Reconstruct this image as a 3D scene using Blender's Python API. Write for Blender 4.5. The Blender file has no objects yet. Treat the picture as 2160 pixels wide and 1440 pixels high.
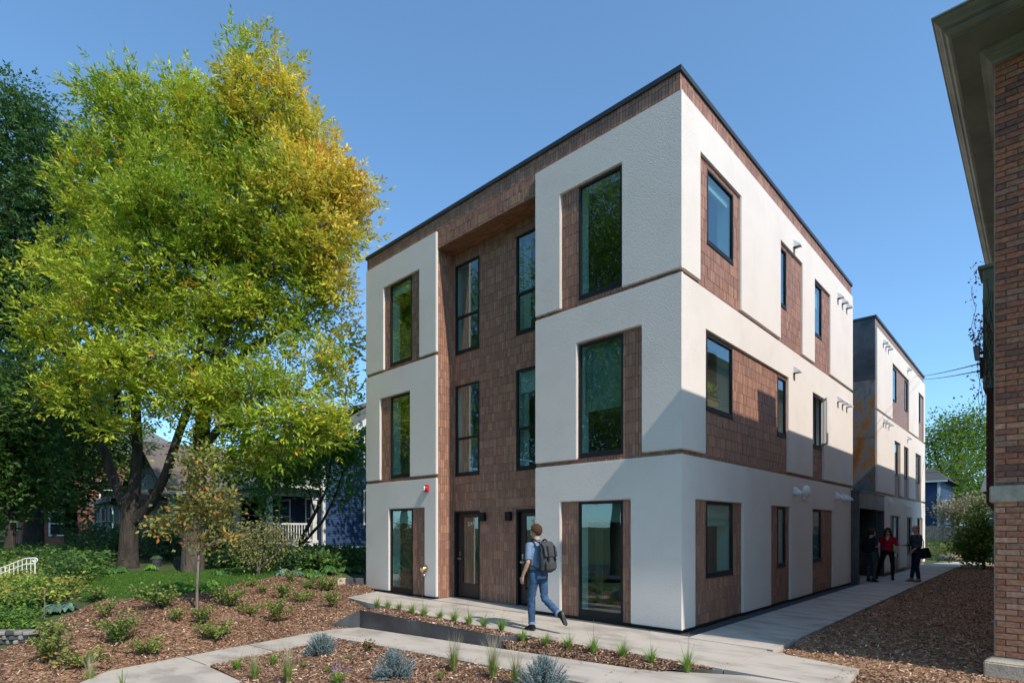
import bpy, bmesh, math, random
import numpy as np
from mathutils import Vector, Matrix
from mathutils.geometry import delaunay_2d_cdt
random.seed(7); RNG = np.random.default_rng(11)
SC = bpy.context.scene
# ------------------------------------------------------------------ camera, world, sun, exposure
F, PX, HY, EYE = 1178.0, 1080.0, 1113.0, 1.72          # focal length, principal column, horizon row (2160 px frame), eye height
YAW = math.atan(1120.0 / F)
FW = np.array([-math.sin(YAW), math.cos(YAW)]); RT = np.array([math.cos(YAW), math.sin(YAW)])
CAM = np.array([4.380, -8.660])
cam_data = bpy.data.cameras.new('camera'); cam = bpy.data.objects.new('camera', cam_data); SC.collection.objects.link(cam)
cam.location = (CAM[0], CAM[1], EYE); cam.rotation_euler = (math.pi / 2, 0, YAW)
cam_data.sensor_fit = 'HORIZONTAL'; cam_data.sensor_width = 36.0; cam_data.lens = 36.0 * F / 2160.0
cam_data.shift_y = (HY - 720.0) / 2160.0; cam_data.clip_start = 0.1; cam_data.clip_end = 3000
SC.camera = cam
SUN = Vector((1.0, -0.125, 1.0)).normalized()
world = bpy.data.worlds.new('World'); SC.world = world; world.use_nodes = True
wn = world.node_tree; wn.nodes.clear()
sky = wn.nodes.new('ShaderNodeTexSky'); sky.sky_type = 'NISHITA'; sky.sun_disc = False
sky.sun_elevation = math.asin(SUN.z); sky.sun_rotation = math.atan2(SUN.x, SUN.y)
sky.altitude = 250; sky.air_density = 0.68; sky.dust_density = 0.6; sky.ozone_density = 1.6
bg = wn.nodes.new('ShaderNodeBackground'); bg.inputs[1].default_value = 0.15
wo = wn.nodes.new('ShaderNodeOutputWorld')
sat = wn.nodes.new('ShaderNodeMix'); sat.data_type = 'RGBA'; sat.blend_type = 'MULTIPLY'; sat.inputs[0].default_value = 1.0; sat.inputs[7].default_value = (.65, .92, 1.04, 1)
gam = wn.nodes.new('ShaderNodeGamma'); gam.inputs[1].default_value = .82
wn.links.new(sky.outputs[0], gam.inputs[0]); wn.links.new(gam.outputs[0], sat.inputs[6]); wn.links.new(sat.outputs[2], bg.inputs[0]); wn.links.new(bg.outputs[0], wo.inputs[0])
sl = bpy.data.lights.new('sun', 'SUN'); sl.energy = 2.05; sl.angle = math.radians(0.53); sl.color = (1.0, 0.92, 0.82)
sun = bpy.data.objects.new('sun', sl); SC.collection.objects.link(sun)
sun.rotation_euler = SUN.to_track_quat('Z', 'Y').to_euler(); sun.location = (20, -10, 30)
SC.view_settings.view_transform = 'Standard'; SC.view_settings.look = 'None'
SC.view_settings.exposure = 1.27; SC.view_settings.gamma = 1.0; SC.view_settings.use_curve_mapping = False
SC.cycles.max_bounces = 10; SC.cycles.diffuse_bounces = 7; SC.cycles.transparent_max_bounces = 16; SC.cycles.caustics_reflective = False; SC.cycles.caustics_refractive = False

# ------------------------------------------------------------------ placing helpers (rays from the standpoint onto real planes)
def ray(px, py):
    d = FW + (px - PX) / F * RT
    return np.array([d[0], d[1], -(py - HY) / F])
def onX(px, py, X=0.0):
    v = ray(px, py); t = (X - CAM[0]) / v[0]; return CAM[1] + t * v[1], EYE + t * v[2]
def onY(px, py, Y=0.0):
    v = ray(px, py); t = (Y - CAM[1]) / v[1]; return CAM[0] + t * v[0], EYE + t * v[2]
def onZ(px, py, Z=0.0):
    v = ray(px, py); t = (Z - EYE) / v[2]; return CAM[0] + t * v[0], CAM[1] + t * v[1]
def atD(px, py, D):
    v = ray(px, py); return Vector((CAM[0] + D * v[0], CAM[1] + D * v[1], EYE + D * v[2]))

# ------------------------------------------------------------------ object helpers
C = SC.collection
def link(o, parent=None):
    C.objects.link(o)
    if parent is not None:
        o.parent = parent
        o.matrix_parent_inverse = Matrix.Translation(parent.location).inverted() if parent.type == 'EMPTY' and parent.get('_w') else Matrix.Identity(4)
    return o
def tag(o, label, cat=None, group=None, kind=None):
    if label: o['label'] = label
    if cat: o['category'] = cat
    if group: o['group'] = group
    if kind: o['kind'] = kind
    return o
def thing(name, label, cat, loc=(0, 0, 0), rz=0.0, group=None, world_parts=False):
    o = bpy.data.objects.new(name, None); C.objects.link(o); o.empty_display_size = 0.3
    o.location = loc; o.rotation_euler = (0, 0, rz)
    if world_parts: o['_w'] = 1                     # its parts are written in world coordinates
    return tag(o, label, cat, group)
def struct(o): o['kind'] = 'structure'; return o
def copy_tree(o, parent=None):
    c = o.copy(); C.objects.link(c)
    if parent is not None: c.parent = parent
    for ch in o.children: copy_tree(ch, c)
    return c
def fast_mesh(name, verts, faces, cols=None, smooth=False):
    """verts (n,3), faces (m,k) all with k corners; cols (n,3) becomes the tint attribute"""
    me = bpy.data.meshes.new(name); verts = np.asarray(verts, np.float32); faces = np.asarray(faces, np.int32)
    m, k = faces.shape
    me.vertices.add(len(verts)); me.vertices.foreach_set('co', verts.ravel())
    me.loops.add(m * k); me.loops.foreach_set('vertex_index', faces.ravel())
    me.polygons.add(m); me.polygons.foreach_set('loop_start', np.arange(0, m * k, k, dtype=np.int32))
    me.polygons.foreach_set('loop_total', np.full(m, k, np.int32))
    me.polygons.foreach_set('use_smooth', np.full(m, bool(smooth)))
    if cols is not None:
        a = me.color_attributes.new('tint', 'FLOAT_COLOR', 'POINT')
        a.data.foreach_set('color', np.c_[np.asarray(cols, np.float32), np.ones(len(verts), np.float32)].ravel())
    me.update(calc_edges=True); return me
class MB:
    def __init__(s, T=None): s.v = []; s.f = []; s.m = []; s.c = []; s.T = T or (lambda u, d, w: (u, d, w)); s.col = None
    def add(s, pts, faces, m=0):
        b = len(s.v); s.v += [s.T(*p) for p in pts]; s.f += [[i + b for i in f] for f in faces]; s.m += [m] * len(faces)
        s.c += [s.col or (1, 1, 1)] * len(pts); return s
    def box(s, a, b, m=0):
        (x0, y0, z0), (x1, y1, z1) = a, b
        p = [(x0, y0, z0), (x1, y0, z0), (x1, y1, z0), (x0, y1, z0), (x0, y0, z1), (x1, y0, z1), (x1, y1, z1), (x0, y1, z1)]
        return s.add(p, [(0, 3, 2, 1), (4, 5, 6, 7), (0, 1, 5, 4), (1, 2, 6, 5), (2, 3, 7, 6), (3, 0, 4, 7)], m)
    def prism(s, poly, z0, z1, m=0):
        """vertical prism over an xy outline; z0/z1 may be functions of (x, y)"""
        f0 = z0 if callable(z0) else (lambda x, y: z0); f1 = z1 if callable(z1) else (lambda x, y: z1)
        n = len(poly); p = [(x, y, f0(x, y)) for x, y in poly] + [(x, y, f1(x, y)) for x, y in poly]
        return s.add(p, [tuple(range(n))[::-1], tuple(range(n, 2 * n))] + [(i, (i + 1) % n, n + (i + 1) % n, n + i) for i in range(n)], m)
    def extr(s, prof, a, b, m=0, up=(0, 0, 1)):
        """extrude a 2D profile (side, up) from point a to b"""
        a, b = Vector(a), Vector(b); d = (b - a).normalized(); upv = Vector(up); sd = d.cross(upv).normalized(); upv = sd.cross(d)
        n = len(prof); p = [tuple(q + sd * x + upv * y) for q in (a, b) for x, y in prof]
        return s.add(p, [tuple(range(n)), tuple(range(n, 2 * n))[::-1]] + [(i, i + n, (i + 1) % n + n, (i + 1) % n) for i in range(n)], m)
    def tube(s, pts, rads, n=8, m=0, cap=True, sq=1.0, axis=None):
        pts = [Vector(p) for p in pts]; k = len(pts); base = len(s.v); P = []
        ref = None
        for i in range(k):
            t = (pts[min(i + 1, k - 1)] - pts[max(i - 1, 0)]).normalized()
            if ref is None:
                ref = Vector(axis) if axis else (Vector((1, 0, 0)) if abs(t.x) < .8 else Vector((0, 1, 0)))
            u = (ref - t * ref.dot(t)).normalized(); w = t.cross(u); ref = u
            r = rads[i] if hasattr(rads, '__len__') else rads
            ru, rw = (r if hasattr(r, '__len__') else (r, r * sq))
            for j in range(n):
                a = 2 * math.pi * j / n; P.append(tuple(pts[i] + u * (math.cos(a) * ru) + w * (math.sin(a) * rw)))
        fs = [(i * n + j, i * n + (j + 1) % n, (i + 1) * n + (j + 1) % n, (i + 1) * n + j) for i in range(k - 1) for j in range(n)]
        if cap: fs += [tuple(range(n))[::-1], tuple(range((k - 1) * n, k * n))]
        return s.add(P, fs, m)
    def ball(s, c, r, nu=12, nv=8, m=0, R=None):
        r = r if hasattr(r, '__len__') else (r, r, r); P = []
        for i in range(1, nv):
            th = math.pi * i / nv
            for j in range(nu):
                ph = 2 * math.pi * j / nu
                P.append(Vector((r[0] * math.sin(th) * math.cos(ph), r[1] * math.sin(th) * math.sin(ph), r[2] * math.cos(th))))
        P += [Vector((0, 0, r[2])), Vector((0, 0, -r[2]))]
        P = [tuple((R @ p if R else p) + Vector(c)) for p in P]; T, B = len(P) - 2, len(P) - 1
        fs = [(i * nu + j, (i + 1) * nu + j, (i + 1) * nu + (j + 1) % nu, i * nu + (j + 1) % nu) for i in range(nv - 2) for j in range(nu)]
        fs += [(T, j, (j + 1) % nu) for j in range(nu)] + [(B, (nv - 2) * nu + (j + 1) % nu, (nv - 2) * nu + j) for j in range(nu)]
        return s.add(P, fs, m)
    def mesh(s, name, mats, smooth=False, bevel=0.0, tint=False, seg=1, recalc=True):
        me = bpy.data.meshes.new(name); me.from_pydata(s.v, [], s.f); me.update()
        mats = mats if isinstance(mats, (list, tuple)) else [mats]
        for mt in mats: me.materials.append(mt)
        if len(mats) > 1: me.polygons.foreach_set('material_index', s.m)
        if tint:
            a = me.color_attributes.new('tint', 'FLOAT_COLOR', 'POINT')
            a.data.foreach_set('color', [x for c in s.c for x in (*c, 1.0)])
        if recalc or bevel:
            bm = bmesh.new(); bm.from_mesh(me)
            if bevel:
                bmesh.ops.remove_doubles(bm, verts=bm.verts, dist=1e-5)
                es = [e for e in bm.edges if len(e.link_faces) == 2 and e.calc_face_angle(0) > .6]
                bmesh.ops.bevel(bm, geom=es, offset=bevel, segments=seg, affect='EDGES', clamp_overlap=True)
            bmesh.ops.recalc_face_normals(bm, faces=bm.faces); bm.to_mesh(me); bm.free()
        if smooth:
            me.polygons.foreach_set('use_smooth', [True] * len(me.polygons))
            if smooth != 'all':
                bm = bmesh.new(); bm.from_mesh(me)
                for e in bm.edges:
                    if len(e.link_faces) == 2 and e.calc_face_angle(0) > .7: e.smooth = False
                bm.to_mesh(me); bm.free()
        return me
    def build(s, name, mats, parent=None, **k):
        return link(bpy.data.objects.new(name, s.mesh(name, mats, **k)), parent)

# ------------------------------------------------------------------ materials
def nodes(name):
    m = bpy.data.materials.new(name); m.use_nodes = True; nt = m.node_tree
    return m, nt, nt.nodes['Principled BSDF'], nt.links
def N(nt, t, **k):
    n = nt.nodes.new(t)
    for a, b in k.items():
        if a.startswith('i_'):
            a = a[2:]; n.inputs[int(a) if a.isdigit() else a].default_value = b
        else: setattr(n, a, b)
    return n
def ramp(nt, src, stops):
    r = N(nt, 'ShaderNodeValToRGB'); e = r.color_ramp.elements
    while len(e) < len(stops): e.new(0.5)
    for i, (p, c) in enumerate(stops): e[i].position = p; e[i].color = (*c, 1)
    nt.links.new(src, r.inputs[0]); return r
def pm(name, stops, scale=5.0, rough=0.8, bump=0.0, bscale=40.0, detail=6, stretch=(1, 1, 1), spec=0.3, dist=0.02, metal=0.0, voro=False, world=True, rvar=0.0):
    """surface with noise-driven colour and relief, in metres"""
    m, nt, b, L = nodes(name)
    if world: tc = N(nt, 'ShaderNodeNewGeometry').outputs['Position']
    else: tc = N(nt, 'ShaderNodeTexCoord').outputs['Object']
    mp = N(nt, 'ShaderNodeMapping'); mp.inputs['Scale'].default_value = stretch; L.new(tc, mp.inputs[0])
    n1 = N(nt, 'ShaderNodeTexNoise'); n1.inputs['Scale'].default_value = scale; n1.inputs['Detail'].default_value = detail; n1.inputs['Roughness'].default_value = .62
    L.new(mp.outputs[0], n1.inputs[0])
    r = ramp(nt, n1.outputs[0], stops); L.new(r.outputs[0], b.inputs['Base Color'])
    b.inputs['Roughness'].default_value = rough; b.inputs['Specular IOR Level'].default_value = spec; b.inputs['Metallic'].default_value = metal
    if rvar:
        mr = N(nt, 'ShaderNodeMapRange'); mr.inputs['To Min'].default_value = rough - rvar; mr.inputs['To Max'].default_value = rough + rvar
        L.new(n1.outputs[0], mr.inputs[0]); L.new(mr.outputs[0], b.inputs['Roughness'])
    if bump:
        if voro:
            n2 = N(nt, 'ShaderNodeTexVoronoi'); n2.inputs['Scale'].default_value = bscale; o2 = n2.outputs['Distance']
        else:
            n2 = N(nt, 'ShaderNodeTexNoise'); n2.inputs['Scale'].default_value = bscale; n2.inputs['Detail'].default_value = 5; o2 = n2.outputs[0]
        L.new(mp.outputs[0], n2.inputs[0])
        bp = N(nt, 'ShaderNodeBump'); bp.inputs['Strength'].default_value = bump; bp.inputs['Distance'].default_value = dist
        L.new(o2, bp.inputs['Height']); L.new(bp.outputs[0], b.inputs['Normal'])
    return m
def flat(name, c, rough=0.6, metal=0.0, spec=0.5):
    m, nt, b, L = nodes(name)
    b.inputs['Base Color'].default_value = (*c, 1); b.inputs['Roughness'].default_value = rough
    b.inputs['Metallic'].default_value = metal; b.inputs['Specular IOR Level'].default_value = spec
    return m
def var(name, c, amt=.25, scale=3.0, rough=.7, bump=.15, bscale=60, **k):
    c = np.array(c); return pm(name, [(.3, tuple(c * (1 - amt))), (.7, tuple(np.minimum(c * (1 + amt), 1)))], scale, rough, bump, bscale, **k)
def tinted(name, rough=.7, bump=.2, bscale=90, transl=0.0, vamt=.18, vscale=9.0, spec=.3, dist=.01):
    """colour from the piece's own tint attribute with a little mottling"""
    m, nt, b, L = nodes(name)
    at = N(nt, 'ShaderNodeAttribute', attribute_name='tint'); tc = N(nt, 'ShaderNodeNewGeometry')
    col = at.outputs[0]
    if vamt:
        n1 = N(nt, 'ShaderNodeTexNoise'); n1.inputs['Scale'].default_value = vscale; n1.inputs['Detail'].default_value = 5; L.new(tc.outputs['Position'], n1.inputs[0])
        mr = N(nt, 'ShaderNodeMapRange'); mr.inputs['From Min'].default_value = .3; mr.inputs['From Max'].default_value = .7
        mr.inputs['To Min'].default_value = 1 - vamt; mr.inputs['To Max'].default_value = 1 + vamt; L.new(n1.outputs[0], mr.inputs[0])
        mx = N(nt, 'ShaderNodeMix', data_type='RGBA', blend_type='MULTIPLY'); mx.inputs[0].default_value = 1
        L.new(col, mx.inputs[6]); L.new(mr.outputs[0], mx.inputs[7]); col = mx.outputs[2]
    L.new(col, b.inputs['Base Color']); b.inputs['Roughness'].default_value = rough; b.inputs['Specular IOR Level'].default_value = spec
    if bump:
        n2 = N(nt, 'ShaderNodeTexNoise'); n2.inputs['Scale'].default_value = bscale; n2.inputs['Detail'].default_value = 4; L.new(tc.outputs['Position'], n2.inputs[0])
        bp = N(nt, 'ShaderNodeBump'); bp.inputs['Strength'].default_value = bump; bp.inputs['Distance'].default_value = dist
        L.new(n2.outputs[0], bp.inputs['Height']); L.new(bp.outputs[0], b.inputs['Normal'])
    if transl:
        tr = N(nt, 'ShaderNodeBsdfTranslucent'); ms = N(nt, 'ShaderNodeMixShader'); ms.inputs[0].default_value = transl
        L.new(col, tr.inputs[0]); L.new(b.outputs[0], ms.inputs[1]); L.new(tr.outputs[0], ms.inputs[2])
        L.new(ms.outputs[0], nt.nodes['Material Output'].inputs[0])
    return m
def glass(name, tint, ior=1.9):
    m, nt, b, L = nodes(name); nt.nodes.remove(b)
    tr = N(nt, 'ShaderNodeBsdfTransparent'); tr.inputs[0].default_value = (*tint, 1)
    gl = N(nt, 'ShaderNodeBsdfGlossy'); gl.inputs['Roughness'].default_value = 0.0; gl.inputs[0].default_value = (.95, .98, 1, 1)
    fr = N(nt, 'ShaderNodeFresnel'); ge = N(nt, 'ShaderNodeNewGeometry'); mi = N(nt, 'ShaderNodeMath', operation='MULTIPLY_ADD')
    mi.inputs[1].default_value = 1 / ior - ior; mi.inputs[2].default_value = ior; L.new(ge.outputs['Backfacing'], mi.inputs[0]); L.new(mi.outputs[0], fr.inputs[0])   # the same reflection from either side of the sheet
    n = N(nt, 'ShaderNodeTexNoise'); n.inputs['Scale'].default_value = 1.3; n.inputs['Detail'].default_value = 1
    bp = N(nt, 'ShaderNodeBump'); bp.inputs['Strength'].default_value = .05; bp.inputs['Distance'].default_value = .05
    L.new(N(nt, 'ShaderNodeNewGeometry').outputs['Position'], n.inputs[0]); L.new(n.outputs[0], bp.inputs['Height']); L.new(bp.outputs[0], gl.inputs['Normal'])
    ms = N(nt, 'ShaderNodeMixShader'); L.new(fr.outputs[0], ms.inputs[0]); L.new(tr.outputs[0], ms.inputs[1]); L.new(gl.outputs[0], ms.inputs[2])
    L.new(ms.outputs[0], nt.nodes['Material Output'].inputs[0]); return m
M = {}
M['stucco'] = pm('stucco', [(.2, (.63, .565, .51)), (.5, (.695, .63, .572)), (.8, (.725, .66, .60))], .9, .9, .42, 62, spec=.2, dist=.018)
M['tile'] = tinted('clay_tile', .55, .25, 60, vamt=.09, vscale=14, spec=.4)
M['mortar'] = var('mortar', (.34, .27, .225), .2, 8, .95, .3, 120)
M['dark_metal'] = var('dark_anodised_metal', (.012, .012, .013), .2, 6, .5, .03, 200, spec=.3)
M['coping'] = var('coping_metal', (.035, .037, .04), .2, 3, .42, .05, 20)
M['glass'] = glass('window_glass', (.74, .89, .86), 1.9); M['glass_clear'] = glass('house_glass', (.84, .87, .87), 1.5)
M['interior'] = var('interior_paint', (.74, .73, .70), .05, 2, .9, .0)
M['int_wall_dim'] = var('dimmed_room_paint', (.30, .29, .27), .06, 2, .9, .0)  # room dimness put into the colour: the white interior paint, darkened
M['int_dark'] = var('interior_floor', (.16, .12, .09), .2, 4, .6, .0)
M['white_paint'] = var('white_paint', (.72, .72, .70), .08, 4, .55, .08, 60)
M['black'] = var('black_paint', (.010, .010, .010), .2, 6, .55, .05, 90, spec=.3)
M['steel'] = pm('raw_steel', [(.25, (.05, .053, .058)), (.5, (.095, .098, .104)), (.75, (.16, .162, .165))], 1.3, .42, .12, 8, detail=8, metal=.55, rvar=.12)
M['concrete'] = None
# ------------------------------------------------------------------ ground shape
def zfront(x, y):
    z = np.clip(-.344 + .0423 * (x + 5.88), -.40, 0.0)
    return z - .045 * np.maximum(0, -3.3 - y)
_pts = []
for x in (-5.6, -4, -2.2, -.5, 1.2, 2.6, 4.4, 7):
    for y in (-2.6, -4.0, -6.0, -9.0): _pts.append((x, y, float(zfront(x, y)) - .03))
_pts += [(-6.15, -2.9, -.36), (-6.15, -4.2, -.42), (-6.2, -5.6, -.50), (-6.2, -6.8, -.58), (-6.6, -8, -.66), (-8, -10, -.8)]
_pts += [(x, -12.0, -.75) for x in (-14, -8, -2, 4, 10)] + [(x, -30.0, -.8) for x in (-40, -20, 0, 20, 40)]
_pts += [(-7.0, -2.2, -.10), (-7.2, -3.2, -.14), (-8.2, -1.4, -.03), (-9.0, -.4, .0), (-10.2, .6, .06), (-5.9, -1.5, -.3), (-4, -1.2, -.3), (-1.5, -1.2, -.3), (1, -.9, -.25), (-7, -.8, -.2)]
_pts += [(2.2, -.2, -.12), (2.2, 3, -.1), (3.6, .2, -.1), (3.6, -.5, -.1), (3.5, 5, -.1), (2.2, 9, -.1), (3.5, 14, -.1), (2.6, 22, -.08), (1, 15, -.25), (-4, 5, -.4), (-8, 8, -.3), (-3, 20, -.3), (8, 5, -.1), (8, -2, -.12)]
_pts += [(2, 30, .05), (5, 34, .2), (0, 34, .2), (-6, 40, .4), (10, 45, .4), (0, 60, .5), (-20, 60, .8), (30, 60, .5), (40, 10, 0)]
for px, py, z in [(416, 1292, .05), (300, 1345, -.18), (200, 1290, .08), (120, 1330, -.12), (100, 1400, -.38), (20, 1400, -.38), (0, 1440, -.56), (500, 1300, -.08), (600, 1270, .0), (640, 1225, .28), (560, 1235, .28), (400, 1245, .25), (250, 1264, .22), (500, 1215, .42), (700, 1210, .42), (640, 1195, .58),
                  (270, 1197, .52), (405, 1208, .40), (180, 1235, .38), (60, 1250, .28), (0, 1300, .02), (90, 1195, .55)]:
    x, y = onZ(px, py, z); _pts.append((x, y, z))
_pts += [(-20, 3, .72), (-16.5, 4.5, .74), (-22, -2, .74), (-26, -6, .7), (-30, 0, .8), (-40, 10, .9), (-22, 12, .9), (-14, 10, .5), (-60, -10, .8), (-60, 40, 1), (-14, 2.2, .6), (-24, -12, .1), (-40, -20, -.3)]
_P = np.array(_pts)
def _tps(r2): return np.where(r2 > 1e-9, .5 * r2 * np.log(np.maximum(r2, 1e-9)), 0)
_n = len(_P); _K = _tps(((_P[:, None, :2] - _P[None, :, :2]) ** 2).sum(2)) + np.eye(_n) * .02
_Q = np.c_[np.ones(_n), _P[:, :2]]
_W = np.linalg.solve(np.block([[_K, _Q], [_Q.T, np.zeros((3, 3))]]), np.r_[_P[:, 2], 0, 0, 0])
def H(x, y):
    x = np.atleast_1d(np.asarray(x, float)); y = np.atleast_1d(np.asarray(y, float)); xc = np.clip(x, -60, 40); yc = np.clip(y, -30, 60)
    k = _tps((xc[:, None] - _P[None, :, 0]) ** 2 + (yc[:, None] - _P[None, :, 1]) ** 2)
    return np.clip(k @ _W[:_n] + _W[_n] + _W[_n + 1] * xc + _W[_n + 2] * yc, -1.2, 1.6)
def h(x, y): return float(H(x, y)[0])
def gnd(px, py, fn=None):
    """the ground point seen at a pixel"""
    fn = fn or h; z = 0.0
    for i in range(30): x, y = onZ(px, py, z); z = .5 * z + .5 * fn(x, y)
    x, y = onZ(px, py, z); return Vector((x, y, fn(x, y)))
def inside(poly, x, y):
    c = np.zeros(len(x), bool); n = len(poly)
    for i in range(n):
        (x0, y0), (x1, y1) = poly[i], poly[i - 1]
        k = ((y0 > y) != (y1 > y)) & (x < (x1 - x0) * (y - y0) / (y1 - y0 + 1e-12) + x0); c ^= k
    return c
def sheet(name, poly, fn, step, mat, parent=None, thick=0.0, rough=0.0, smooth=True):
    """a surface over an outline that follows fn(x, y) (arrays); with thickness it is a slab"""
    P = np.array(poly, float); out = []
    for i in range(len(P)):
        a, b = P[i], P[(i + 1) % len(P)]; k = max(1, int(np.hypot(*(b - a)) / step))
        out += [a + (b - a) * t / k for t in range(k)]
    nb = len(out); x0, y0 = P.min(0); x1, y1 = P.max(0)
    gx, gy = np.meshgrid(np.arange(x0 + step / 2, x1, step), np.arange(y0 + step / 2, y1, step)); gx = gx.ravel(); gy = gy.ravel()
    gx = gx + RNG.uniform(-.2, .2, len(gx)) * step; gy = gy + RNG.uniform(-.2, .2, len(gy)) * step
    ins = inside([tuple(p) for p in P], gx, gy); pts = [Vector(p) for p in out] + [Vector((a, b)) for a, b in zip(gx[ins], gy[ins])]
    vs, es, fs, _, _, _ = delaunay_2d_cdt(pts, [(i, (i + 1) % nb) for i in range(nb)], [], 1, 1e-4)
    V = np.array([(v.x, v.y) for v in vs]); z = fn(V[:, 0], V[:, 1])
    if rough: z = z + RNG.uniform(-rough, rough, len(z))
    bm = bmesh.new(); bv = [bm.verts.new((a, b, c)) for (a, b), c in zip(V, z)]
    for f in fs:
        try: bm.faces.new([bv[i] for i in f])
        except ValueError: pass
    bmesh.ops.recalc_face_normals(bm, faces=bm.faces)
    if sum(f.normal.z for f in bm.faces) < 0: bmesh.ops.reverse_faces(bm, faces=bm.faces)
    if thick:
        be = [e for e in bm.edges if len(e.link_faces) == 1]
        r = bmesh.ops.extrude_edge_only(bm, edges=be)
        for v in r['geom']:
            if isinstance(v, bmesh.types.BMVert): v.co.z -= thick
    me = bpy.data.meshes.new(name); bm.to_mesh(me); bm.free(); me.materials.append(mat)
    if smooth and not thick: me.polygons.foreach_set('use_smooth', [True] * len(me.polygons))
    return link(bpy.data.objects.new(name, me), parent)
def const(z): return lambda x, y: np.full(np.shape(x), float(z))

M['soil'] = pm('garden_soil', [(.3, (.04, .05, .022)), (.55, (.07, .095, .03)), (.75, (.10, .09, .045))], 2.2, .95, .8, 30, dist=.05)
def mulch_mat(name, lo, mid, hi):
    m, nt, b, L = nodes(name); g = N(nt, 'ShaderNodeNewGeometry').outputs['Position']
    mp = N(nt, 'ShaderNodeMapping'); mp.inputs['Scale'].default_value = (1, 1.0, 1); L.new(g, mp.inputs[0])
    w = N(nt, 'ShaderNodeTexNoise'); w.inputs['Scale'].default_value = 9; L.new(mp.outputs[0], w.inputs[0])
    mx = N(nt, 'ShaderNodeMix', data_type='RGBA'); mx.inputs[0].default_value = .12; L.new(mp.outputs[0], mx.inputs[6]); L.new(w.outputs[1], mx.inputs[7])
    v = N(nt, 'ShaderNodeTexVoronoi'); v.inputs['Scale'].default_value = 38; L.new(mx.outputs[2], v.inputs[0])
    n = N(nt, 'ShaderNodeTexNoise'); n.inputs['Scale'].default_value = 1.4; n.inputs['Detail'].default_value = 8; n.inputs['Roughness'].default_value = .7; L.new(g, n.inputs[0])
    a = N(nt, 'ShaderNodeMath', operation='MULTIPLY_ADD'); a.inputs[1].default_value = .55; L.new(v.outputs['Color'], a.inputs[0]); 
    s = N(nt, 'ShaderNodeMath', operation='MULTIPLY'); s.inputs[1].default_value = .55; L.new(n.outputs[0], s.inputs[0]); L.new(s.outputs[0], a.inputs[2])
    r = ramp(nt, a.outputs[0], [(.22, lo), (.5, mid), (.82, hi)]); L.new(r.outputs[0], b.inputs['Base Color']); b.inputs['Roughness'].default_value = .95; b.inputs['Specular IOR Level'].default_value = .15
    bp = N(nt, 'ShaderNodeBump'); bp.inputs['Strength'].default_value = 1; bp.inputs['Distance'].default_value = .03; L.new(v.outputs['Distance'], bp.inputs['Height']); L.new(bp.outputs[0], b.inputs['Normal'])
    return m
M['mulch'] = mulch_mat('bark_mulch', (.10, .053, .033), (.27, .148, .09), (.45, .275, .175))
M['mulch_lifted'] = mulch_mat('lifted_bark_mulch', (.13, .07, .042), (.33, .19, .115), (.52, .33, .2))  # lighter copy of the bark mulch, to brighten the shaded alley
M['lawn'] = pm('lawn_turf', [(.3, (.022, .055, .010)), (.7, (.05, .11, .018))], 3, .9, .6, 60)
M['asphalt'] = var('asphalt', (.05, .05, .052), .25, 4, .9, .5, 150)
M['gravel'] = pm('gravel_bed', [(.3, (.04, .043, .05)), (.7, (.12, .125, .135))], 60, .9, 1, 70, voro=True, dist=.02)
def concrete(name, base, dark):
    m, nt, b, L = nodes(name); g = N(nt, 'ShaderNodeNewGeometry').outputs['Position']
    mp = N(nt, 'ShaderNodeMapping'); mp.inputs['Scale'].default_value = (.7, 1.6, 1); mp.inputs['Rotation'].default_value = (0, 0, .35); L.new(g, mp.inputs[0])
    n = N(nt, 'ShaderNodeTexNoise'); n.inputs['Scale'].default_value = 1.5; n.inputs['Detail'].default_value = 7; n.inputs['Roughness'].default_value = .58; L.new(mp.outputs[0], n.inputs[0])
    r = ramp(nt, n.outputs[0], [(.38, dark), (.52, base), (.8, tuple(min(1, c * 1.12) for c in base))])
    f = N(nt, 'ShaderNodeTexNoise'); f.inputs['Scale'].default_value = 160; f.inputs['Detail'].default_value = 3; L.new(g, f.inputs[0])
    mr = N(nt, 'ShaderNodeMapRange'); mr.inputs['To Min'].default_value = .82; mr.inputs['To Max'].default_value = 1.18; L.new(f.outputs[0], mr.inputs[0])
    mx = N(nt, 'ShaderNodeMix', data_type='RGBA', blend_type='MULTIPLY'); mx.inputs[0].default_value = 1; L.new(r.outputs[0], mx.inputs[6]); L.new(mr.outputs[0], mx.inputs[7])
    L.new(mx.outputs[2], b.inputs['Base Color']); b.inputs['Roughness'].default_value = .85; b.inputs['Specular IOR Level'].default_value = .25
    bp = N(nt, 'ShaderNodeBump'); bp.inputs['Strength'].default_value = .25; bp.inputs['Distance'].default_value = .004; L.new(f.outputs[0], bp.inputs['Height']); L.new(bp.outputs[0], b.inputs['Normal'])
    return m
M['concrete'] = concrete('broomed_concrete', (.46, .41, .355), (.335, .295, .255))

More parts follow.
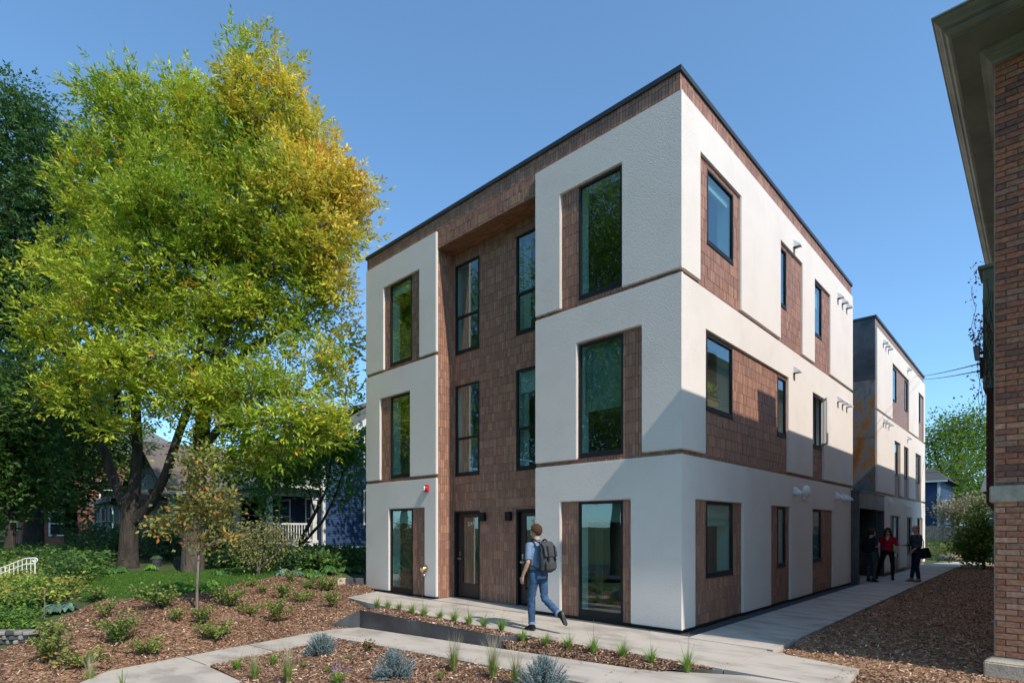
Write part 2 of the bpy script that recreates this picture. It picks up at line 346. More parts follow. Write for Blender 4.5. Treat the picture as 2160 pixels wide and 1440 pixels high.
# terrain sheet, fine near the houses and reaching the horizon
def axis(lo, hi, a, b, step):
    mid = list(np.arange(a, b + 1e-6, step)); L_ = []; s = step; x = a
    while x > lo: s *= 1.35; x -= s; L_.append(x)
    R_ = []; s = step; x = mid[-1]
    while x < hi: s *= 1.35; x += s; R_.append(x)
    return np.array(L_[::-1] + mid + R_)
gx, gy = axis(-900, 900, -24, 12, .5), axis(-900, 900, -12, 34, .5)
X, Y = np.meshgrid(gx, gy); Z = np.concatenate([H(X[i], Y[i]) for i in range(len(gy))])
nx = len(gx); ii = np.arange(len(gy) - 1)[:, None] * nx + np.arange(nx - 1)[None]
g = bpy.data.objects.new('ground', fast_mesh('ground', np.c_[X.ravel(), Y.ravel(), Z - .03], np.stack([ii, ii + 1, ii + nx + 1, ii + nx], -1).reshape(-1, 4), smooth=True))
g.data.materials.append(M['soil']); struct(link(g))

# concrete walks: each slab is a piece with an open joint round it
def walk(name, label, slabs, fn, thick=.12, gap=.013):
    e = thing(name, label, None); struct(e)
    for poly in slabs:
        c = np.mean(poly, 0); q = [tuple(c + (np.array(p) - c) * (1 - gap / max(.3, np.hypot(*(np.array(p) - c))))) for p in poly]
        sheet('slab', q, fn, .5, M['concrete'], e, thick)
    return e
def R4(x0, x1, y0, y1): return [(x0, y0), (x1, y0), (x1, y1), (x0, y1)]
up = [[(-8.15, -1.45), (-6.9, -1.62), (-6.9, -.30), (-8.75, -.18)]]
xs = [-6.9, -5.35, -3.8, -2.25, -.7]
for a, b in zip(xs[:-1], xs[1:]):
    ya, yb = -1.62 - (a + 6.9) * .085, -1.62 - (b + 6.9) * .085
    up.append([(a, max(ya, -2.02)), (b, max(yb, -2.02)), (b, -.30), (a, -.30)])
up += [R4(-.7, .32, -2.0, -.30), R4(.32, 1.55, -1.95, -.42), [(1.55, -1.95), (2.75, -1.95), (2.76, -.78), (1.55, -.50)]]
for s in up[1:5]:                                             # slabs run into the recessed entrance
    pass
walk('front_walk', 'pale concrete front walk along the entrance side of the white building', up, const(0.0))
walk('entrance_pad', 'pale concrete pad inside the recessed entrance', [[(-6.28, -.29), (-4.75, -.29), (-4.75, .36), (-6.28, .36)], [(-4.75, -.29), (-3.22, -.29), (-3.22, .36), (-4.75, .36)]], const(.004))
side = []; ys = [-.41, 1.3, 3.0, 4.7, 6.4, 8.1, 9.8, 11.5, 13.3, 15.1, 17, 19, 21, 23, 25]
for a, b in zip(ys[:-1], ys[1:]): side.append(R4(.32, 1.62 + .02 * a * 0, a, b) if b > 0 else R4(.32, 1.55, a, b))
side.append([(.32, 25), (1.62, 25), (2.4, 26.6), (4.4, 27.2), (4.4, 28.4), (1.2, 27.6)])
walk('side_walk', 'shaded concrete walk running back along the white side wall', side, const(.0))
low = []
xs = [-4.9, -3.5, -2.1, -.7, .7, 1.9, 2.74]
for a, b in zip(xs[:-1], xs[1:]):
    t = lambda x: -2.46 if x < .9 else -2.46 + (x - .9) * .45
    low.append([(a, -3.42), (b, -3.42), (b, min(-1.96, t(b))), (a, min(-1.96, t(a)))])
low.append([(-6.1, -3.42), (-4.9, -3.42), (-4.9, -2.46), (-5.9, -2.46), (-6.1, -2.9)])
low += [R4(-6.12, -5.0, -4.6, -3.42), R4(-6.15, -5.05, -5.65, -4.6), [(-6.17, -6.7), (-5.05, -7.6), (-5.05, -5.65), (-6.16, -5.65)], [(-5.05, -7.6), (-3.4, -7.6), (-3.4, -5.72), (-5.05, -5.65)]]
walk('lower_walk', 'pale concrete path below the steel planter edge', low, lambda x, y: zfront(x, y) + .012)
# mulch beds (sheets just above the terrain)
def Hup(d): return lambda x, y: H(x, y) + d
bank = [(-10.6, -8.6)] + [tuple(onZ(px, py, z)) for px, py, z in [(-60, 1375, -.25), (0, 1360, -.2), (60, 1340, -.12), (130, 1300, .04), (215, 1268, .2), (320, 1262, .22), (470, 1240, .28), (600, 1212, .42), (690, 1212, .42)]]
bank += [(-9.7, .9), (-9.6, .02), (-8.80, -.16), (-8.2, -1.48), (-6.9, -1.66), (-5.95, -1.75), (-5.95, -2.44), (-6.14, -2.9), (-6.16, -4.6), (-6.2, -6.75), (-5.9, -7.4), (-6.2, -9.0), (-9.6, -9.6)]
struct(sheet('mulch_bank', bank, Hup(.02), .16, M['mulch'], rough=.012, thick=.12))
fore = [(-4.98, -3.46), (-3, -3.46), (0, -3.46), (1.2, -3.46), (1.2, -6.5), (-3.38, -6.5), (-3.38, -5.7), (-5.0, -5.6), (-4.97, -4.6)]
struct(sheet('mulch_bed', fore, lambda x, y: zfront(x, y) + .0, .14, M['mulch'], rough=.012, thick=.1))
def zstrip(x, y):
    t = np.clip((y + 2.0) / -.44, 0, 1); lo = np.where(x < -1.85, -.02, zfront(x, y) + .01); k = np.clip((x + 1.85) / .25, 0, 1)
    return -.01 * (1 - t) + t * ((1 - k) * -.02 + k * lo) - .004 + .018 * np.sin(np.clip((y + 2.46) / .46, 0, 1) * 3.14)
strip = [(-5.86, -2.425), (-1.84, -2.425), (-1.6, -2.445), (.95, -2.44), (1.48, -1.97), (-.7, -2.02), (-2.25, -2.03), (-3.8, -1.9), (-5.35, -1.77), (-5.86, -1.72)]
struct(sheet('planter_soil', strip, zstrip, .1, M['mulch'], rough=.012))
alley = [(1.66, -.40), (1.66, 24.9), (2.5, 26.5), (4.3, 27.0), (12, 27), (12, -.5), (4.6, -2.6), (2.79, -2.6), (2.79, -.8)]
struct(sheet('mulch_yard', alley, lambda x, y: -.035 + .012 * np.sin(x * 3 + y * 2.1) + .012 * np.sin(y * 3.7 - x) - .02 * np.clip(-y, 0, 3), .25, M['mulch_lifted'], rough=.012))
# dark gravel drip strip round the building foot
struct(sheet('gravel_strip', [(-3.1, -.285), (.32, -.285), (.305, 11.0), (.02, 11.0), (.02, 0), (-3.1, 0)], const(-.03), .3, M['gravel'], rough=.008))
struct(sheet('gravel_strip', [(-9.5, -.17), (-6.32, -.285), (-6.32, 0), (-9.5, 0)], const(-.02), .3, M['gravel'], rough=.008))
lawn = [tuple(onZ(px, py, z)) for px, py, z in [(170, 1262, .25), (320, 1258, .24), (470, 1238, .29), (600, 1211, .43), (690, 1209, .44), (560, 1196, .55), (420, 1203, .44), (300, 1203, .48), (190, 1215, .45)]]
struct(sheet('lawn', lawn, Hup(.015), .3, M['lawn'], thick=.12))
struct(sheet('street', [(-200, -22), (200, -22), (200, -13), (-200, -13)], lambda x, y: H(x, y) * 0 - .62, 6, M['asphalt']))
struct(sheet('street_lawn', [(-60, -13), (60, -13), (60, -9.6), (-60, -9.6)], Hup(.03), 1.5, M['lawn']))
# ------------------------------------------------------------------ the white and brown apartment building
def TF(Y0=0.0): return lambda u, d, w: (u, Y0 - d, w)          # wall facing the street: u = x, d = outwards
def TR(X0=0.0): return lambda u, d, w: (X0 + d, u, w)          # wall facing the alley: u = y
def cells(rect, holes):
    u0, u1, w0, w1 = rect
    us = sorted({u0, u1, *[min(max(x, u0), u1) for hh in holes for x in hh[:2]]}); ws = sorted({w0, w1, *[min(max(x, w0), w1) for hh in holes for x in hh[2:]]})
    for a, b in zip(us[:-1], us[1:]):
        for c, d in zip(ws[:-1], ws[1:]):
            if b - a < 1e-6 or d - c < 1e-6: continue
            mu, mw = (a + b) / 2, (c + d) / 2
            if not any(q[0] < mu < q[1] and q[2] < mw < q[3] for q in holes): yield a, b, c, d
def shell(mb, rect, holes, t=.3, d0=-.004):
    for a, b, c, d in cells(rect, holes):
        mb.add([(a, d0, c), (b, d0, c), (b, d0, d), (a, d0, d)], [(0, 1, 2, 3)], 0)
        mb.add([(a, -t, c), (b, -t, c), (b, -t, d), (a, -t, d)], [(0, 1, 2, 3)], 1)
    for a, b, c, d in holes:
        for p, q in (((a, c), (b, c)), ((b, c), (b, d)), ((b, d), (a, d)), ((a, d), (a, c))):
            mb.add([(p[0], d0, p[1]), (q[0], d0, q[1]), (q[0], -t, q[1]), (p[0], -t, p[1])], [(0, 1, 2, 3)], 1)
def panel(name, parent, T, rect, holes, mat, t=.06, bev=.014, seam=None):
    """a rendered panel standing proud of the wall, with soft edges"""
    bm = bmesh.new(); vc = {}
    def V(u, w):
        k = (round(u, 4), round(w, 4))
        if k not in vc: vc[k] = bm.verts.new((u, 0, w))
        return vc[k]
    fs = [bm.faces.new([V(a, c), V(b, c), V(b, d), V(a, d)]) for a, b, c, d in cells(rect, holes)]
    r = bmesh.ops.extrude_face_region(bm, geom=fs)
    for v in r['geom']:
        if isinstance(v, bmesh.types.BMVert): v.co.y = t
    bmesh.ops.delete(bm, geom=[f for f in bm.faces if all(abs(v.co.y) < 1e-6 for v in f.verts)], context='FACES')
    bmesh.ops.recalc_face_normals(bm, faces=bm.faces)
    es = []
    for e in bm.edges:
        if len(e.link_faces) == 2 and e.calc_face_angle(0) > .6:
            if seam is not None and all(abs(v.co.x - seam) < 1e-5 for v in e.verts): continue
            es.append(e)
    if bev: bmesh.ops.bevel(bm, geom=es, offset=bev, segments=2, affect='EDGES', clamp_overlap=True)
    for v in bm.verts: v.co = T(*v.co)
    bmesh.ops.recalc_face_normals(bm, faces=bm.faces)
    me = bpy.data.meshes.new(name); bm.to_mesh(me); bm.free(); me.materials.append(mat)
    return link(bpy.data.objects.new(name, me), parent)
TINTS = [(.085, .045, .034), (.105, .055, .040), (.13, .068, .048), (.15, .08, .056), (.17, .095, .066), (.12, .062, .046), (.20, .115, .08), (.10, .058, .045)]
_mt = np.mean(TINTS, 0); TINTS = [tuple((_mt + (np.array(c) - _mt) * .5) * np.array((2.32, 2.17, 1.98))) for c in TINTS]
class Tiles:
    """hand-sized clay tiles set upright in level rows; collected first, then the largest ones become single pieces"""
    ROW, COL, J = 3.0 / 15, .0645, .007
    def __init__(s): s.t = []
    def fill(s, kind, plane, rect, holes=(), seed=0):
        rnd = random.Random(hash((kind, plane, rect[0], rect[2], seed)) & 0xffff)
        u0, u1, w0, w1 = rect; R, Cw, J = s.ROW, s.COL, s.J
        for i in range(int(math.floor(w0 / R + 1e-6)), int(math.ceil(w1 / R - 1e-6))):
            k = rnd.randrange(8)
            for j in range(int(math.floor(u0 / Cw)), int(math.ceil(u1 / Cw))):
                if rnd.random() < .88: k = rnd.randrange(8)
                a, b, c, d = j * Cw + J / 2, (j + 1) * Cw - J / 2, i * R + J / 2, (i + 1) * R - J / 2
                full = a >= u0 and b <= u1 and c >= w0 and d <= w1
                a, b, c, d = max(a, u0), min(b, u1), max(c, w0), min(d, w1)
                if b - a < .008 or d - c < .008: continue
                hit = [q for q in holes if a < q[1] and b > q[0] and c < q[3] and d > q[2]]
                if hit:
                    full = False; q = hit[0]
                    if a >= q[0] and b <= q[1] and c >= q[2] and d <= q[3]: continue
                    if a < q[0] and q[0] - a > .012: b = q[0]
                    elif b > q[1] and b - q[1] > .012: a = q[1]
                    elif c < q[2]: d = q[2]
                    elif d > q[3]: c = q[3]
                    else: continue
                    if b - a < .008 or d - c < .008: continue
                s.t.append((kind, plane, a, b, c, d, k, full, .010 + .005 * rnd.random()))
    def emit(s, parent, n=300):
        def pos(t):
            u, w = (t[2] + t[3]) / 2, (t[4] + t[5]) / 2
            return {'F': (u, t[1], w), 'R': (t[1], u, w), 'S': (u, w, t[1])}[t[0]]
        def size(t):
            if not t[7] or t[0] == 'S': return 0
            p = pos(t); v = np.array(p) - (CAM[0], CAM[1], EYE); r = np.linalg.norm(v); nrm = np.array((0, -1, 0) if t[0] == 'F' else (1, 0, 0))
            return max(0, -v @ nrm / r) / r ** 2
        order = sorted(range(len(s.t)), key=lambda i: -size(s.t[i])); top = set(order[:n]); cache = {}
        V, Fc, Cc = [], [], []
        hw, hh = (s.COL - s.J) / 2, (s.ROW - s.J) / 2
        for i, t in enumerate(s.t):
            kind, pl, a, b, c, d, k, full, dep = t
            if i in top:
                if (kind, k) not in cache:
                    mb = MB(TF() if kind == 'F' else TR()); mb.col = TINTS[k]; mb.box((-hw, -.004, -hh), (hw, .013, hh))
                    cache[(kind, k)] = mb.mesh('tile', M['tile'], tint=True)
                o = bpy.data.objects.new('tile', cache[(kind, k)]); o.location = pos(t); link(o, parent); continue
            e = -.004
            q = [(a, e, c), (b, e, c), (b, e, d), (a, e, d), (a, dep, c), (b, dep, c), (b, dep, d), (a, dep, d)]
            if kind == 'F': q = [(u, pl - x, w) for u, x, w in q]
            elif kind == 'R': q = [(pl + x, u, w) for u, x, w in q]
            else: q = [(u, w, pl - x) for u, x, w in q]
            n0 = len(V); V += q; Cc += [TINTS[k]] * 8
            Fc += [(n0 + 4, n0 + 5, n0 + 6, n0 + 7), (n0, n0 + 1, n0 + 5, n0 + 4), (n0 + 1, n0 + 2, n0 + 6, n0 + 5), (n0 + 2, n0 + 3, n0 + 7, n0 + 6), (n0 + 3, n0, n0 + 4, n0 + 7)]
        me = fast_mesh('tiles', V, Fc, Cc); me.materials.append(M['tile'])
        bm = bmesh.new(); bm.from_mesh(me); bmesh.ops.recalc_face_normals(bm, faces=bm.faces); bm.to_mesh(me); bm.free()
        o = link(bpy.data.objects.new('tile_field', me), parent); o['kind'] = 'stuff'
def window(parent, T, rect, trans=None, fr=.045, dep=(-.03, .018), sill=True, gmat='glass', kick=0.0, curtain=None, label=None):
    u0, u1, w0, w1 = rect; a, b = dep; mb = MB(T)
    mb.box((u0, a, w0), (u0 + fr, b, w1)); mb.box((u1 - fr, a, w0), (u1, b, w1))
    mb.box((u0 + fr, a, w1 - fr), (u1 - fr, b, w1)); mb.box((u0 + fr, a, w0), (u1 - fr, b, w0 + fr + kick))
    spans = [(w0 + fr + kick, w1 - fr)]
    if trans:
        mb.box((u0 + fr, a, trans - .03), (u1 - fr, b, trans + .03)); spans = [(w0 + fr, trans - .03), (trans + .03, w1 - fr)]
        mb.box((u0 + fr, a, w0 + fr), (u0 + fr + .03, b - .008, trans - .03)); mb.box((u1 - fr - .03, a, w0 + fr), (u1 - fr, b - .008, trans - .03))
    o = mb.build('window', M['dark_metal'], parent, bevel=.004)
    if label: o['label'] = label
    if sill:
        sb = MB(T); sb.box((u0 + .002, b - .02, w0 - .05), (u1 - .002, b + .008, w0 - .003)); sb.build('sill', M['dark_metal'], o, bevel=.004)
    for c, d in spans:
        g = MB(T); g.box((u0 + fr, -.012, c), (u1 - fr, -.008, d)); g.build('pane', M[gmat], o)
    if curtain:
        cu0, cu1, cm = curtain; q = MB(T); n = 12; P = []
        for i in range(n + 1):
            u = cu0 + (cu1 - cu0) * i / n; P += [(u, -.16 + .02 * math.sin(i * 2.1), w0 + .06), (u, -.16 + .02 * math.sin(i * 2.1), w1 - .05)]
        q.add(P, [(2 * i, 2 * i + 2, 2 * i + 3, 2 * i + 1) for i in range(n)]); q.build('curtain', M[cm], o, recalc=False)
    return o
M['curtain'] = var('curtain_cloth', (.62, .57, .53), .06, 5, .9, .1, 60); M['curtain_rose'] = var('rose_curtain_cloth', (.33, .2, .17), .08, 5, .9, .1, 60)
M['blind'] = var('roller_blind', (.20, .25, .24), .08, 3, .8, 0)

B = thing('apartment_building', 'three storey white stucco and brown tile apartment building in the middle', 'building', (-4.7, 5.5, 0), world_parts=True)
WR3, WR2, WR1 = (-2.07, -1.10, 6.12, 8.24), (-2.07, -1.08, 3.10, 5.22), (-2.08, -1.09, .03, 2.215)
WL3, WL2, WL1 = (-8.36, -7.39, 6.10, 8.22), (-8.34, -7.43, 3.09, 5.23), (-8.355, -7.36, .03, 2.215)
A3, B3, C3 = (1.0, 2.17, 6.86, 8.17), (4.795, 5.26, 6.86, 8.17), (7.395, 8.15, 6.86, 8.2)
A2, B2, C2 = (.965, 2.14, 3.87, 5.195), (4.67, 5.235, 3.87, 5.17), (7.21, 8.14, 3.88, 5.21)
A1, B1, C1 = (.96, 2.15, .87, 2.195), (4.66, 5.20, .87, 2.195), (7.215, 8.10, .87, 2.195)
RY = .5
E3, G3, E2, G2 = (-6.27, -5.39, 6.07, 8.24), (-4.18, -3.30, 6.07, 8.24), (-6.27, -5.39, 3.05, 5.25), (-4.18, -3.30, 3.05, 5.25)
D1, D2 = (-6.31, -5.38, .0, 2.14), (-4.19, -3.26, .0, 2.14)
for rc, hs in (((-3.15, 0, -.3, 9.3), [WR3, WR2, WR1]), ((-9.5, -6.35, -.3, 9.3), [WL3, WL2, WL1])):
    cm = MB(TF()); shell(cm, rc, hs); cm.build('street_wall', [M['mortar'], M['interior']], B)
cm = MB(TF(RY)); shell(cm, (-6.35, -3.15, -.3, 8.55), [E3, G3, E2, G2, D1, D2]); cm.build('recess_wall', [M['mortar'], M['interior']], B)
cm = MB(TR()); shell(cm, (0, 11.4, -.3, 9.3), [A3, B3, C3, A2, B2, C2, A1, B1, C1]); cm.build('alley_wall', [M['mortar'], M['interior']], B)
cm = MB(); cm.box((-6.349, .004, 8.55), (-3.151, .495, 9.29)); cm.box((-6.36, .004, -.3), (-6.352, RY, 8.55)); cm.box((-3.148, .004, -.3), (-3.14, RY, 8.55)); cm.build('recess_lining', M['mortar'], B)
cm = MB(); cm.box((-9.5, .3, -.3), (-9.2, 11.4, 9.3)); cm.box((-9.2, 11.1, -.3), (-.3, 11.399, 9.3)); cm.build('rear_walls', M['stucco'], B)
cm = MB(); cm.box((-9.25, .25, 8.75), (-.25, 11.15, 9.05)); cm.build('flat_roof', M['coping'], B)
cm = MB()
for z in (-.12, 2.83, 5.83): cm.box((-9.2, .8, z), (-.3, 11.1, z + .13), 0)
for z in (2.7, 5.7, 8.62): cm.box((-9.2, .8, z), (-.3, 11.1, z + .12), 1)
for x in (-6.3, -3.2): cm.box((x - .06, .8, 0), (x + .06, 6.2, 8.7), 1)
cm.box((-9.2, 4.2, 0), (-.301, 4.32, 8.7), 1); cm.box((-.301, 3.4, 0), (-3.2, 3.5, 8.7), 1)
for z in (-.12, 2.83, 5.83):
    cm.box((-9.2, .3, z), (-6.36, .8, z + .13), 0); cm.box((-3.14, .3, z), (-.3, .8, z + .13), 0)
cm.build('interior', [M['int_dark'], M['int_wall_dim']], B)
cp = MB(); t = .045
cp.box((-9.55, -t, 9.30), (t, .3, 9.385)); cp.box((-.3, .3, 9.30), (t, 11.45, 9.385)); cp.box((-9.55, .3, 9.30), (-9.2, 11.45, 9.385)); cp.box((-9.2, 11.1, 9.30), (-.3, 11.45, 9.385))
cp.box((-9.53, -.022, 9.385), (.022, .28, 9.40)); cp.box((-.28, .28, 9.385), (.022, 11.42, 9.40))
cp.build('coping', M['coping'], B)
# rendered panels
st = M['stucco']; OP = {}
OP['R3'], OP['R2'], OP['R1'] = (-2.49, -1.09, 6.02, 8.26), (-2.09, -.69, 3.03, 5.25), (-2.49, -.91, .03, 2.23)
OP['L3'], OP['L2'], OP['L1'] = (-8.62, -7.04, 6.02, 8.24), (-8.79, -7.43, 3.03, 5.25), (-8.37, -6.82, .03, 2.23)
for k, w0, w1 in (('3', 6.02, 8.96), ('2', 3.03, 5.95), ('1', .03, 2.95)):
    panel('stucco_panel', B, TF(), (-3.15, .06, w0, w1), [OP['R' + k]], st, seam=.06)
    panel('stucco_panel', B, TF(), (-9.5, -6.35, w0, w1), [OP['L' + k]], st)
SO = {'3': [(.66, 2.46, 6.02, 8.26), (4.77, 6.34, 6.02, 8.26), (7.38, 8.84, 6.02, 8.23)], '2': [(.87, 5.30, 3.03, 5.23), (7.2, 8.20, 3.03, 5.23)], '1': [(.46, 2.57, .03, 2.21), (4.15, 5.45, .03, 2.21), (7.18, 9.15, .03, 2.21)]}
for k, w0, w1 in (('3', 6.02, 8.96), ('2', 3.03, 5.95), ('1', .03, 2.95)):
    panel('stucco_panel', B, TR(), (0, 11.4, w0, w1), SO[k], st, seam=0)
for q in (((-3.15, -.03, -.3), (.03, .0, .028)), ((-9.5, -.03, -.3), (-6.35, 0, .028)), ((0.0, .0, -.3), (.03, 11.4, .028))):
    fm = MB(); fm.box(*q); fm.build('base_flashing', M['black'], B)
# tiles
tl = Tiles()
def shade_rect(rs, hs, kind, pl):
    for i, r in enumerate(rs): tl.fill(kind, pl, r, hs, i)
tl.fill('F', 0.0, OP['R3'], [WR3]); tl.fill('F', 0.0, OP['R2'], [WR2]); tl.fill('F', 0.0, OP['R1'], [WR1])
tl.fill('F', 0.0, OP['L3'], [WL3]); tl.fill('F', 0.0, OP['L2'], [WL2]); tl.fill('F', 0.0, OP['L1'], [WL1])
for a, b in ((-3.15, .012), (-9.5, -6.35)):
    tl.fill('F', 0.0, (a, b, 5.94, 6.03)); tl.fill('F', 0.0, (a, b, 2.94, 3.04)); 
tl.fill('F', 0.0, (-9.5, .012, 8.95, 9.298)); tl.fill('F', 0.0, (-6.35, -3.15, 8.55, 8.95))
tl.fill('R', 0.0, (0, 11.4, 8.95, 9.298)); tl.fill('R', 0.0, (0, 11.4, 5.94, 6.03)); tl.fill('R', 0.0, (0, 11.4, 2.94, 3.04))
for q in SO['3']: tl.fill('R', 0.0, q, [A3, B3, C3])
for q in SO['2']: tl.fill('R', 0.0, q, [A2, B2, C2])
for q in SO['1']: tl.fill('R', 0.0, q, [A1, B1, C1])
tl.fill('F', RY, (-6.34, -3.16, .0, 8.54), [E3, G3, E2, G2, D1, D2])
tl.fill('R', -6.352, (.0, RY - .012, .0, 8.54))
tl.ROW, tl.COL = .0645, .2; tl.fill('S', 8.55, (-6.34, -3.16, .0, RY - .014)); tl.ROW, tl.COL = .2, .0645
tl.emit(B)
# windows
F0, R0, F5 = TF(), TR(), TF(RY)
window(B, F0, WR3); window(B, F0, WR2); window(B, F0, WR1, sill=False, kick=.1)
window(B, F0, WL3); window(B, F0, WL2); window(B, F0, WL1, sill=False, kick=.08)
window(B, F5, E3, 6.93, curtain=(-6.2, -5.85, 'curtain_rose')); window(B, F5, G3, 6.93, curtain=(-4.1, -3.9, 'curtain')); window(B, F5, E2, 3.93, curtain=(-6.2, -5.83, 'curtain_rose')); window(B, F5, G2, 3.93, curtain=(-4.1, -3.95, 'curtain'))
for w in (A3, B3, C3, A2, B2, A1, B1, C1): window(B, R0, w, dep=(-.03, .02))
# blinds and lights behind some panes, the open casement and the flower box
bl = MB(F0); bl.box((-2.0, -.10, 1.83), (-1.16, -.09, 2.17)); bl.build('roller_blind', M['blind'], B)
bl = MB(F0); bl.box((-2.0, -.16, 3.95), (-1.14, -.15, 5.18)); bl.build('roller_blind', M['blind'], B)
M['blind_pale'] = var('pale_roller_blind', (.6, .58, .54), .05, 3, .85, 0)
for T_, (u0, u1, w0, w1), fr_ in ((R0, A1, .28), (R0, C3, .35), (R0, B1, .2), (F0, WL1, .14), (F5, G2, .2), (R0, A3, .12), (F0, WL3, .1)):
    bl = MB(T_); bl.box((u0 + .05, -.09, w1 - .05 - (w1 - w0) * fr_), (u1 - .05, -.085, w1 - .05)); bl.box((u0 + .05, -.095, w1 - .07 - (w1 - w0) * fr_), (u1 - .05, -.08, w1 - .05 - (w1 - w0) * fr_)); bl.build('roller_blind', M['blind_pale'], B)
o = window(B, R0, C2, dep=(-.03, .02), label='window with its casement sash swung open')
for ch in list(o.children):
    if ch.name.startswith('pane'): bpy.data.objects.remove(ch)
sa = MB(); L_, hg = .44, (.03, 8.09)
ang = math.radians(33); cs, sn = math.cos(ang), math.sin(ang)
TS = lambda u, d, w: (hg[0] + u * sn - d * cs, hg[1] - u * cs - d * sn, w)
sa = MB(TS)
for q in (((0, -.02, 3.93), (.04, .02, 5.16)), ((L_ - .04, -.02, 3.93), (L_, .02, 5.16)), ((.04, -.02, 3.93), (L_ - .04, .02, 3.97)), ((.04, -.02, 5.12), (L_ - .04, .02, 5.16))): sa.box(*q)
so = sa.build('sash', M['white_paint'], o); g = MB(TS); g.box((.04, -.004, 3.97), (L_ - .04, .004, 5.12)); g.build('pane', M['glass_clear'], o)  # sash coloured white for the bright wall reflected in it
fx = MB(R0); fx.box((7.64, -.03, 3.93), (7.68, .012, 5.165)); fx.build('mullion', M['dark_metal'], o)
# entrance doors
def door(rect, num):
    u0, u1, w0, w1 = rect; mb = MB(F5)
    mb.box((u0, -.16, 0), (u0 + .06, .015, w1)); mb.box((u1 - .05, -.16, 0), (u1, .015, w1)); mb.box((u0 + .06, -.16, w1 - .06), (u1 - .05, .015, w1)); mb.box((u0 + .06, -.16, 0), (u1 - .05, .0, .02))
    d = mb.build('door', M['black'], B, bevel=.003); d['label'] = 'dark entrance door with a tall glass light'
    a, b = u0 + .07, u1 - .06; lf = MB(F5); g0, g1, z0, z1 = a + .14, b - .09, .36, 1.98
    for q in ((a, g0, .03, w1 - .07), (g1, b, .03, w1 - .07), (g0, g1, .03, z0), (g0, g1, z1, w1 - .07)): lf.box((q[0], -.115, q[2]), (q[1], -.07, q[3]))
    lf.build('leaf', M['door_wood'], d, bevel=.003)
    g = MB(F5); g.box((g0, -.095, z0), (g1, -.09, z1)); g.build('pane', M['glass'], d)
    k = MB(F5); k.box((a + .035, -.07, 1.03), (a + .085, -.055, 1.14)); k.tube([(a + .06, -.055, .96), (a + .06, 0, .96)], .024, 10); k.tube([(a + .06, -.01, .96), (a + .16, -.01, .96)], .011, 8); k.tube([(a + .06, -.06, .96), (a + .06, -.05, .96)], .034, 12)
    k.build('handle', M['chrome'], d, smooth=True)
    cu = bpy.data.curves.new('house_number', 'FONT'); cu.body = num; cu.size = .135; cu.extrude = .001; cu.space_character = 1.1
    cu.materials.append(M['white_paint']); tmp = bpy.data.objects.new('tmp_number', cu); C.objects.link(tmp)
    o = bpy.data.objects.new('house_number', bpy.data.meshes.new_from_object(tmp.evaluated_get(bpy.context.evaluated_depsgraph_get()))); bpy.data.objects.remove(tmp)
    o.location = ((g0 + g1) / 2 - .115, RY + .088, 1.78); o.rotation_euler = (math.pi / 2, 0, 0); o.scale = (.78, 1.0, 1); link(o, d)
    rm = MB(F5); rm.box((u0 - .3, -1.6, 0), (u1 + .3, -1.55, 2.6)); rm.build('hall_wall', M['interior'], d)
    cu = MB(F5); cu.box((g1 - .08, -.2, .3), (g1 - .04, -.19, 2.0)); cu.build('blind_edge', M['white_paint'], d)
M['door_wood'] = var('dark_door_paint', (.05, .035, .03), .15, 5, .4, .03, 100); M['chrome'] = flat('brushed_nickel', (.62, .6, .57), .28, 1.0)
door(D1, '3247'); door(D2, '3245')
# exhaust hoods on the alley wall
M['hood'] = var('white_hood_paint', (.78, .78, .77), .04, 8, .45, .02, 60)
def hood_mesh(T=TR(.06)):
    mb = MB(T); w = .075; P = []
    for s_ in (-w, w):
        P += [(s_, 0, .09), (s_, .02, .095), (s_, .17, -.045), (s_, .165, -.075), (s_, 0, -.075)]
    mb.add(P, [(0, 1, 2, 3, 4), (9, 8, 7, 6, 5), (0, 5, 6, 1), (1, 6, 7, 2), (2, 7, 8, 3), (4, 0, 5, 9)])
    mb.box((-w - .02, 0, .085), (w + .02, .008, .115)); mb.box((-w - .015, 0, -.09), (-w + .004, .006, .09)); mb.box((w - .004, 0, -.09), (w + .015, .006, .09))
    return mb.mesh('exhaust_hood', M['hood'], bevel=.004)
HM = hood_mesh()
def hood(parent, u, w):
    o = bpy.data.objects.new('exhaust_hood', HM); o.location = (0, u, w); link(o, parent)
for u, w in ((5.68, 8.49), (9.62, 8.44), (10.13, 8.44), (10.62, 8.44), (5.68, 5.49), (9.62, 5.45), (10.13, 5.45), (10.62, 5.45), (5.72, 2.60), (9.45, 2.64), (10.1, 2.63), (10.6, 2.63)): hood(B, u, w)
mb = MB(TR(.06)); mb.ball((6.42, .05, 2.63), (.13, .11, .15), 14, 10); mb.box((6.36, 0, 2.43), (6.48, .05, 2.5)); mb.build('round_exhaust_hood', M['hood'], B, smooth='all')
# things mounted on the street wall
def mounted(name, label, cat, loc): return thing(name, label, cat, loc)
for k, (u, lab) in enumerate(((-5.21, 'black box wall lamp beside the door numbered 3247'), (-4.36, 'black box wall lamp beside the half hidden second door'))):
    e = mounted('wall_lamp', lab, 'wall lamp', (u, RY - .012, 1.98)); s_ = 1 if k == 0 else -1
    mb = MB(); mb.box((-.055, -.014, -.085), (.055, 0, .085)); mb.build('backplate', M['black'], e, bevel=.003)
    mb = MB(); mb.box((-.075, -.125, -.10), (.075, -.03, .11)); mb.build('body', M['black'], e, bevel=.006)
    mb = MB(); mb.box((-.02, -.03, -.03), (.02, -.014, .03)); mb.build('arm', M['black'], e)
M['red'] = flat('red_plastic', (.55, .02, .03), .4); M['lens'] = flat('strobe_lens', (.8, .8, .78), .2); M['brass'] = flat('polished_brass', (.78, .56, .28), .25, 1.0)
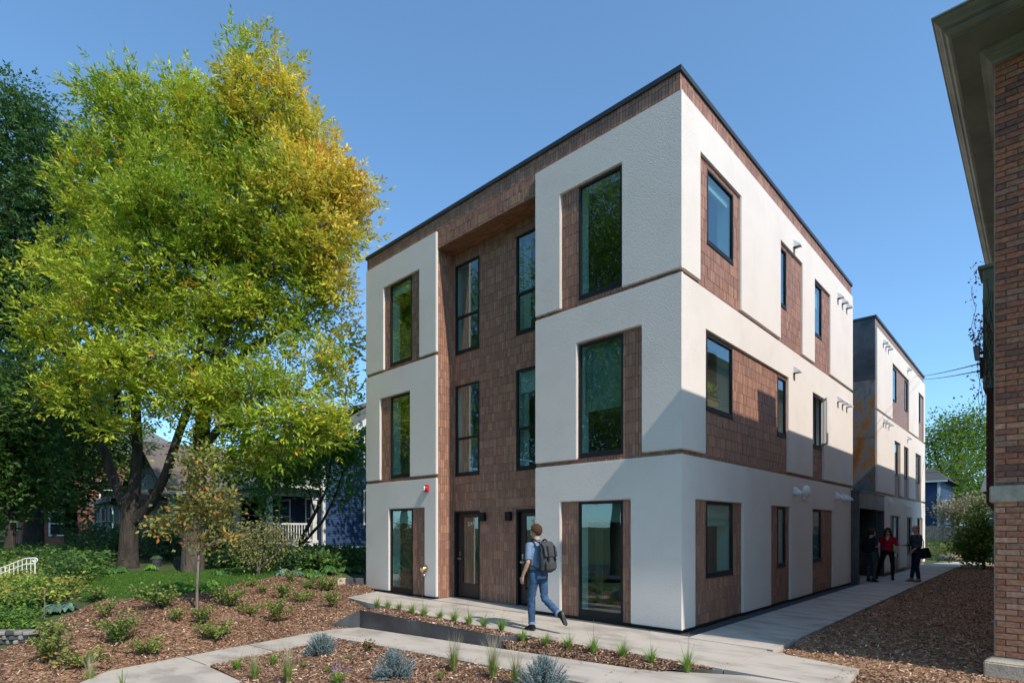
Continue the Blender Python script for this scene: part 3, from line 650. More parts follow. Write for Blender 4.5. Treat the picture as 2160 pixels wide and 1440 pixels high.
e = mounted('fire_alarm', 'red fire alarm strobe on the white wall above the street window', 'fire alarm', (-6.70, -.061, 2.70))
mb = MB(); mb.box((-.085, -.05, -.085), (.085, 0, .085)); mb.build('housing', M['red'], e, bevel=.012, seg=2)
mb = MB(); mb.box((-.06, -.085, -.055), (-.005, -.05, .055)); mb.build('strobe_lens', M['lens'], e, bevel=.01)
mb = MB(); mb.ball((.04, -.055, .0), (.035, .03, .05), 12, 8); mb.build('horn', M['red'], e, smooth='all')
e = mounted('hose_connection', 'round brass hose connection on the white wall beside tiles', 'hose connection', (-6.76, -.061, .72))
mb = MB(); mb.tube([(0, 0, 0), (0, -.012, 0)], .09, 20); mb.build('plate', M['brass'], e, smooth=True)
mb = MB(); mb.tube([(0, -.012, 0), (0, -.05, 0), (0, -.06, -.012), (0, -.1, -.03)], [.055, .055, .05, .05], 16); mb.tube([(0, -.1, -.03), (0, -.125, -.04)], .06, 16); mb.build('nozzle', M['brass'], e, smooth=True)
mb = MB(); mb.tube([(0, -.11, -.05), (0, -.1, -.12), (.01, -.07, -.16)], .006, 6); mb.ball((.01, -.06, -.17), .035, 10, 8); mb.build('cap_chain', M['chrome'], e, smooth=True)
# flower box behind the second floor corner pane
M['terracotta'] = var('terracotta', (.36, .15, .08), .12, 8, .8, .1, 60); M['leaf'] = tinted('leaf', .55, 0, transl=.38, vamt=0, spec=.35)
# ------------------------------------------------------------------ rear block and steel entrance
M['rust_steel'] = pm('rusting_steel', [(.34, (.09, .09, .095)), (.45, (.22, .21, .20)), (.49, (.24, .2, .16)), (.52, (.36, .16, .045)), (.66, (.17, .06, .025)), (.74, (.06, .035, .03)), (.8, (.3, .3, .31))], 1.1, .6, .15, 12, detail=9, stretch=(1.2, 1, .8), metal=.3)
def tile_field_mat(name):
    m, nt, b, L = nodes(name); g = N(nt, 'ShaderNodeNewGeometry').outputs['Position']
    sp = N(nt, 'ShaderNodeSeparateXYZ'); L.new(g, sp.inputs[0]); ad = N(nt, 'ShaderNodeMath', operation='ADD'); L.new(sp.outputs[0], ad.inputs[0]); L.new(sp.outputs[1], ad.inputs[1])
    cb = N(nt, 'ShaderNodeCombineXYZ'); L.new(ad.outputs[0], cb.inputs[0]); L.new(sp.outputs[2], cb.inputs[1])
    br = N(nt, 'ShaderNodeTexBrick', offset=0.0); br.inputs['Scale'].default_value = 1; br.inputs['Brick Width'].default_value = .0645; br.inputs['Row Height'].default_value = .2
    br.inputs['Mortar Size'].default_value = .004; br.inputs['Color1'].default_value = (.29, .165, .12, 1); br.inputs['Color2'].default_value = (.2, .115, .085, 1); br.inputs['Mortar'].default_value = (.34, .27, .22, 1)
    L.new(cb.outputs[0], br.inputs[0]); L.new(br.outputs[0], b.inputs['Base Color']); b.inputs['Roughness'].default_value = .6
    return m
M['tile_far'] = tile_field_mat('clay_tile_far')
RB = thing('rear_apartment_block', 'rear white apartment block with rusty steel end wall behind the people', 'building', (-4, 20, 0), world_parts=True)
W3 = [(17.85, 18.87, 6.86, 8.17), (20.82, 21.5, 6.86, 8.17), (24.25, 25.0, 6.86, 8.17)]; W2 = [(18.26, 19.15, 3.87, 5.2), (20.75, 21.4, 3.87, 5.2), (23.6, 24.8, 3.87, 5.2)]; W1 = [(18.2, 19.2, .5, 2.19), (21.6, 22.2, .5, 2.19), (23.9, 24.7, .5, 2.19)]
mb = MB(TR()); shell(mb, (14.95, 26.2, -.3, 9.3), W3 + W2 + W1); mb.build('alley_wall', [M['tile_far'], M['interior']], RB)
RO = {(6.02, 8.96): [(17.8, 21.55, 6.02, 8.26), (24.2, 25.8, 6.02, 8.23)], (3.03, 5.95): [(18.22, 19.5, 3.03, 5.23), (20.3, 21.45, 3.03, 5.23), (23.3, 24.95, 3.03, 5.23)], (.03, 2.95): [(17.35, 19.3, .03, 2.2), (21.0, 22.25, .03, 2.2), (23.75, 25.4, .03, 2.2)]}
for (w0, w1), hs in RO.items(): panel('stucco_panel', RB, TR(), (14.952, 26.2, w0, w1), hs, M['stucco'])
for w in W3 + W2 + W1: window(RB, TR(), w, sill=False)
for a, b in ((-.3, 3.0), (3.012, 4.98), (4.992, 7.08), (7.092, 9.3)):
    for x0, x1 in ((-3.0, -.002), (-6.0, -3.012), (-8.5, -6.012)):
        mb = MB(); mb.box((x0, 14.93, a), (x1, 14.949, b)); mb.build('steel_panel', M['steel'] if a > 7 or a < 0 else M['rust_steel'], RB, bevel=.004)
mb = MB(); mb.box((-8.5, 14.96, -.3), (-8.2, 26.2, 9.3)); mb.box((-8.2, 25.9, -.3), (-.3, 26.199, 9.3)); mb.build('rear_walls', M['stucco'], RB)
mb = MB(); mb.box((-8.2, 15.25, 8.8), (-.3, 25.9, 9.0)); mb.box((-8.2, 17.8, 0), (-.3, 17.9, 8.8)); mb.box((-3, 15.0, 0), (-2.9, 25.9, 8.8))
for z in (-.1, 2.83, 5.83): mb.box((-8.2, 15.0, z), (-.3, 25.9, z + .15))
mb.build('flat_roof', M['interior'], RB)
mb = MB(); mb.box((-8.55, 14.9, 9.3), (.045, 15.25, 9.385)); mb.box((-.3, 15.25, 9.3), (.045, 26.25, 9.385)); mb.build('coping', M['coping'], RB)
for p in ((1859, 722), (1864.5, 729), (1870, 735), (1911, 779), (1859, 888), (1864.5, 891), (1871, 895), (1911, 924), (1872, 1058), (1904, 1066), (1911, 1068)):
    u, w = onX(*p); hood(RB, u, w)
EN = thing('steel_entrance', 'dark steel entrance portal between the two white blocks', 'entrance', (-.5, 13, 0), world_parts=True)
mb = MB(); mb.box((-.6, 11.15, -.1), (.28, 11.21, 2.331)); mb.build('side_plate', M['steel'], EN, bevel=.004)
mb = MB(); mb.box((.062, 14.89, -.1), (.28, 14.945, 2.331)); mb.build('side_plate', M['steel'], EN, bevel=.004)
M['steel_light'] = pm('milled_steel', [(.3, (.09, .09, .088)), (.7, (.2, .195, .185))], 1.5, .5, .1, 10, metal=.4)
for a, b in ((11.15, 13.12), (13.13, 14.945)):
    mb = MB(); mb.box((.262, a, 2.332), (.281, b, 2.85)); mb.build('header_plate', M['steel_light'], EN, bevel=.003)
mb = MB(); mb.box((.062, 11.151, 2.332), (.26, 11.19, 2.85)); mb.build('header_end', M['steel'], EN, bevel=.003)
mb = MB(); mb.box((.03, 11.1, 2.852), (.31, 15.0, 2.90)); mb.build('header_cap', M['steel_light'], EN)
mb = MB(); mb.box((-5, 11.41, 2.34), (.26, 14.92, 2.84)); mb.build('passage_ceiling', M['black'], EN)  # black surfaces stand for the dark depth of the passage
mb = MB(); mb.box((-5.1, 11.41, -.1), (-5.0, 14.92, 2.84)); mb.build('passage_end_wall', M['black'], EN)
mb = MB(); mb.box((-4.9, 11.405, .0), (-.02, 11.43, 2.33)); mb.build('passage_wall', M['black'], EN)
mb = MB(); mb.box((-4.9, 14.90, .0), (.05, 14.928, 2.33)); mb.build('passage_wall', M['steel'], EN)
mb = MB(); mb.box((-5, 11.2, -.1), (.3, 14.93, -.004)); mb.build('passage_floor', M['concrete'], EN)

# ------------------------------------------------------------------ brick house on the right
BX, BY = 3.97, .06
M['brick'] = tinted('old_brick', .9, .5, 70, vamt=.3, vscale=25, spec=.15, dist=.006)
M['brick_mortar'] = var('brick_mortar', (.20, .155, .12), .3, 20, .95, .4, 90)
M['stone'] = pm('limestone', [(.3, (.34, .28, .21)), (.7, (.56, .47, .36))], 5, .9, .5, 60)
M['cornice'] = pm('painted_sheet_metal', [(.3, (.11, .135, .115)), (.55, (.21, .24, .205)), (.8, (.31, .32, .27))], 1.6, .55, .12, 6, detail=8)
M['soffit'] = pm('soffit_metal', [(.3, (.085, .105, .085)), (.6, (.15, .17, .14)), (.8, (.22, .225, .185))], 1.4, .5, .1, 6, detail=8)
M['green_metal'] = pm('green_painted_metal', [(.25, (.10, .15, .115)), (.6, (.17, .225, .17)), (.8, (.22, .19, .12))], 2.2, .6, .2, 15, detail=8)
M['rust'] = pm('brown_rust', [(.3, (.035, .014, .010)), (.7, (.085, .032, .02))], 6, .85, .3, 40)
BH = thing('brick_house', 'old red brick house with deep metal eave at the right edge', 'house', (8, 7, 0), world_parts=True)
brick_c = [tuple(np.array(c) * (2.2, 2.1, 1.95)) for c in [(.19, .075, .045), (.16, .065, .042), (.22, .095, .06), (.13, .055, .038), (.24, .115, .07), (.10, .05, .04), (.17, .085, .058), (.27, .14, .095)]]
mb = MB(); mb.box((BX, BY, -.2), (12, 24.0, 7.2)); mb.build('wall', M['brick_mortar'], BH)
rows = []; z = .21; i = 0; rb = random.Random(5); cache = {}
def brk(l, k):
    if (l, k) not in cache:
        m_ = MB(); m_.col = brick_c[k]; m_.box((0, -.012, .005), (l - .009, .02, .065)); cache[(l, k)] = m_.mesh('brick', M['brick'], tint=True, bevel=.003)
    return cache[(l, k)]
cnt = 0; extra = MB()
while z < 7.22:
    rec = z < 2.0 and i % 6 == 5
    if not (2.015 < z + .035 < 2.22):
        x = BX + (.018 if rec else 0.0); first = .205 if i % 2 else .10
        for j in range(13):
            l = first if j == 0 else .205
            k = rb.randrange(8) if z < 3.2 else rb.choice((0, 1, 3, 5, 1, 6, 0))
            if z < 2.0: k = rb.choice((0, 2, 4, 6, 7, 4, 2))  # bounced sunlight put into the colour: paler bricks in the lowest courses
            if j < 3 and cnt < 300:
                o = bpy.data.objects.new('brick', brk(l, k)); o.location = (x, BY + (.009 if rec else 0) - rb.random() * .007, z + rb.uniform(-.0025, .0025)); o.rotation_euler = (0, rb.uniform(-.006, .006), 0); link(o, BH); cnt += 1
            else:
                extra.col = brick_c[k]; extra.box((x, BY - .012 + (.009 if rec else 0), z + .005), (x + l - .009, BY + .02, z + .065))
            x += l
            if x > BX + 2.4: break
    z += .0702; i += 1
o = extra.build('brick_field', M['brick'], BH, tint=True); o['kind'] = 'stuff'
# west face of the house: coursed brick, unseen, made pale to bounce light into the alley
def wall_brick(name, c1, c2, mo):
    m, nt, b, L = nodes(name); g = N(nt, 'ShaderNodeNewGeometry').outputs['Position']
    sp = N(nt, 'ShaderNodeSeparateXYZ'); L.new(g, sp.inputs[0]); ad = N(nt, 'ShaderNodeMath', operation='ADD'); L.new(sp.outputs[0], ad.inputs[0]); L.new(sp.outputs[1], ad.inputs[1])
    cb = N(nt, 'ShaderNodeCombineXYZ'); L.new(ad.outputs[0], cb.inputs[0]); L.new(sp.outputs[2], cb.inputs[1])
    br = N(nt, 'ShaderNodeTexBrick'); br.inputs['Scale'].default_value = 1; br.inputs['Brick Width'].default_value = .205; br.inputs['Row Height'].default_value = .0702
    br.inputs['Mortar Size'].default_value = .005; br.inputs['Color1'].default_value = (*c1, 1); br.inputs['Color2'].default_value = (*c2, 1); br.inputs['Mortar'].default_value = (*mo, 1)
    L.new(cb.outputs[0], br.inputs[0]); L.new(br.outputs[0], b.inputs['Base Color']); b.inputs['Roughness'].default_value = .9
    bp = N(nt, 'ShaderNodeBump'); bp.inputs['Strength'].default_value = .6; bp.inputs['Distance'].default_value = .008; bp.invert = True; L.new(br.outputs['Fac'], bp.inputs['Height']); L.new(bp.outputs[0], b.inputs['Normal'])
    return m
M['wall_brick'] = wall_brick('pale_bounce_brick', (.52, .40, .31), (.44, .33, .25), (.55, .5, .43))
mb = MB(); mb.box((BX - .012, BY + .03, .2), (BX - .001, 24.0, 7.2)); mb.build('west_facing', M['wall_brick'], BH)
mb = MB(); mb.box((BX + 2.3, BY - .009, .2), (12, BY - .001, 7.2)); mb.build('street_facing', wall_brick('red_face_brick', (.40, .16, .09), (.30, .12, .075), (.3, .24, .19)), BH)
mb = MB(); mb.box((BX - .05, BY - .05, 2.02), (12, BY + .1, 2.215)); mb.build('stone_band', M['stone'], BH, bevel=.012, seg=2)
mb = MB(); mb.box((BX - .05, BY + .103, 2.02), (BX - .013, 24.0, 2.215)); mb.build('stone_band', M['stone'], BH, bevel=.012)
mb = MB(); mb.add([(BX - .10, BY - .10, -.04), (11.9, BY - .10, -.04), (11.9, BY + .1, -.04), (BX - .10, BY + .1, -.04), (BX - .10, BY - .10, .145), (11.9, BY - .10, .145), (11.9, BY + .1, .205), (BX - .02, BY + .1, .205), (BX - .02, BY - .02, .205), (11.9, BY - .02, .205), (BX - .10, BY + .1, .145)],
                  [(0, 1, 5, 4), (0, 4, 10, 3), (4, 5, 9, 8), (4, 8, 7, 10), (8, 9, 6, 7), (0, 3, 2, 1), (1, 2, 6, 9, 5), (3, 10, 7, 6, 2)])
mb.build('plinth_stone', M['stone'], BH, bevel=.012, seg=2)
mb = MB(); mb.box((BX - .05, BY - .05, -.25), (11.9, BY + .1, -.04)); mb.build('footing', M['stone'], BH)
prof = [(.0, 7.16), (.03, 7.16), (.035, 7.24), (.075, 7.27), (.08, 7.33), (.125, 7.345), (.13, 7.40), (.345, 7.405), (.345, 7.44), (.375, 7.45), (.40, 7.50), (.40, 7.55), (.425, 7.56), (.44, 7.60), (.47, 7.65), (.485, 7.70), (.50, 7.705), (.50, 7.745)]
prof = [(a_, 7.18 + (b_ - 7.16) * .43) for a_, b_ in prof]; FO = 1.88
def eave(p0, p1, mat, nm):
    m_ = MB(); P = []
    for e_, z_ in prof[p0:p1]: P += [(BX - e_, 24.4, z_), (BX - e_, BY - e_ * FO, z_), (12, BY - e_ * FO, z_)]
    n = len(P) // 3; m_.add(P, [(3 * q + s_, 3 * q + s_ + 1, 3 * q + s_ + 4, 3 * q + s_ + 3) for q in range(n - 1) for s_ in (0, 1)]); return m_.build(nm, mat, BH, recalc=False)
eave(0, 7, M['cornice'], 'bed_moulding'); eave(6, 8, M['soffit'], 'soffit'); eave(7, 18, M['cornice'], 'gutter')
M['roof_dark'] = var('dark_shingle', (.06, .058, .056), .25, 6, .9, .3, 60)
mb = MB(); e_ = .5
mb.add([(BX - e_, BY - e_ * FO, 7.43), (12, BY - e_ * FO, 7.43), (12, 24.4, 7.43), (BX - e_, 24.4, 7.43), (8, 4.5, 9.4), (12, 4.5, 9.4), (12, 20, 9.4), (8, 20, 9.4)], [(0, 1, 5, 4), (0, 4, 7, 3), (3, 7, 6, 2), (4, 5, 6, 7)]); mb.build('roof', M['roof_dark'], BH, recalc=False)
mb = MB(); mb.box((4.2, 2.98, 7.3), (5.0, 3.98, 8.68)); mb.box((4.15, 2.93, 8.68), (5.05, 4.03, 8.79)); mb.build('chimney', M['wall_brick'], BH)
# green sheet-metal casing, rusty channel, flood light and wires on the alley side
YG = 1.15
xg0 = onY(2073, 700, YG)[0]; zg1 = onY(2085, 566, YG)[1]; zg0 = onY(2085, 818, YG)[1]; xr0 = onY(2080, 900, YG)[0]; zr0 = onY(2085, 1075, YG)[1]
MC = thing('metal_casing', 'green painted metal casing with rusty channel on the brick side wall', 'metal casing', (BX - .2, YG, 0), world_parts=True)
mb = MB(); mb.box((xg0, YG, zg0), (BX - .014, YG + .5, zg1)); mb.build('casing', M['green_metal'], MC, bevel=.006)
mb = MB(); mb.box((xg0 - .05, YG - .04, zg1 + .002), (BX - .014, YG + .55, zg1 + .05)); mb.build('casing_cap', M['green_metal'], MC, bevel=.005)
mb = MB(); mb.add([(xr0, YG + .02, zg0 - .003), (xr0, YG + .02, zr0 + .1), (BX - .014, YG + .02, zr0 - .1), (BX - .014, YG + .02, zg0 - .003), (xr0, YG + .42, zg0 - .003), (xr0, YG + .42, zr0 + .1), (BX - .014, YG + .42, zr0 - .1), (BX - .014, YG + .42, zg0 - .003)], [(0, 1, 2, 3), (4, 7, 6, 5), (0, 4, 5, 1), (1, 5, 6, 2)]); mb.build('rusty_channel', M['rust'], MC)
for k in range(13):
    zz = zr0 + .25 + k * (zg0 - zr0 - .4) / 12
    mb = MB(); mb.ball((xr0 + .012, YG + .018, zz), .010, 6, 4); mb.build('rivet', M['steel_light'], MC)
FL = thing('flood_light', 'small grey flood light hanging on the vine grown casing', 'flood light', (xg0 - .06, YG - .02, onY(2068, 745, YG)[1]))
mb = MB(); mb.add([(-.04, -.05, .09), (.03, -.05, .10), (.03, .05, .10), (-.04, .05, .09), (-.02, -.035, -.09), (.03, -.035, -.09), (.03, .035, -.09), (-.02, .035, -.09)], [(0, 1, 2, 3), (7, 6, 5, 4), (0, 4, 5, 1), (1, 5, 6, 2), (2, 6, 7, 3), (3, 7, 4, 0)]); mb.build('housing', M['steel_light'], FL, bevel=.004)
mb = MB(); mb.box((.03, -.015, -.02), (.075, .015, .02)); mb.build('bracket', M['rust'], FL)
def wire(label, a, b, sag, r=.007, name='power_line', group=None, mat=None):
    a, b = Vector(a), Vector(b); n = 14
    P = [a.lerp(b, i / n) - Vector((0, 0, sag * 4 * (i / n) * (1 - i / n))) for i in range(n + 1)]
    m_ = MB(); m_.tube([p - a for p in P], r, 5); o = m_.build(name, mat or M['black'], smooth='all'); o.location = a; tag(o, label, 'power line', group)
    return o
zi = onY(2068, 767, YG)[1]; zj = onY(2068, 782, YG)[1]
IN = thing('insulator_rack', 'rusty insulator rack holding two overhead wires', 'insulator', (xg0 - .03, YG, zi - .08))
mb = MB(); mb.box((.0, -.02, -.12), (.03, .02, .16)); mb.build('rack', M['rust'], IN)
for dz in (.08, .08 + zj - zi, -.02):
    mb = MB(); mb.tube([(-.035, 0, dz), (-.025, 0, dz), (-.02, 0, dz), (.0, 0, dz)], [.012, .022, .014, .014], 8); mb.build('insulator', M['steel_light'], IN, smooth=True)
wire('upper black wire from the brick house to the rear block', (xg0 - .06, YG, zi), tuple(atD(1930, 793, 27)), .05, .008)
wire('lower black wire from the brick house to the rear block', (xg0 - .06, YG, zj), tuple(atD(1945, 799, 27)), .04, .008)
for k, (y0, y1, nm) in enumerate(((912, 886, 'topmost'), (979, 966, 'second'), (992, 985, 'third'), (1006, 1005, 'lowest straight'))):
    wire('%s pale wire crossing in front of the far tree' % nm, tuple(atD(1880, y0 + 6, 32)), tuple(atD(2140, y1 - 6, 24)), .1, .018, mat=M['steel_light'])
# ------------------------------------------------------------------ neighbouring houses on the left
M['blue'] = var('blue_clapboard', (.024, .058, .135), .12, 3, .6, .05, 40); M['blue_door'] = var('navy_paint', (.012, .022, .05), .1, 3, .4, 0)
M['trim'] = var('white_trim', (.62, .63, .62), .08, 4, .6, .04, 40); M['grey_wall'] = var('grey_painted_wall', (.33, .36, .38), .1, 3, .75, .06, 40)
M['shingle'] = pm('brown_shingle', [(.3, (.09, .075, .068)), (.7, (.19, .16, .145))], 9, .95, .5, 25, stretch=(1, 1, 3))
M['shingle_grey'] = pm('grey_shingle', [(.3, (.085, .088, .09)), (.7, (.19, .19, .19))], 9, .95, .5, 25, stretch=(1, 1, 3))
def siding(name, parent, T, u0, u1, w0, w1, mat, step=.11, top=None, holes=()):
    """lapped boards; top(w) may narrow the span towards a gable"""
    mb = MB(T); w = w0
    while w < w1 - .02:
        e = min(w + step, w1); a, b = (u0, u1) if top is None else top(w)
        if b - a > .05:
            for s0, s1 in [(a, b)] if not holes else [(c[0], c[1]) for c in cells((a, b, w + .001, e), holes)]:
                mb.add([(s0, 0, w), (s1, 0, w), (s1, .022, w), (s0, .022, w), (s0, 0, e), (s1, 0, e), (s1, .006, e), (s0, .006, e)], [(3, 2, 6, 7), (0, 1, 2, 3), (1, 5, 6, 2), (0, 3, 7, 4), (4, 7, 6, 5)])
        w += step
    o = mb.build(name, mat, parent, recalc=False); o['kind'] = 'stuff'; return o
def sash_window(parent, T, u0, u1, w0, w1, trim='trim', d=.03, gl='glass_clear'):
    mb = MB(T); f = .09
    mb.box((u0 - f, 0, w0 - f), (u0, d + .02, w1 + f)); mb.box((u1, 0, w0 - f), (u1 + f, d + .02, w1 + f)); mb.box((u0, 0, w1), (u1, d + .02, w1 + f)); mb.box((u0, 0, w0 - f), (u1, d + .04, w0)); mb.box((u0, .005, (w0 + w1) / 2 - .025), (u1, d, (w0 + w1) / 2 + .025))
    o = mb.build('window', M[trim], parent)
    g = MB(T); g.box((u0, .004, w0), (u1, .012, (w0 + w1) / 2 - .025)); g.build('pane', M[gl], o); g = MB(T); g.box((u0, .004, (w0 + w1) / 2 + .025), (u1, .012, w1)); g.build('pane', M[gl], o)
    g = MB(T); g.box((u0 - .02, -.05, w0 - .02), (u1 + .02, .002, w1 + .02)); g.build('shade', M['black'], o)  # black slab behind the panes in place of a dark room
    return o
# blue house
X1, Y1, gz = -18.97, 3.64, .62
BL = thing('blue_house', 'blue clapboard house with white trim and a columned porch', 'house', (X1 - 3, Y1 + 4, gz), world_parts=True)
ze, yr, X0, Y2 = 5.45, Y1 + 4.2, X1 - 6.2, Y1 + 8.4; zr = ze + 4.2 * .70
mb = MB(); mb.box((X0, Y1, gz - .3), (X1 - .03, Y2, ze)); mb.add([(X1 - .03, Y1, ze), (X1 - .03, Y2, ze), (X1 - .03, yr, zr), (X0, Y1, ze), (X0, Y2, ze), (X0, yr, zr)], [(0, 1, 2), (5, 4, 3)]); mb.build('walls', M['blue'], BL)
siding('side_clapboards', BL, TR(X1 - .03), Y1 + .1, Y2, gz + .3, zr - .1, M['blue'], top=lambda w: (Y1 + .1, Y2) if w < ze else (Y1 + (w - ze) / .7, Y2 - (w - ze) / .7))
siding('front_clapboards', BL, TF(Y1), X0, X1 - .1, gz + .3, ze, M['blue'])
mb = MB(); mb.box((X1 - .11, Y1 - .03, gz + .25), (X1 + .01, Y1 + .10, ze)); mb.build('corner_board', M['trim'], BL)
mb = MB(); mb.box((X0, Y1 - .02, gz - .3), (X1 + .005, Y2, gz + .28)); mb.build('foundation', M['grey_wall'], BL)
for yy, zz in ((Y1 + 2.1, 1.95), (Y1 + 2.1, 4.6)): sash_window(BL, TR(X1), yy, yy + .9, zz, zz + 1.5)
oh = .45
for s_, nm in ((-1, 'roof_slope'), (1, 'roof_slope')):
    ya = Y1 - oh if s_ < 0 else Y2 + oh; za = ze - oh * .7
    mb = MB(); mb.add([(X0 - .4, ya, za), (X1 + .4, ya, za), (X1 + .4, yr, zr + .02), (X0 - .4, yr, zr + .02), (X0 - .4, ya, za + .12), (X1 + .4, ya, za + .12), (X1 + .4, yr, zr + .14), (X0 - .4, yr, zr + .14)], [(0, 1, 2, 3), (7, 6, 5, 4), (0, 4, 5, 1), (1, 5, 6, 2), (0, 3, 7, 4)]); mb.build(nm, M['shingle_grey'], BL)
    mb = MB(); mb.extr([(-.02, -.26), (.02, -.26), (.02, .02), (-.02, .02)], (X1 + .40, ya, za + .0), (X1 + .40, yr, zr + .02)); mb.build('bargeboard', M['trim'], BL)
mb = MB(); mb.box((X0 - .4, Y1 - oh - .06, ze - oh * .7 - .08), (X1 + .38, Y1 - oh + .02, ze - oh * .7 + .1)); mb.build('eave_board', M['trim'], BL)
# dormer
dx, dy = X1 - 3.3, Y1 + .75; dt = ze + 1.35
mb = MB(); mb.box((dx - .9, dy, ze - .1), (dx + 1.3, yr - .6, dt)); mb.build('dormer', M['grey_wall'], BL)
mb = MB(); q = [(dx - 1.1, dy - .3, dt - .05), (dx + 1.5, dy - .3, dt - .05), (dx + 1.5, yr - .35, zr - .2), (dx - 1.1, yr - .35, zr - .2)]
mb.add(q + [(a, b, c + .13) for a, b, c in q], [(0, 1, 2, 3), (7, 6, 5, 4), (0, 4, 5, 1), (1, 5, 6, 2), (0, 3, 7, 4)]); mb.build('dormer_roof', M['shingle_grey'], BL)
sash_window(BL, TF(dy), dx - .5, dx + .15, ze + .3, ze + 1.1); sash_window(BL, TF(dy), dx + .45, dx + 1.05, ze + .3, ze + 1.1)
# porch
px0, px1, py0, fz = X0 - .2, X1 - .45, 1.35, gz + .42
mb = MB(); mb.box((px0, py0, fz - .14), (px1, Y1, fz)); mb.build('porch_floor', M['trim'], BL)
mb = MB(); mb.box((px0 + .1, py0 + .1, gz - .4), (px1 - .1, Y1, fz - .14)); mb.build('porch_skirt', M['grey_wall'], BL)
mb = MB(); zp = 3.42
mb.box((px0, py0 - .02, zp - .3), (px1, py0 + .22, zp)); mb.box((px1 - .22, py0 + .22, zp - .3), (px1, Y1, zp)); mb.build('porch_beam', M['trim'], BL)
mb = MB(); mb.add([(px0 - .35, py0 - .4, zp + .02), (px1 + .35, py0 - .4, zp + .02), (px1 + .35, Y1, zp + .02), (px0 - .35, py0 - .4, zp + .16), (px1 + .35, py0 - .4, zp + .16), (px1 + .35, Y1, zp + .16), (px1 - .9, Y1 - .03, zp + 1.05), (px0 - .35, Y1 - .03, zp + 1.05), (px0 - .35, Y1, zp + .02)], [(0, 1, 4, 3), (1, 2, 5, 4), (3, 4, 6, 7), (4, 5, 6), (0, 8, 2, 1)]); mb.build('porch_roof', M['shingle_grey'], BL, recalc=False)
mb = MB(); mb.box((px0 - .37, py0 - .43, zp + .01), (px1 + .37, py0 - .402, zp + .17)); mb.box((px1 + .352, py0 - .40, zp + .01), (px1 + .38, Y1, zp + .17)); mb.build('porch_fascia', M['trim'], BL)
for x, y in ((px1 - .12, py0 + .12), (px1 - .12, Y1 - .16), (px0 + 2.2, py0 + .12)):
    mb = MB(); mb.box((x - .1, y - .1, fz), (x + .1, y + .1, zp - .3)); mb.box((x - .14, y - .14, zp - .42), (x + .14, y + .14, zp - .302)); mb.box((x - .14, y - .14, fz), (x + .14, y + .14, fz + .14)); mb.build('porch_column', M['trim'], BL)
mb = MB(); xr = px1 - .12
mb.box((xr - .035, py0 + .24, fz + .82), (xr + .035, Y1 - .28, fz + .9)); mb.box((xr - .03, py0 + .24, fz + .1), (xr + .03, Y1 - .28, fz + .17)); mb.build('porch_rail', M['trim'], BL)
for k in range(14):
    yy = py0 + .34 + k * (Y1 - .36 - py0 - .34) / 13
    mb = MB(); mb.box((xr - .02, yy - .02, fz + .17), (xr + .02, yy + .02, fz + .82)); mb.build('baluster', M['trim'], BL)
dr = MB(TF(Y1)); dr.box((X1 - 2.6, .0, fz), (X1 - 1.75, .05, fz + 2.05)); dr.build('door', M['blue_door'], BL)
sash_window(BL, TF(Y1), X1 - 1.55, X1 - .75, fz + .25, fz + 2.0)
sash_window(BL, TF(Y1), X1 - 4.4, X1 - 3.3, fz + .5, fz + 2.0)

# grey bungalow
GX1, GY1, gz = -25.6, -.6, .5
GB = thing('grey_bungalow', 'grey bungalow with brown shingle roof behind the big tree trunk', 'house', (GX1 - 4, GY1 + 4, gz), world_parts=True)
GX0, GY2, ze = GX1 - 7.5, GY1 + 10, 3.75; xr = (GX0 + GX1) / 2; zr = ze + 3.75 * .62
mb = MB(); mb.box((GX0, GY1 + 2.2, gz - .3), (GX1, GY2, ze)); mb.add([(GX0, GY1 + .02, ze), (GX1, GY1 + .02, ze), (xr, GY1 + .02, zr), (GX0, GY2, ze), (GX1, GY2, ze), (xr, GY2, zr)], [(0, 1, 2), (5, 4, 3)]); mb.build('walls', M['grey_wall'], GB)
for s_ in (-1, 1):
    xa = xr + s_ * (3.75 + .5); za = ze - .5 * .62
    mb = MB(); mb.add([(xa, GY1 - .5, za), (xr, GY1 - .5, zr), (xr, GY2 + .4, zr), (xa, GY2 + .4, za), (xa, GY1 - .5, za + .13), (xr, GY1 - .5, zr + .13), (xr, GY2 + .4, zr + .13), (xa, GY2 + .4, za + .13)], [(0, 1, 2, 3), (7, 6, 5, 4), (0, 4, 5, 1), (1, 5, 6, 2), (3, 2, 6, 7), (0, 3, 7, 4)]); mb.build('roof_slope', M['shingle'], GB)
mb = MB(); mb.box((GX1 + .5, GY1 - .5, ze - .42), (GX1 + .6, GY2 + .4, ze - .28)); mb.build('gutter', M['trim'], GB)
mb = MB(); mb.tube([(GX1 + .5, GY1 - .35, ze - .4), (GX1 + .06, GY1 - .1, ze - .75), (GX1 + .06, GY1 - .1, gz)], .05, 6); mb.build('downpipe', M['trim'], GB)
mb = MB(); mb.box((GX0, GY1, ze - .45), (GX1, GY1 + .25, ze + .03)); mb.box((GX1 - .25, GY1 + .25, ze - .45), (GX1, GY1 + 2.2, ze + .03)); mb.build('porch_beam', M['trim'], GB)
for x in (GX1 - .15, GX1 - 2.4, GX0 + .15):
    mb = MB(); mb.box((x - .15, GY1 + .02, gz), (x + .15, GY1 + .3, ze - .45)); mb.build('porch_post', M['trim'], GB)
mb = MB(); mb.box((GX0, GY1 + .06, gz - .3), (GX1, GY1 + .2, gz + 1.15)); mb.box((GX1 - .16, GY1 + .2, gz - .3), (GX1 - .02, GY1 + 2.2, gz + 1.15)); mb.build('porch_parapet', M['grey_wall'], GB)
for a in (GX1 - 2.1, GX1 - 3.9): sash_window(GB, TF(GY1 + 2.2), a, a + .95, gz + 1.1, gz + 2.6)
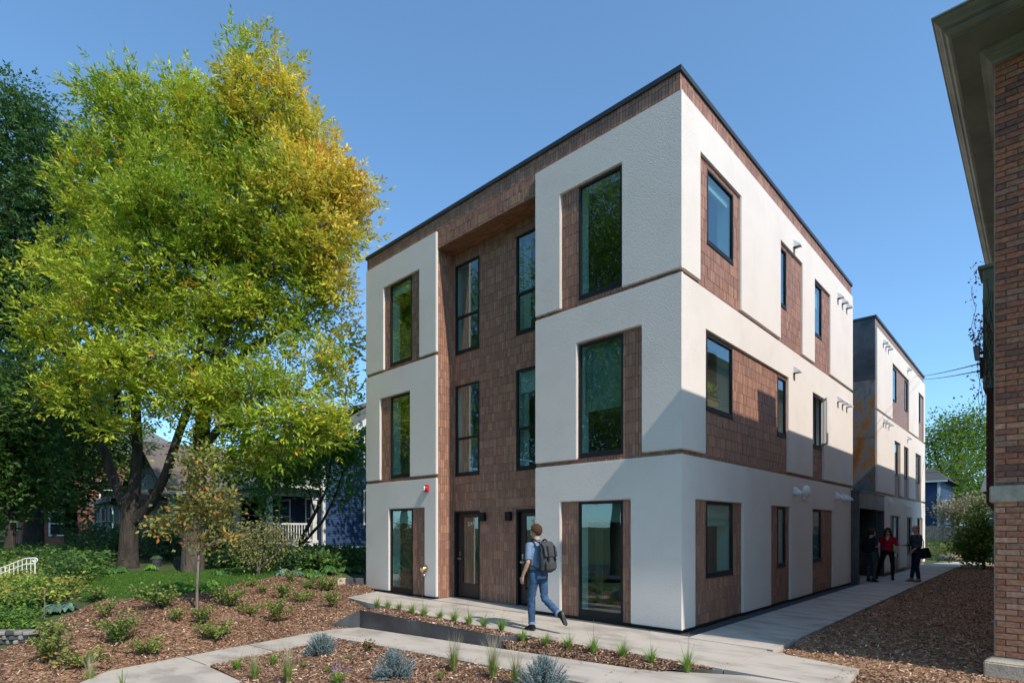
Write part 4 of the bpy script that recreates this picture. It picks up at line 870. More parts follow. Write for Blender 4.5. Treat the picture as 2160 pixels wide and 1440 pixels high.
for b in (GY1 + 3.2, GY1 + 5): sash_window(GB, TR(GX1), b, b + .9, gz + 1.2, gz + 2.6)
mb = MB(); wx0, wx1, wy = -33.2, -27.4, -2.3
mb.box((wx0, wy, gz - .3), (wx1, wy + 5, 3.15)); mb.build('side_wing', M['grey_wall'], GB)
mb = MB(); mb.add([(wx0 - .4, wy - .4, 3.1), (wx1 + .4, wy - .4, 3.1), (wx1 + .4, wy + 5.4, 3.1), (wx0 - .4, wy + 5.4, 3.1), (wx0 + 2, wy + 2.5, 4.0), (wx1 - 1.6, wy + 2.5, 4.0)], [(0, 1, 5, 4), (1, 2, 5), (2, 3, 4, 5), (3, 0, 4), (3, 2, 1, 0)]); mb.build('wing_roof', M['shingle_grey'], GB)
mb = MB(); mb.box((wx0 - .42, wy - .43, 2.95), (wx1 + .42, wy - .402, 3.12)); mb.build('wing_fascia', M['trim'], GB)
for a in (wx0 + .5, wx0 + 2.3, wx0 + 4.1): sash_window(GB, TF(wy), a, a + .8, 1.4, 2.7)

# brick house far left
M['far_brick'] = wall_brick('far_brick', (.26, .10, .065), (.2, .075, .05), (.25, .18, .14))
RX, RY_ = -41.0, -4.6
RH = thing('red_brick_house', 'red brick house with white porch behind the dark trees', 'house', (RX - 4, RY_ + 5, .6), world_parts=True)
mb = MB(); mb.box((RX - 8, RY_, .2), (RX, RY_ + 10, 6.6)); mb.build('walls', M['far_brick'], RH)
mb = MB(); mb.add([(RX - 8.5, RY_ - .5, 6.5), (RX + .5, RY_ - .5, 6.5), (RX + .5, RY_ + 10.5, 6.5), (RX - 8.5, RY_ + 10.5, 6.5), (RX - 4, RY_ + 4, 9.5), (RX - 4, RY_ + 7, 9.5)], [(0, 1, 4), (1, 2, 5, 4), (2, 3, 5), (3, 0, 4, 5), (3, 2, 1, 0)]); mb.build('roof', M['shingle_grey'], RH)
for a in (RX - 2.6, RX - 5.6): sash_window(RH, TF(RY_), a, a + 1, 4.1, 5.6); sash_window(RH, TF(RY_), a, a + 1, 1.6, 3.2)
for a in (RY_ + 1.4, RY_ + 4.0): sash_window(RH, TR(RX), a, a + .9, 3.6, 4.9); sash_window(RH, TR(RX), a, a + .9, 1.3, 2.7)
mb = MB(); mb.box((RX - 7, RY_ - 2.6, 3.3), (RX - 1, RY_ + .01, 3.55)); mb.build('porch_roof', M['trim'], RH)
for x in (RX - 6.8, RX - 4, RX - 1.2): mb = MB(); mb.box((x - .14, RY_ - 2.5, .2), (x + .14, RY_ - 2.2, 3.3)); mb.build('porch_post', M['trim'], RH)

# ------------------------------------------------------------------ beyond the alley: blue house, garage roof, fence, boulders
RBH = thing('far_blue_house', 'far blue house with dark roof behind the rear block', 'house', (-8, 45, .4), world_parts=True)
c0 = atD(1950, 1110, 40); xa = c0.x - 7; xb = atD(1990, 1110, 41).x; yf = c0.y
mb = MB(); mb.box((xa, yf, 0), (xb, yf + 8, 5.15)); mb.build('walls', M['blue'], RBH)
siding('front_clapboards', RBH, TF(yf), xa, xb, .4, 5.15, M['blue'], .14); siding('side_clapboards', RBH, TR(xb), yf, yf + 8, .4, 5.15, M['blue'], .14)
mb = MB(); mb.add([(xa, yf - .4, 5.1), (xb + .5, yf - .4, 5.1), (xb + .5, yf + 8.4, 5.1), (xa, yf + 8.4, 5.1), (xa, yf + 4, 6.3), (xb - .8, yf + 4, 6.3)], [(0, 1, 5, 4), (1, 2, 5), (2, 3, 4, 5), (3, 0, 4), (3, 2, 1, 0)]); mb.build('roof', M['roof_dark'], RBH)
mb = MB(); mb.box((xa, yf - .45, 4.95), (xb + .5, yf - .405, 5.12)); mb.build('eave_board', M['trim'], RBH)
mb = MB(); mb.box((xb - .12, yf - .03, .4), (xb + .03, yf + .1, 5.1)); mb.build('corner_board', M['trim'], RBH)
mb = MB(); mb.box((xa, yf - 1.8, 3.7), (xb - 1.2, yf - .03, 3.95)); mb.build('porch_roof', M['roof_dark'], RBH)
mb = MB(); mb.box((xb - 1.5, yf - 1.75, .3), (xb - 1.3, yf - 1.55, 3.7)); mb.build('porch_post', M['trim'], RBH)
sash_window(RBH, TF(yf), xb - 3.6, xb - 2.7, 1.4, 3.2)
GR = thing('grey_garage', 'grey shingled garage roof at the edge of the brick wall', 'garage', (6, 40, .3), world_parts=True)
a = atD(2068, 1035, 36); b = atD(2120, 1035, 36)
mb = MB(); mb.box((a.x + .3, a.y, .1), (a.x + 6, a.y + 5, a.z)); mb.build('walls', M['grey_wall'], GR)
mb = MB(); mb.add([(a.x, a.y - .3, a.z - .05), (a.x + 6.4, a.y - .3, a.z - .05), (a.x + 6.4, a.y + 5.3, a.z - .05), (a.x, a.y + 5.3, a.z - .05), (a.x + .6, a.y + 2.5, a.z + 3.2), (a.x + 6.4, a.y + 2.5, a.z + 3.2)], [(0, 1, 5, 4), (1, 2, 5), (2, 3, 4, 5), (3, 0, 4), (3, 2, 1, 0)]); mb.build('roof', M['shingle_grey'], GR)
M['fence'] = pm('weathered_cedar', [(.3, (.20, .185, .165)), (.7, (.36, .335, .30))], 4, .9, .3, 30, stretch=(6, 6, .6))
fa = gnd(1935, 1150); fb = gnd(2110, 1149)
fa = atD(1925, 1135, 36); fb = atD(2110, 1133, 33); fa.z = fb.z = h(fa.x, fa.y)
FE = thing('board_fence', 'weathered grey board fence at the end of the alley', 'fence', tuple(fa)); dv = fb - fa; n = int(dv.length / .145); dirv = dv.normalized(); az = math.atan2(dirv.y, dirv.x); FE.rotation_euler = (0, 0, az)
bmm = None; rf = random.Random(3); var_m = []
for q in range(4):
    m_ = MB(); m_.box((0, -.01, -.4), (.135, .01, 1.55 + .03 * q)); var_m.append(m_.mesh('board', M['fence']))
for k in range(n): o = bpy.data.objects.new('board', var_m[rf.randrange(4)]); o.location = (k * .145, rf.uniform(-.006, .006), 0); link(o, FE)
for zz in (.3, 1.3): m_ = MB(); m_.box((0, .012, zz - .04), (n * .145, .05, zz + .04)); m_.build('rail', M['fence'], FE)
# ------------------------------------------------------------------ leaves, trees
def unit(a): return a / np.maximum(np.linalg.norm(a, axis=-1, keepdims=True), 1e-9)
def leaf_quads(p, ax, nr, L, W):
    """pointed leaf blades: base, two shoulders, tip"""
    s = unit(np.cross(ax, nr)); L = np.broadcast_to(np.asarray(L, float).reshape(-1, 1), (len(p), 1)); W = np.broadcast_to(np.asarray(W, float).reshape(-1, 1), (len(p), 1))
    up = unit(np.cross(s, ax)); m = p + ax * L * .45
    V = np.stack([p, m + s * W + up * W * .25, p + ax * L - up * L * .06, m - s * W + up * W * .25], 1).reshape(-1, 3)
    Fc = np.arange(len(p) * 4).reshape(-1, 4); return V, Fc
def leaves_obj(name, parent, V, Fc, cols, mat=None):
    me = fast_mesh(name, V, Fc, np.repeat(cols, 4, 0)); me.materials.append(mat or M['leaf']); return link(bpy.data.objects.new(name, me), parent)
def compound(p, ax, L, W, nl, rng, spread=.9):
    """pinnate leaves: pairs of leaflets along a stalk plus one at the tip"""
    n = len(p); nr = unit(rng.normal(0, .5, (n, 3)) + np.array([0, 0, 1.0])); s = unit(np.cross(ax, nr)); P, A, Nn, idx = [], [], [], []
    for k in range(nl):
        if k == nl - 1: q, d = p + ax * L * 1.6, ax
        else:
            t = .35 + .45 * (k // 2) / max(1, (nl - 1) // 2); sg = 1 if k % 2 else -1
            q = p + ax * L * 1.8 * t; d = unit(ax * .75 + s * sg * spread - np.array([0, 0, .25]))
        P.append(q); A.append(unit(d + rng.normal(0, .12, (n, 3)))); Nn.append(unit(nr + rng.normal(0, .35, (n, 3)))); idx.append(np.arange(n))
    P, A, Nn, idx = np.concatenate(P), np.concatenate(A), np.concatenate(Nn), np.concatenate(idx)
    V, Fc = leaf_quads(P, A, Nn, L * rng.uniform(.75, 1.2, len(P)), W * rng.uniform(.8, 1.2, len(P))); return V, Fc, idx
def make_tree(name, label, base, trunk, limbs, blobs, ncl, nlf, leaf, colfn, bark, seed=1, nl=5, sig=.33, group=None, cat='tree', shell_bias=.42, tip_r=.008, upness=.25, pipe=2.4, maxr=.16, parts=('trunk', 'crown')):
    """trunk / limbs: lists of (point, radius); blobs: (centre, radii, weight) filled with leafy twigs that grow from the limbs"""
    rng = np.random.default_rng(seed); base = Vector(base); root = thing(name, label, cat, tuple(base), group=group)
    nod, par, rad = [], [], []; fixed = []
    def chain(pts, start=None):
        last = start
        for p, r in pts:
            nod.append(np.array(p, float)); par.append(last if last is not None else -1); rad.append(r); fixed.append(True); last = len(nod) - 1
    chain(trunk)
    for lb in limbs:
        p0 = np.array(lb[0][0], float); d = [np.linalg.norm(p0 - q) for q in nod]; chain(lb, int(np.argmin(d)))
    wts = np.array([b[2] * np.prod(b[1]) ** .8 for b in blobs]); wts /= wts.sum(); pick = rng.choice(len(blobs), ncl, p=wts)
    ct = np.array([tuple(b[0]) for b in blobs], float)[pick]; rr = np.array([b[1] for b in blobs], float)[pick]
    dr = unit(rng.normal(0, 1, (ncl, 3))); cl = ct + dr * rr * rng.uniform(0, 1, (ncl, 1)) ** shell_bias
    fx = np.array(nod); dist = np.min(np.linalg.norm(cl[:, None] - fx[None], axis=2), axis=1); order = np.argsort(dist); cdir = np.zeros((ncl, 3)); NA = np.array(nod); nA = len(NA)
    buf = np.zeros((len(nod) + ncl * 4, 3)); buf[:nA] = NA; cnt = nA; tips = []
    lo = 1 if len(trunk) > 1 else 0
    for i in order:
        c = cl[i]; v = buf[lo:cnt] - c; dd = np.linalg.norm(v, axis=1); cost = dd + .9 * np.maximum(0, v[:, 2]) + .25 * np.abs(v[:, 2] * 0)
        j = int(np.argmin(cost)) + lo; a = buf[j]; d = c - a; ln = np.linalg.norm(d); prev = j; k = 3 if ln > .8 else 2
        for t in range(1, k + 1):
            f = t / k; q = a + d * f + np.array([0, 0, -.10 * ln * math.sin(math.pi * f) * (1 if d[2] > 0 else -.5)]) + (rng.normal(0, .035 * ln, 3) if t < k else 0)
            buf[cnt] = q; nod.append(q); par.append(prev); rad.append(tip_r); fixed.append(False); prev = cnt; cnt += 1
        tips.append(prev); cdir[i] = d / max(ln, 1e-6)
    load = np.zeros(cnt)
    for t in tips: load[t] += 1
    for i in range(cnt - 1, -1, -1):
        if par[i] >= 0: load[par[i]] += load[i]
    for i in range(cnt):
        if not fixed[i]: rad[i] = min(maxr, tip_r * max(1, load[i]) ** (1 / pipe))
    kids = {}
    for i in range(cnt): kids.setdefault(par[i], []).append(i)
    mb = MB(); b0 = np.array(base)
    stack = [(i, None) for i in kids.get(-1, [])]; done = set()
    while stack:
        i, frm = stack.pop(); pts, rs = [], []
        if frm is not None: pts.append(buf[frm]); rs.append(min(rad[frm], rad[i] * 1.25))
        cur = i
        while True:
            pts.append(buf[cur]); rs.append(rad[cur]); ch = kids.get(cur, [])
            if not ch: break
            if fixed[cur] and any(fixed[c] and c == cur + 1 for c in ch): nxt = cur + 1
            else: nxt = max(ch, key=lambda c: load[c])
            for c in ch:
                if c != nxt: stack.append((c, cur))
            cur = nxt
        if len(pts) > 1: mb.tube([Vector(p - b0) for p in pts], rs, 12 if max(rs) > .15 else (7 if max(rs) > .05 else 4), cap=False)
    mb.build(parts[0], bark, root, smooth='all', recalc=False)
    # foliage
    m = rng.poisson(nlf, ncl); idx = np.repeat(np.arange(ncl), m); n = len(idx)
    t = rng.uniform(-1.1, .7, n)[:, None]; off = rng.normal(0, 1, (n, 3)) * np.array([1, 1, .75]) * sig
    p = cl[idx] + cdir[idx] * t * sig * 1.3 + off
    ax = unit(cdir[idx] * .7 + unit(off) * .8 + np.array([0, 0, upness]) + rng.normal(0, .35, (n, 3)))
    col = np.clip(colfn(p, cl[idx], rng), .003, .9)
    if nl > 1: V, Fc, li = compound(p, ax, leaf[0], leaf[1], nl, rng); col = col[li]
    else: V, Fc = leaf_quads(p, ax, unit(rng.normal(0, .6, (n, 3)) + np.array([0, 0, 1.0])), leaf[0] * rng.uniform(.7, 1.25, n), leaf[1] * rng.uniform(.8, 1.2, n))
    leaves_obj(parts[1], root, V - b0, Fc, col)
    return root
def noise3(p, s, seed=0):
    r = np.random.default_rng(seed); k = r.normal(0, 1, (6, 3)) * s; ph = r.uniform(0, 6.28, 6); return np.sin(p @ k.T + ph).mean(1)
def blob(px, py, rx, ry, D, w=1.0, dd=None):
    s = D / F; return (atD(px, py, D), (rx * s * .92, (dd or rx * .9) * s, ry * s * .92), w)
M['bark'] = pm('grey_brown_bark', [(.3, (.026, .020, .016)), (.7, (.078, .062, .05))], 7, .95, 1, 18, stretch=(1, 1, .22), dist=.06)
M['bark_mid'] = pm('brown_bark', [(.3, (.055, .043, .034)), (.7, (.15, .12, .095))], 7, .95, 1, 18, stretch=(1, 1, .22), dist=.06)
M['bark_pale'] = pm('pale_bark', [(.3, (.12, .095, .075)), (.7, (.26, .215, .175))], 9, .95, .8, 22, stretch=(1, 1, .25), dist=.03)
def P(px, py, D, r): return (atD(px, py, D), r)
def mix(a, b, t): t = np.clip(t, 0, 1)[:, None]; return np.array(a) * (1 - t) + np.array(b) * t
# colour by where a twig sits: the crowns turn from green to gold at the sunny top
def autumn(gx, gy, amt):
    """green twigs, yellow-green ones and golden ones mixed branch by branch; gold gathers at the sunny outer top (gx, gy: metres right of and above the trunk)"""
    def fn(p, c, rng):
        key = np.floor(c * 1000).astype(np.int64); rk = ((key[:, 0] * 73856093) ^ (key[:, 1] * 19349663) ^ (key[:, 2] * 83492791)) % 1000 / 1000.0     # one value for each twig
        s = (c[:, :2] - CAM) @ RT; n1 = noise3(c, .55, 3); n2 = noise3(c, 1.5, 5)
        g = mix((.22, .36, .035), (.58, .62, .06), .5 + .6 * n1 + .55 * (rk - .5))
        gold = np.clip((s - gx) * .30 + (c[:, 2] - gy) * .13 + n2 * .45 + (rk - .5) * .9 + amt, 0, 1); g = g * (1 - gold[:, None]) + np.array((.80, .63, .09)) * gold[:, None]
        org = np.clip((s - gx - 1.4) * .30 + (c[:, 2] - gy - 2.0) * .12 + n2 * .6 + (rk - .5) * 1.1 + amt - .25, 0, .75); g = g * (1 - org[:, None]) + np.array((.82, .48, .11)) * org[:, None]
        spot = (rng.random(len(c)) < .025)[:, None]; g = np.where(spot, np.array((.7, .42, .04)), g)
        return g * rng.uniform(.75, 1.2, (len(c), 1))
    return fn
DA, DB = 17.2, 16.4
bA = gnd(270, 1197); bA.z -= .5; bB = gnd(405, 1207); bB.z -= .5
trunkA = [(bA, .36), (atD(270, 1185, DA), .30), (atD(271, 1160, DA), .265), (atD(273, 1110, DA), .25), (atD(275, 1085, DA), .26), (atD(284, 1030, DA - .1), .17), (atD(290, 950, DA - .1), .14), (atD(285, 830, DA), .14), (atD(300, 650, DA), .10), (atD(290, 450, DA), .06), (atD(300, 280, DA), .03)]
limbsA = [[P(266, 1078, DA, .15), P(240, 1010, DA + .1, .135), P(212, 930, DA + .2, .12), P(185, 860, DA + .3, .11), P(165, 800, DA + .5, .11), P(130, 720, DA + .6, .08), P(80, 640, DA + .8, .06)],
          [P(278, 1098, DA, .15), P(316, 1068, DA - .4, .14), P(350, 1000, DA - .8, .125), P(372, 930, DA - 1, .11), P(400, 850, DA - 1.2, .11), P(420, 740, DA - 1.2, .08), P(450, 560, DA - 1, .05)],
          [P(212, 930, DA + .2, .12), P(250, 880, DA + .8, .10), P(240, 740, DA + 1.2, .08), P(230, 560, DA + 1.4, .05)]]
blA = [blob(250, 270, 75, 110, DA), blob(330, 265, 95, 110, DA - .5), blob(410, 300, 90, 140, DA + .6), blob(225, 430, 105, 110, DA), blob(350, 450, 140, 140, DA - 1), blob(150, 590, 95, 90, DA + .3), blob(280, 630, 150, 110, DA - 1), blob(110, 690, 75, 60, DA, .8), blob(200, 770, 100, 60, DA - .8, .9), blob(350, 790, 140, 80, DA - 1.2, 1), blob(430, 640, 110, 120, DA - .6), blob(170, 850, 70, 40, DA - 1, .8), blob(440, 860, 100, 60, DA - 1, .8), blob(310, 880, 60, 30, DA - 1.2, .6), blob(390, 930, 60, 25, DA - 1.2, .8), blob(110, 820, 50, 40, DA - .5, .7), blob(220, 900, 70, 24, DA - 1, .7), blob(450, 930, 50, 30, DA - 1.2, .7), blob(470, 760, 70, 50, DA - .5)]
make_tree('ash_tree', 'tall ash tree with green leaves and forked dark trunk on the lawn', bA, trunkA, limbsA, blA, 600, 25, (.165, .031), autumn(-8.0, 12.0, -.05), M['bark'], 21, sig=.20, shell_bias=.45, upness=.45)
trunkB = [(bB, .34), (atD(408, 1150, DB), .30), (atD(412, 1060, DB), .28), (atD(418, 980, DB), .24), (atD(430, 880, DB), .20), (atD(455, 760, DB), .17), (atD(500, 620, DB), .13), (atD(540, 470, DB), .10), (atD(565, 320, DB), .06), (atD(560, 180, DB), .03)]
limbsB = [[P(418, 960, DB, .14), P(460, 905, DB - .5, .11), P(530, 885, DB - .9, .08), P(600, 890, DB - 1.2, .05), P(670, 870, DB - 1.3, .03)], [P(440, 830, DB, .13), P(520, 740, DB + .5, .10), P(600, 690, DB + .8, .08), P(690, 620, DB + 1, .05)],
          [P(500, 620, DB, .11), P(580, 560, DB - .6, .09), P(650, 490, DB - .8, .06), P(690, 470, DB - .8, .03)], [P(470, 720, DB, .1), P(440, 600, DB + .9, .08), P(450, 450, DB + 1.2, .05), P(470, 300, DB + 1.2, .03)]]
blB = [blob(505, 130, 28, 55, DB), blob(556, 115, 22, 50, DB), blob(530, 230, 70, 80, DB), blob(610, 220, 55, 90, DB), blob(640, 310, 50, 80, DB), blob(500, 350, 90, 100, DB + .6), blob(590, 400, 110, 110, DB - .6), blob(690, 400, 70, 90, DB), blob(745, 420, 48, 55, DB), blob(720, 500, 60, 60, DB), blob(640, 540, 110, 80, DB), blob(510, 520, 110, 110, DB + .6), blob(560, 650, 120, 80, DB, .6), blob(690, 590, 70, 60, DB, .7), blob(735, 690, 36, 70, DB + .4, .5), blob(640, 750, 90, 45, DB - .4, .5), blob(560, 830, 120, 50, DB - .7, .6), blob(620, 900, 120, 45, DB - 1, .9), blob(700, 900, 60, 45, DB - .8, .8), blob(560, 960, 90, 30, DB - 1, .8), blob(500, 900, 70, 40, DB - .8, .6), blob(700, 760, 60, 60, DB, .5), blob(480, 960, 60, 28, DB - .8, .8), blob(570, 950, 70, 25, DB - .8, .6), blob(690, 640, 70, 50, DB, .7), blob(725, 820, 40, 40, DB, .5)]
make_tree('ash_tree', 'ash tree turning golden beside the white building', bB, trunkB, limbsB, blB, 600, 24, (.165, .031), autumn(-7.2, 10.6, .08), M['bark_mid'], 22, sig=.195, shell_bias=.45, upness=.45)
# dark trees at the left edge
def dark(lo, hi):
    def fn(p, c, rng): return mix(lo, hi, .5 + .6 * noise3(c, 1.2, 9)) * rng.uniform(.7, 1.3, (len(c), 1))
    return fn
DL = 23.0
b = atD(70, 1175, DL); b.z = h(b.x, b.y)
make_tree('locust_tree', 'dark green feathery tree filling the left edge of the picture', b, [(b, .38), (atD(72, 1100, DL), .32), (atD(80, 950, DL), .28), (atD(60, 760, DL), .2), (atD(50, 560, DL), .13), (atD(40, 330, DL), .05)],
          [[P(80, 960, DL, .16), P(130, 820, DL, .12), P(150, 650, DL + .5, .08), P(120, 450, DL, .04)], [P(60, 800, DL, .14), P(0, 650, DL, .1), P(-60, 500, DL, .05)]],
          [blob(45, 280, 80, 85, DL, 1.5), blob(105, 390, 75, 90, DL, 1.5), blob(0, 440, 95, 130, DL), blob(110, 560, 90, 110, DL + .8), blob(20, 650, 120, 120, DL), blob(-60, 520, 100, 150, DL), blob(70, 820, 130, 100, DL - .5), blob(-40, 820, 110, 120, DL), blob(190, 420, 30, 70, DL + 2, .8), blob(30, 950, 110, 70, DL - .6, .8)], 470, 46, (.16, .036), dark((.05, .12, .03), (.11, .21, .055)), M['bark'], 31, sig=.46, upness=-.15)
b = atD(150, 1165, 27); b.z = h(b.x, b.y)
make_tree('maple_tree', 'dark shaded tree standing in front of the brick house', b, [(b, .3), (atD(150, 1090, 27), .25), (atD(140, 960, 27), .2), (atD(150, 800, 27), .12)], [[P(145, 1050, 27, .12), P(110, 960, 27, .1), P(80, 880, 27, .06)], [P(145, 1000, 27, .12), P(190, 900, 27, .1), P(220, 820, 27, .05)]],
          [blob(120, 900, 110, 80, 27), blob(210, 860, 80, 90, 27), blob(60, 990, 90, 70, 26), blob(190, 1000, 65, 55, 26, 1), blob(30, 1070, 60, 50, 25.5, .8), blob(120, 1070, 60, 40, 25, .9), blob(250, 960, 50, 50, 28, .6)], 190, 34, (.2, .07), dark((.06, .13, .025), (.13, .23, .045)), M['bark'], 32, nl=3, sig=.5)
b = atD(20, 1180, 20); b.z = h(b.x, b.y)
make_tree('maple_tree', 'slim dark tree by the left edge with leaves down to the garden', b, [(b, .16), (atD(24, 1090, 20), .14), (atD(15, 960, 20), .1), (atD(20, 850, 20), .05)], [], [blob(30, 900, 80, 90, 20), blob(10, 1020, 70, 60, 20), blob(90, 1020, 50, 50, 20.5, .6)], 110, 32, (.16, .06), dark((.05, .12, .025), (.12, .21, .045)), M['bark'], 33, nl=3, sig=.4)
b = gnd(632, 1172)
DM = float((np.array(b[:2]) - CAM) @ FW)
make_tree('redbud_tree', 'small green tree with forked stem in front of the blue house', b, [(b, .09), (atD(634, 1140, DM), .075), (atD(665, 1080, DM), .06), (atD(690, 1030, DM), .045), (atD(700, 960, DM), .03)], [[P(634, 1150, DM, .065), P(680, 1100, DM - .2, .05), P(706, 1050, DM - .3, .04), P(725, 990, DM - .3, .025)], [P(665, 1085, DM, .04), P(650, 1030, DM, .03), P(610, 1000, DM, .02)]],
          [blob(690, 950, 75, 45, DM), blob(740, 960, 45, 70, DM - .4), blob(630, 1000, 80, 32, DM - .3), blob(560, 1020, 45, 28, DM - .2, .8), blob(735, 1040, 40, 30, DM - .4, .6), blob(560, 1060, 25, 35, DM, .6), blob(500, 1000, 50, 30, DM + 1, .7), blob(600, 955, 60, 35, DM + .5, .8)], 210, 26, (.15, .065), dark((.10, .24, .035), (.18, .36, .06)), M['bark'], 41, nl=1, sig=.3, tip_r=.005)
# young oak on its thin pale stem
b = gnd(416, 1292); DO = float((np.array(b[:2]) - CAM) @ FW)
def oakcol(p, c, rng):
    t = rng.random(len(c)); low = np.clip((1.95 - c[:, 2]) / 1.2, 0, 1)[:, None]; k = (rng.random(len(c)) < .10 + .32 * low[:, 0])[:, None]
    return np.where(k, mix((.5, .16, .05), (.55, .30, .05), t), mix((.16, .20, .045), (.34, .31, .09), t)) * rng.uniform(.75, 1.2, (len(c), 1))
make_tree('young_oak', 'young oak sapling with orange tinged leaves in the mulch bank', b, [(b, .033), (atD(416, 1240, DO), .03), (atD(419, 1170, DO), .028), (atD(420, 1080, DO), .022), (atD(424, 960, DO), .010)],
          [[P(418, 1160, DO, .013), P(380, 1130, DO, .011), P(350, 1110, DO, .009), P(315, 1102, DO, .005)], [P(419, 1165, DO, .012), P(440, 1150, DO - .2, .010), P(480, 1140, DO - .3, .006)]],
          [blob(415, 990, 45, 45, DO), blob(430, 1060, 70, 45, DO), blob(390, 1090, 50, 40, DO), blob(470, 1080, 35, 40, DO), blob(345, 1105, 34, 16, DO, 1.5), blob(480, 1135, 35, 22, DO, 1.2), blob(430, 1135, 40, 25, DO, .7)], 130, 17, (.10, .033), oakcol, M['bark_pale'], 51, nl=1, sig=.13, tip_r=.003, maxr=.012, upness=0)
b = gnd(545, 1213); DG = float((np.array(b[:2]) - CAM) @ FW)
make_tree('magnolia_shrub', 'round magnolia shrub with drooping olive leaves before the porch', b, [(b, .05), (atD(546, 1195, DG), .04), (atD(552, 1160, DG), .03)], [[P(545, 1205, DG, .03), P(515, 1175, DG, .02), P(500, 1150, DG, .012)], [P(546, 1200, DG, .03), P(580, 1170, DG, .02), P(605, 1140, DG, .012)]],
          [blob(550, 1130, 60, 40, DG), blob(515, 1150, 40, 35, DG), blob(595, 1140, 42, 35, DG), blob(545, 1180, 45, 18, DG, .6)], 150, 17, (.085, .022), lambda p, c, r: mix((.17, .19, .06), (.36, .33, .13), r.random(len(c))) * r.uniform(.8, 1.2, (len(c), 1)), M['bark_pale'], 52, nl=1, sig=.15, tip_r=.004, maxr=.02, upness=-.7, cat='shrub', parts=('stems', 'foliage'))
# trees beyond the alley
Dr = 52
b = atD(2010, 1120, Dr); b.z = h(b.x, b.y)
make_tree('linden_tree', 'sunlit broad tree beyond the fence at the end of the alley', b, [(b, .4), (atD(2010, 1060, Dr), .35), (atD(2020, 980, Dr), .25), (atD(2030, 900, Dr), .1)], [[P(2010, 1040, Dr, .2), P(1980, 980, Dr, .15), P(1965, 930, Dr, .06)], [P(2012, 1040, Dr, .2), P(2060, 980, Dr, .15), P(2090, 900, Dr, .06)]],
          [blob(2040, 900, 50, 50, Dr), blob(2000, 950, 60, 55, Dr), blob(2080, 940, 50, 60, Dr), blob(1970, 1000, 40, 50, Dr + 3), blob(2040, 1010, 60, 55, Dr - 3), blob(2100, 1030, 60, 60, Dr), blob(1975, 930, 25, 30, Dr), blob(2020, 1060, 40, 40, Dr - 4), blob(2070, 1070, 50, 40, Dr - 4)], 330, 60, (.24, .085), dark((.08, .17, .02), (.22, .33, .045)), M['bark'], 61, nl=1, sig=.75)
b = atD(2025, 1135, 33); b.z = h(b.x, b.y)
make_tree('smoke_bush', 'pale creamy flowering shrub behind the board fence', b, [(b, .08), (atD(2020, 1100, 33), .06), (atD(2015, 1075, 33), .03)], [], [blob(2025, 1085, 38, 25, 33), blob(2000, 1075, 20, 18, 33), blob(2050, 1065, 28, 22, 33)], 90, 22, (.16, .07), lambda p, c, r: mix((.28, .26, .13), (.42, .36, .24), r.random(len(c))) * r.uniform(.7, 1.15, (len(c), 1)), M['bark'], 62, nl=1, sig=.3, cat='shrub', parts=('stems', 'foliage'))
b = atD(2075, 1190, 24); b.z = h(b.x, b.y)
make_tree('dogwood_shrub', 'tall green shrub by the brick wall at the end of the mulch', b, [(b, .06), (atD(2072, 1150, 24), .05), (atD(2070, 1110, 24), .02)], [], [blob(2075, 1100, 30, 45, 24), blob(2050, 1140, 32, 35, 24), blob(2085, 1150, 30, 35, 24), blob(2060, 1172, 34, 14, 24), blob(2030, 1160, 22, 20, 24.5)], 190, 22, (.12, .055), dark((.11, .2, .035), (.22, .32, .06)), M['bark'], 63, nl=1, sig=.24, cat='shrub', parts=('stems', 'foliage'))
# trees across the street (they show as reflections in the panes)
for k, (x, y, s_, lab) in enumerate(((-11.0, -15.0, 1.25, 'boulevard tree mirrored in the tall corner windows'), (-21, -16.5, 1.2, 'boulevard tree mirrored in the recess windows'), (-33, -18, 1.3, 'boulevard tree mirrored in the far left windows'), (1.5, -24, 1.1, 'street tree opposite the front walk'), (14, -24, 1.1, 'street tree opposite the brick house'), (-48, -24, 1.3, 'last street tree down the road'))):
    b = Vector((x, y, h(x, y)))
    make_tree('street_tree', lab, b, [(b, .35), (b + Vector((0, 0, 3)), .28), (b + Vector((.4, 0, 7)), .18), (b + Vector((0, .3, 11 * s_)), .06)], [], [(b + Vector((0, 0, 12 * s_)), (4.2, 4.2, 4.2 * s_), 1), (b + Vector((2.2, 1, 8.5)), (3.2, 3, 2.5), 1), (b + Vector((-2.5, 0, 9)), (3.2, 3, 2.8), 1), (b + Vector((0, 0, 6.2)), (3.5, 3.2, 1.2), .5)], 300 if k < 3 else 130, 110 if k < 1 else 75 if k < 3 else 30, (.15, .045) if k < 3 else (.36, .12), dark((.14, .25, .025), (.26, .38, .05)), M['bark'], 70 + k, nl=3 if k < 3 else 1, sig=.65, group='trees across the street')
b = Vector((-13.2, 5.6, h(-13.2, 5.6)))
make_tree('backyard_tree', 'tree behind the building that dapples the blue house with shade', b, [(b, .22), (b + Vector((0, 0, 3)), .18), (b + Vector((.2, 0, 7)), .08)], [], [(b + Vector((0, -.5, 8)), (2.2, 2.4, 2.2), 1), (b + Vector((0, .5, 5.6)), (2.2, 2.4, 1.8), 1)], 110, 26, (.2, .08), dark((.06, .13, .015), (.13, .22, .03)), M['bark'], 90, nl=1, sig=.45)
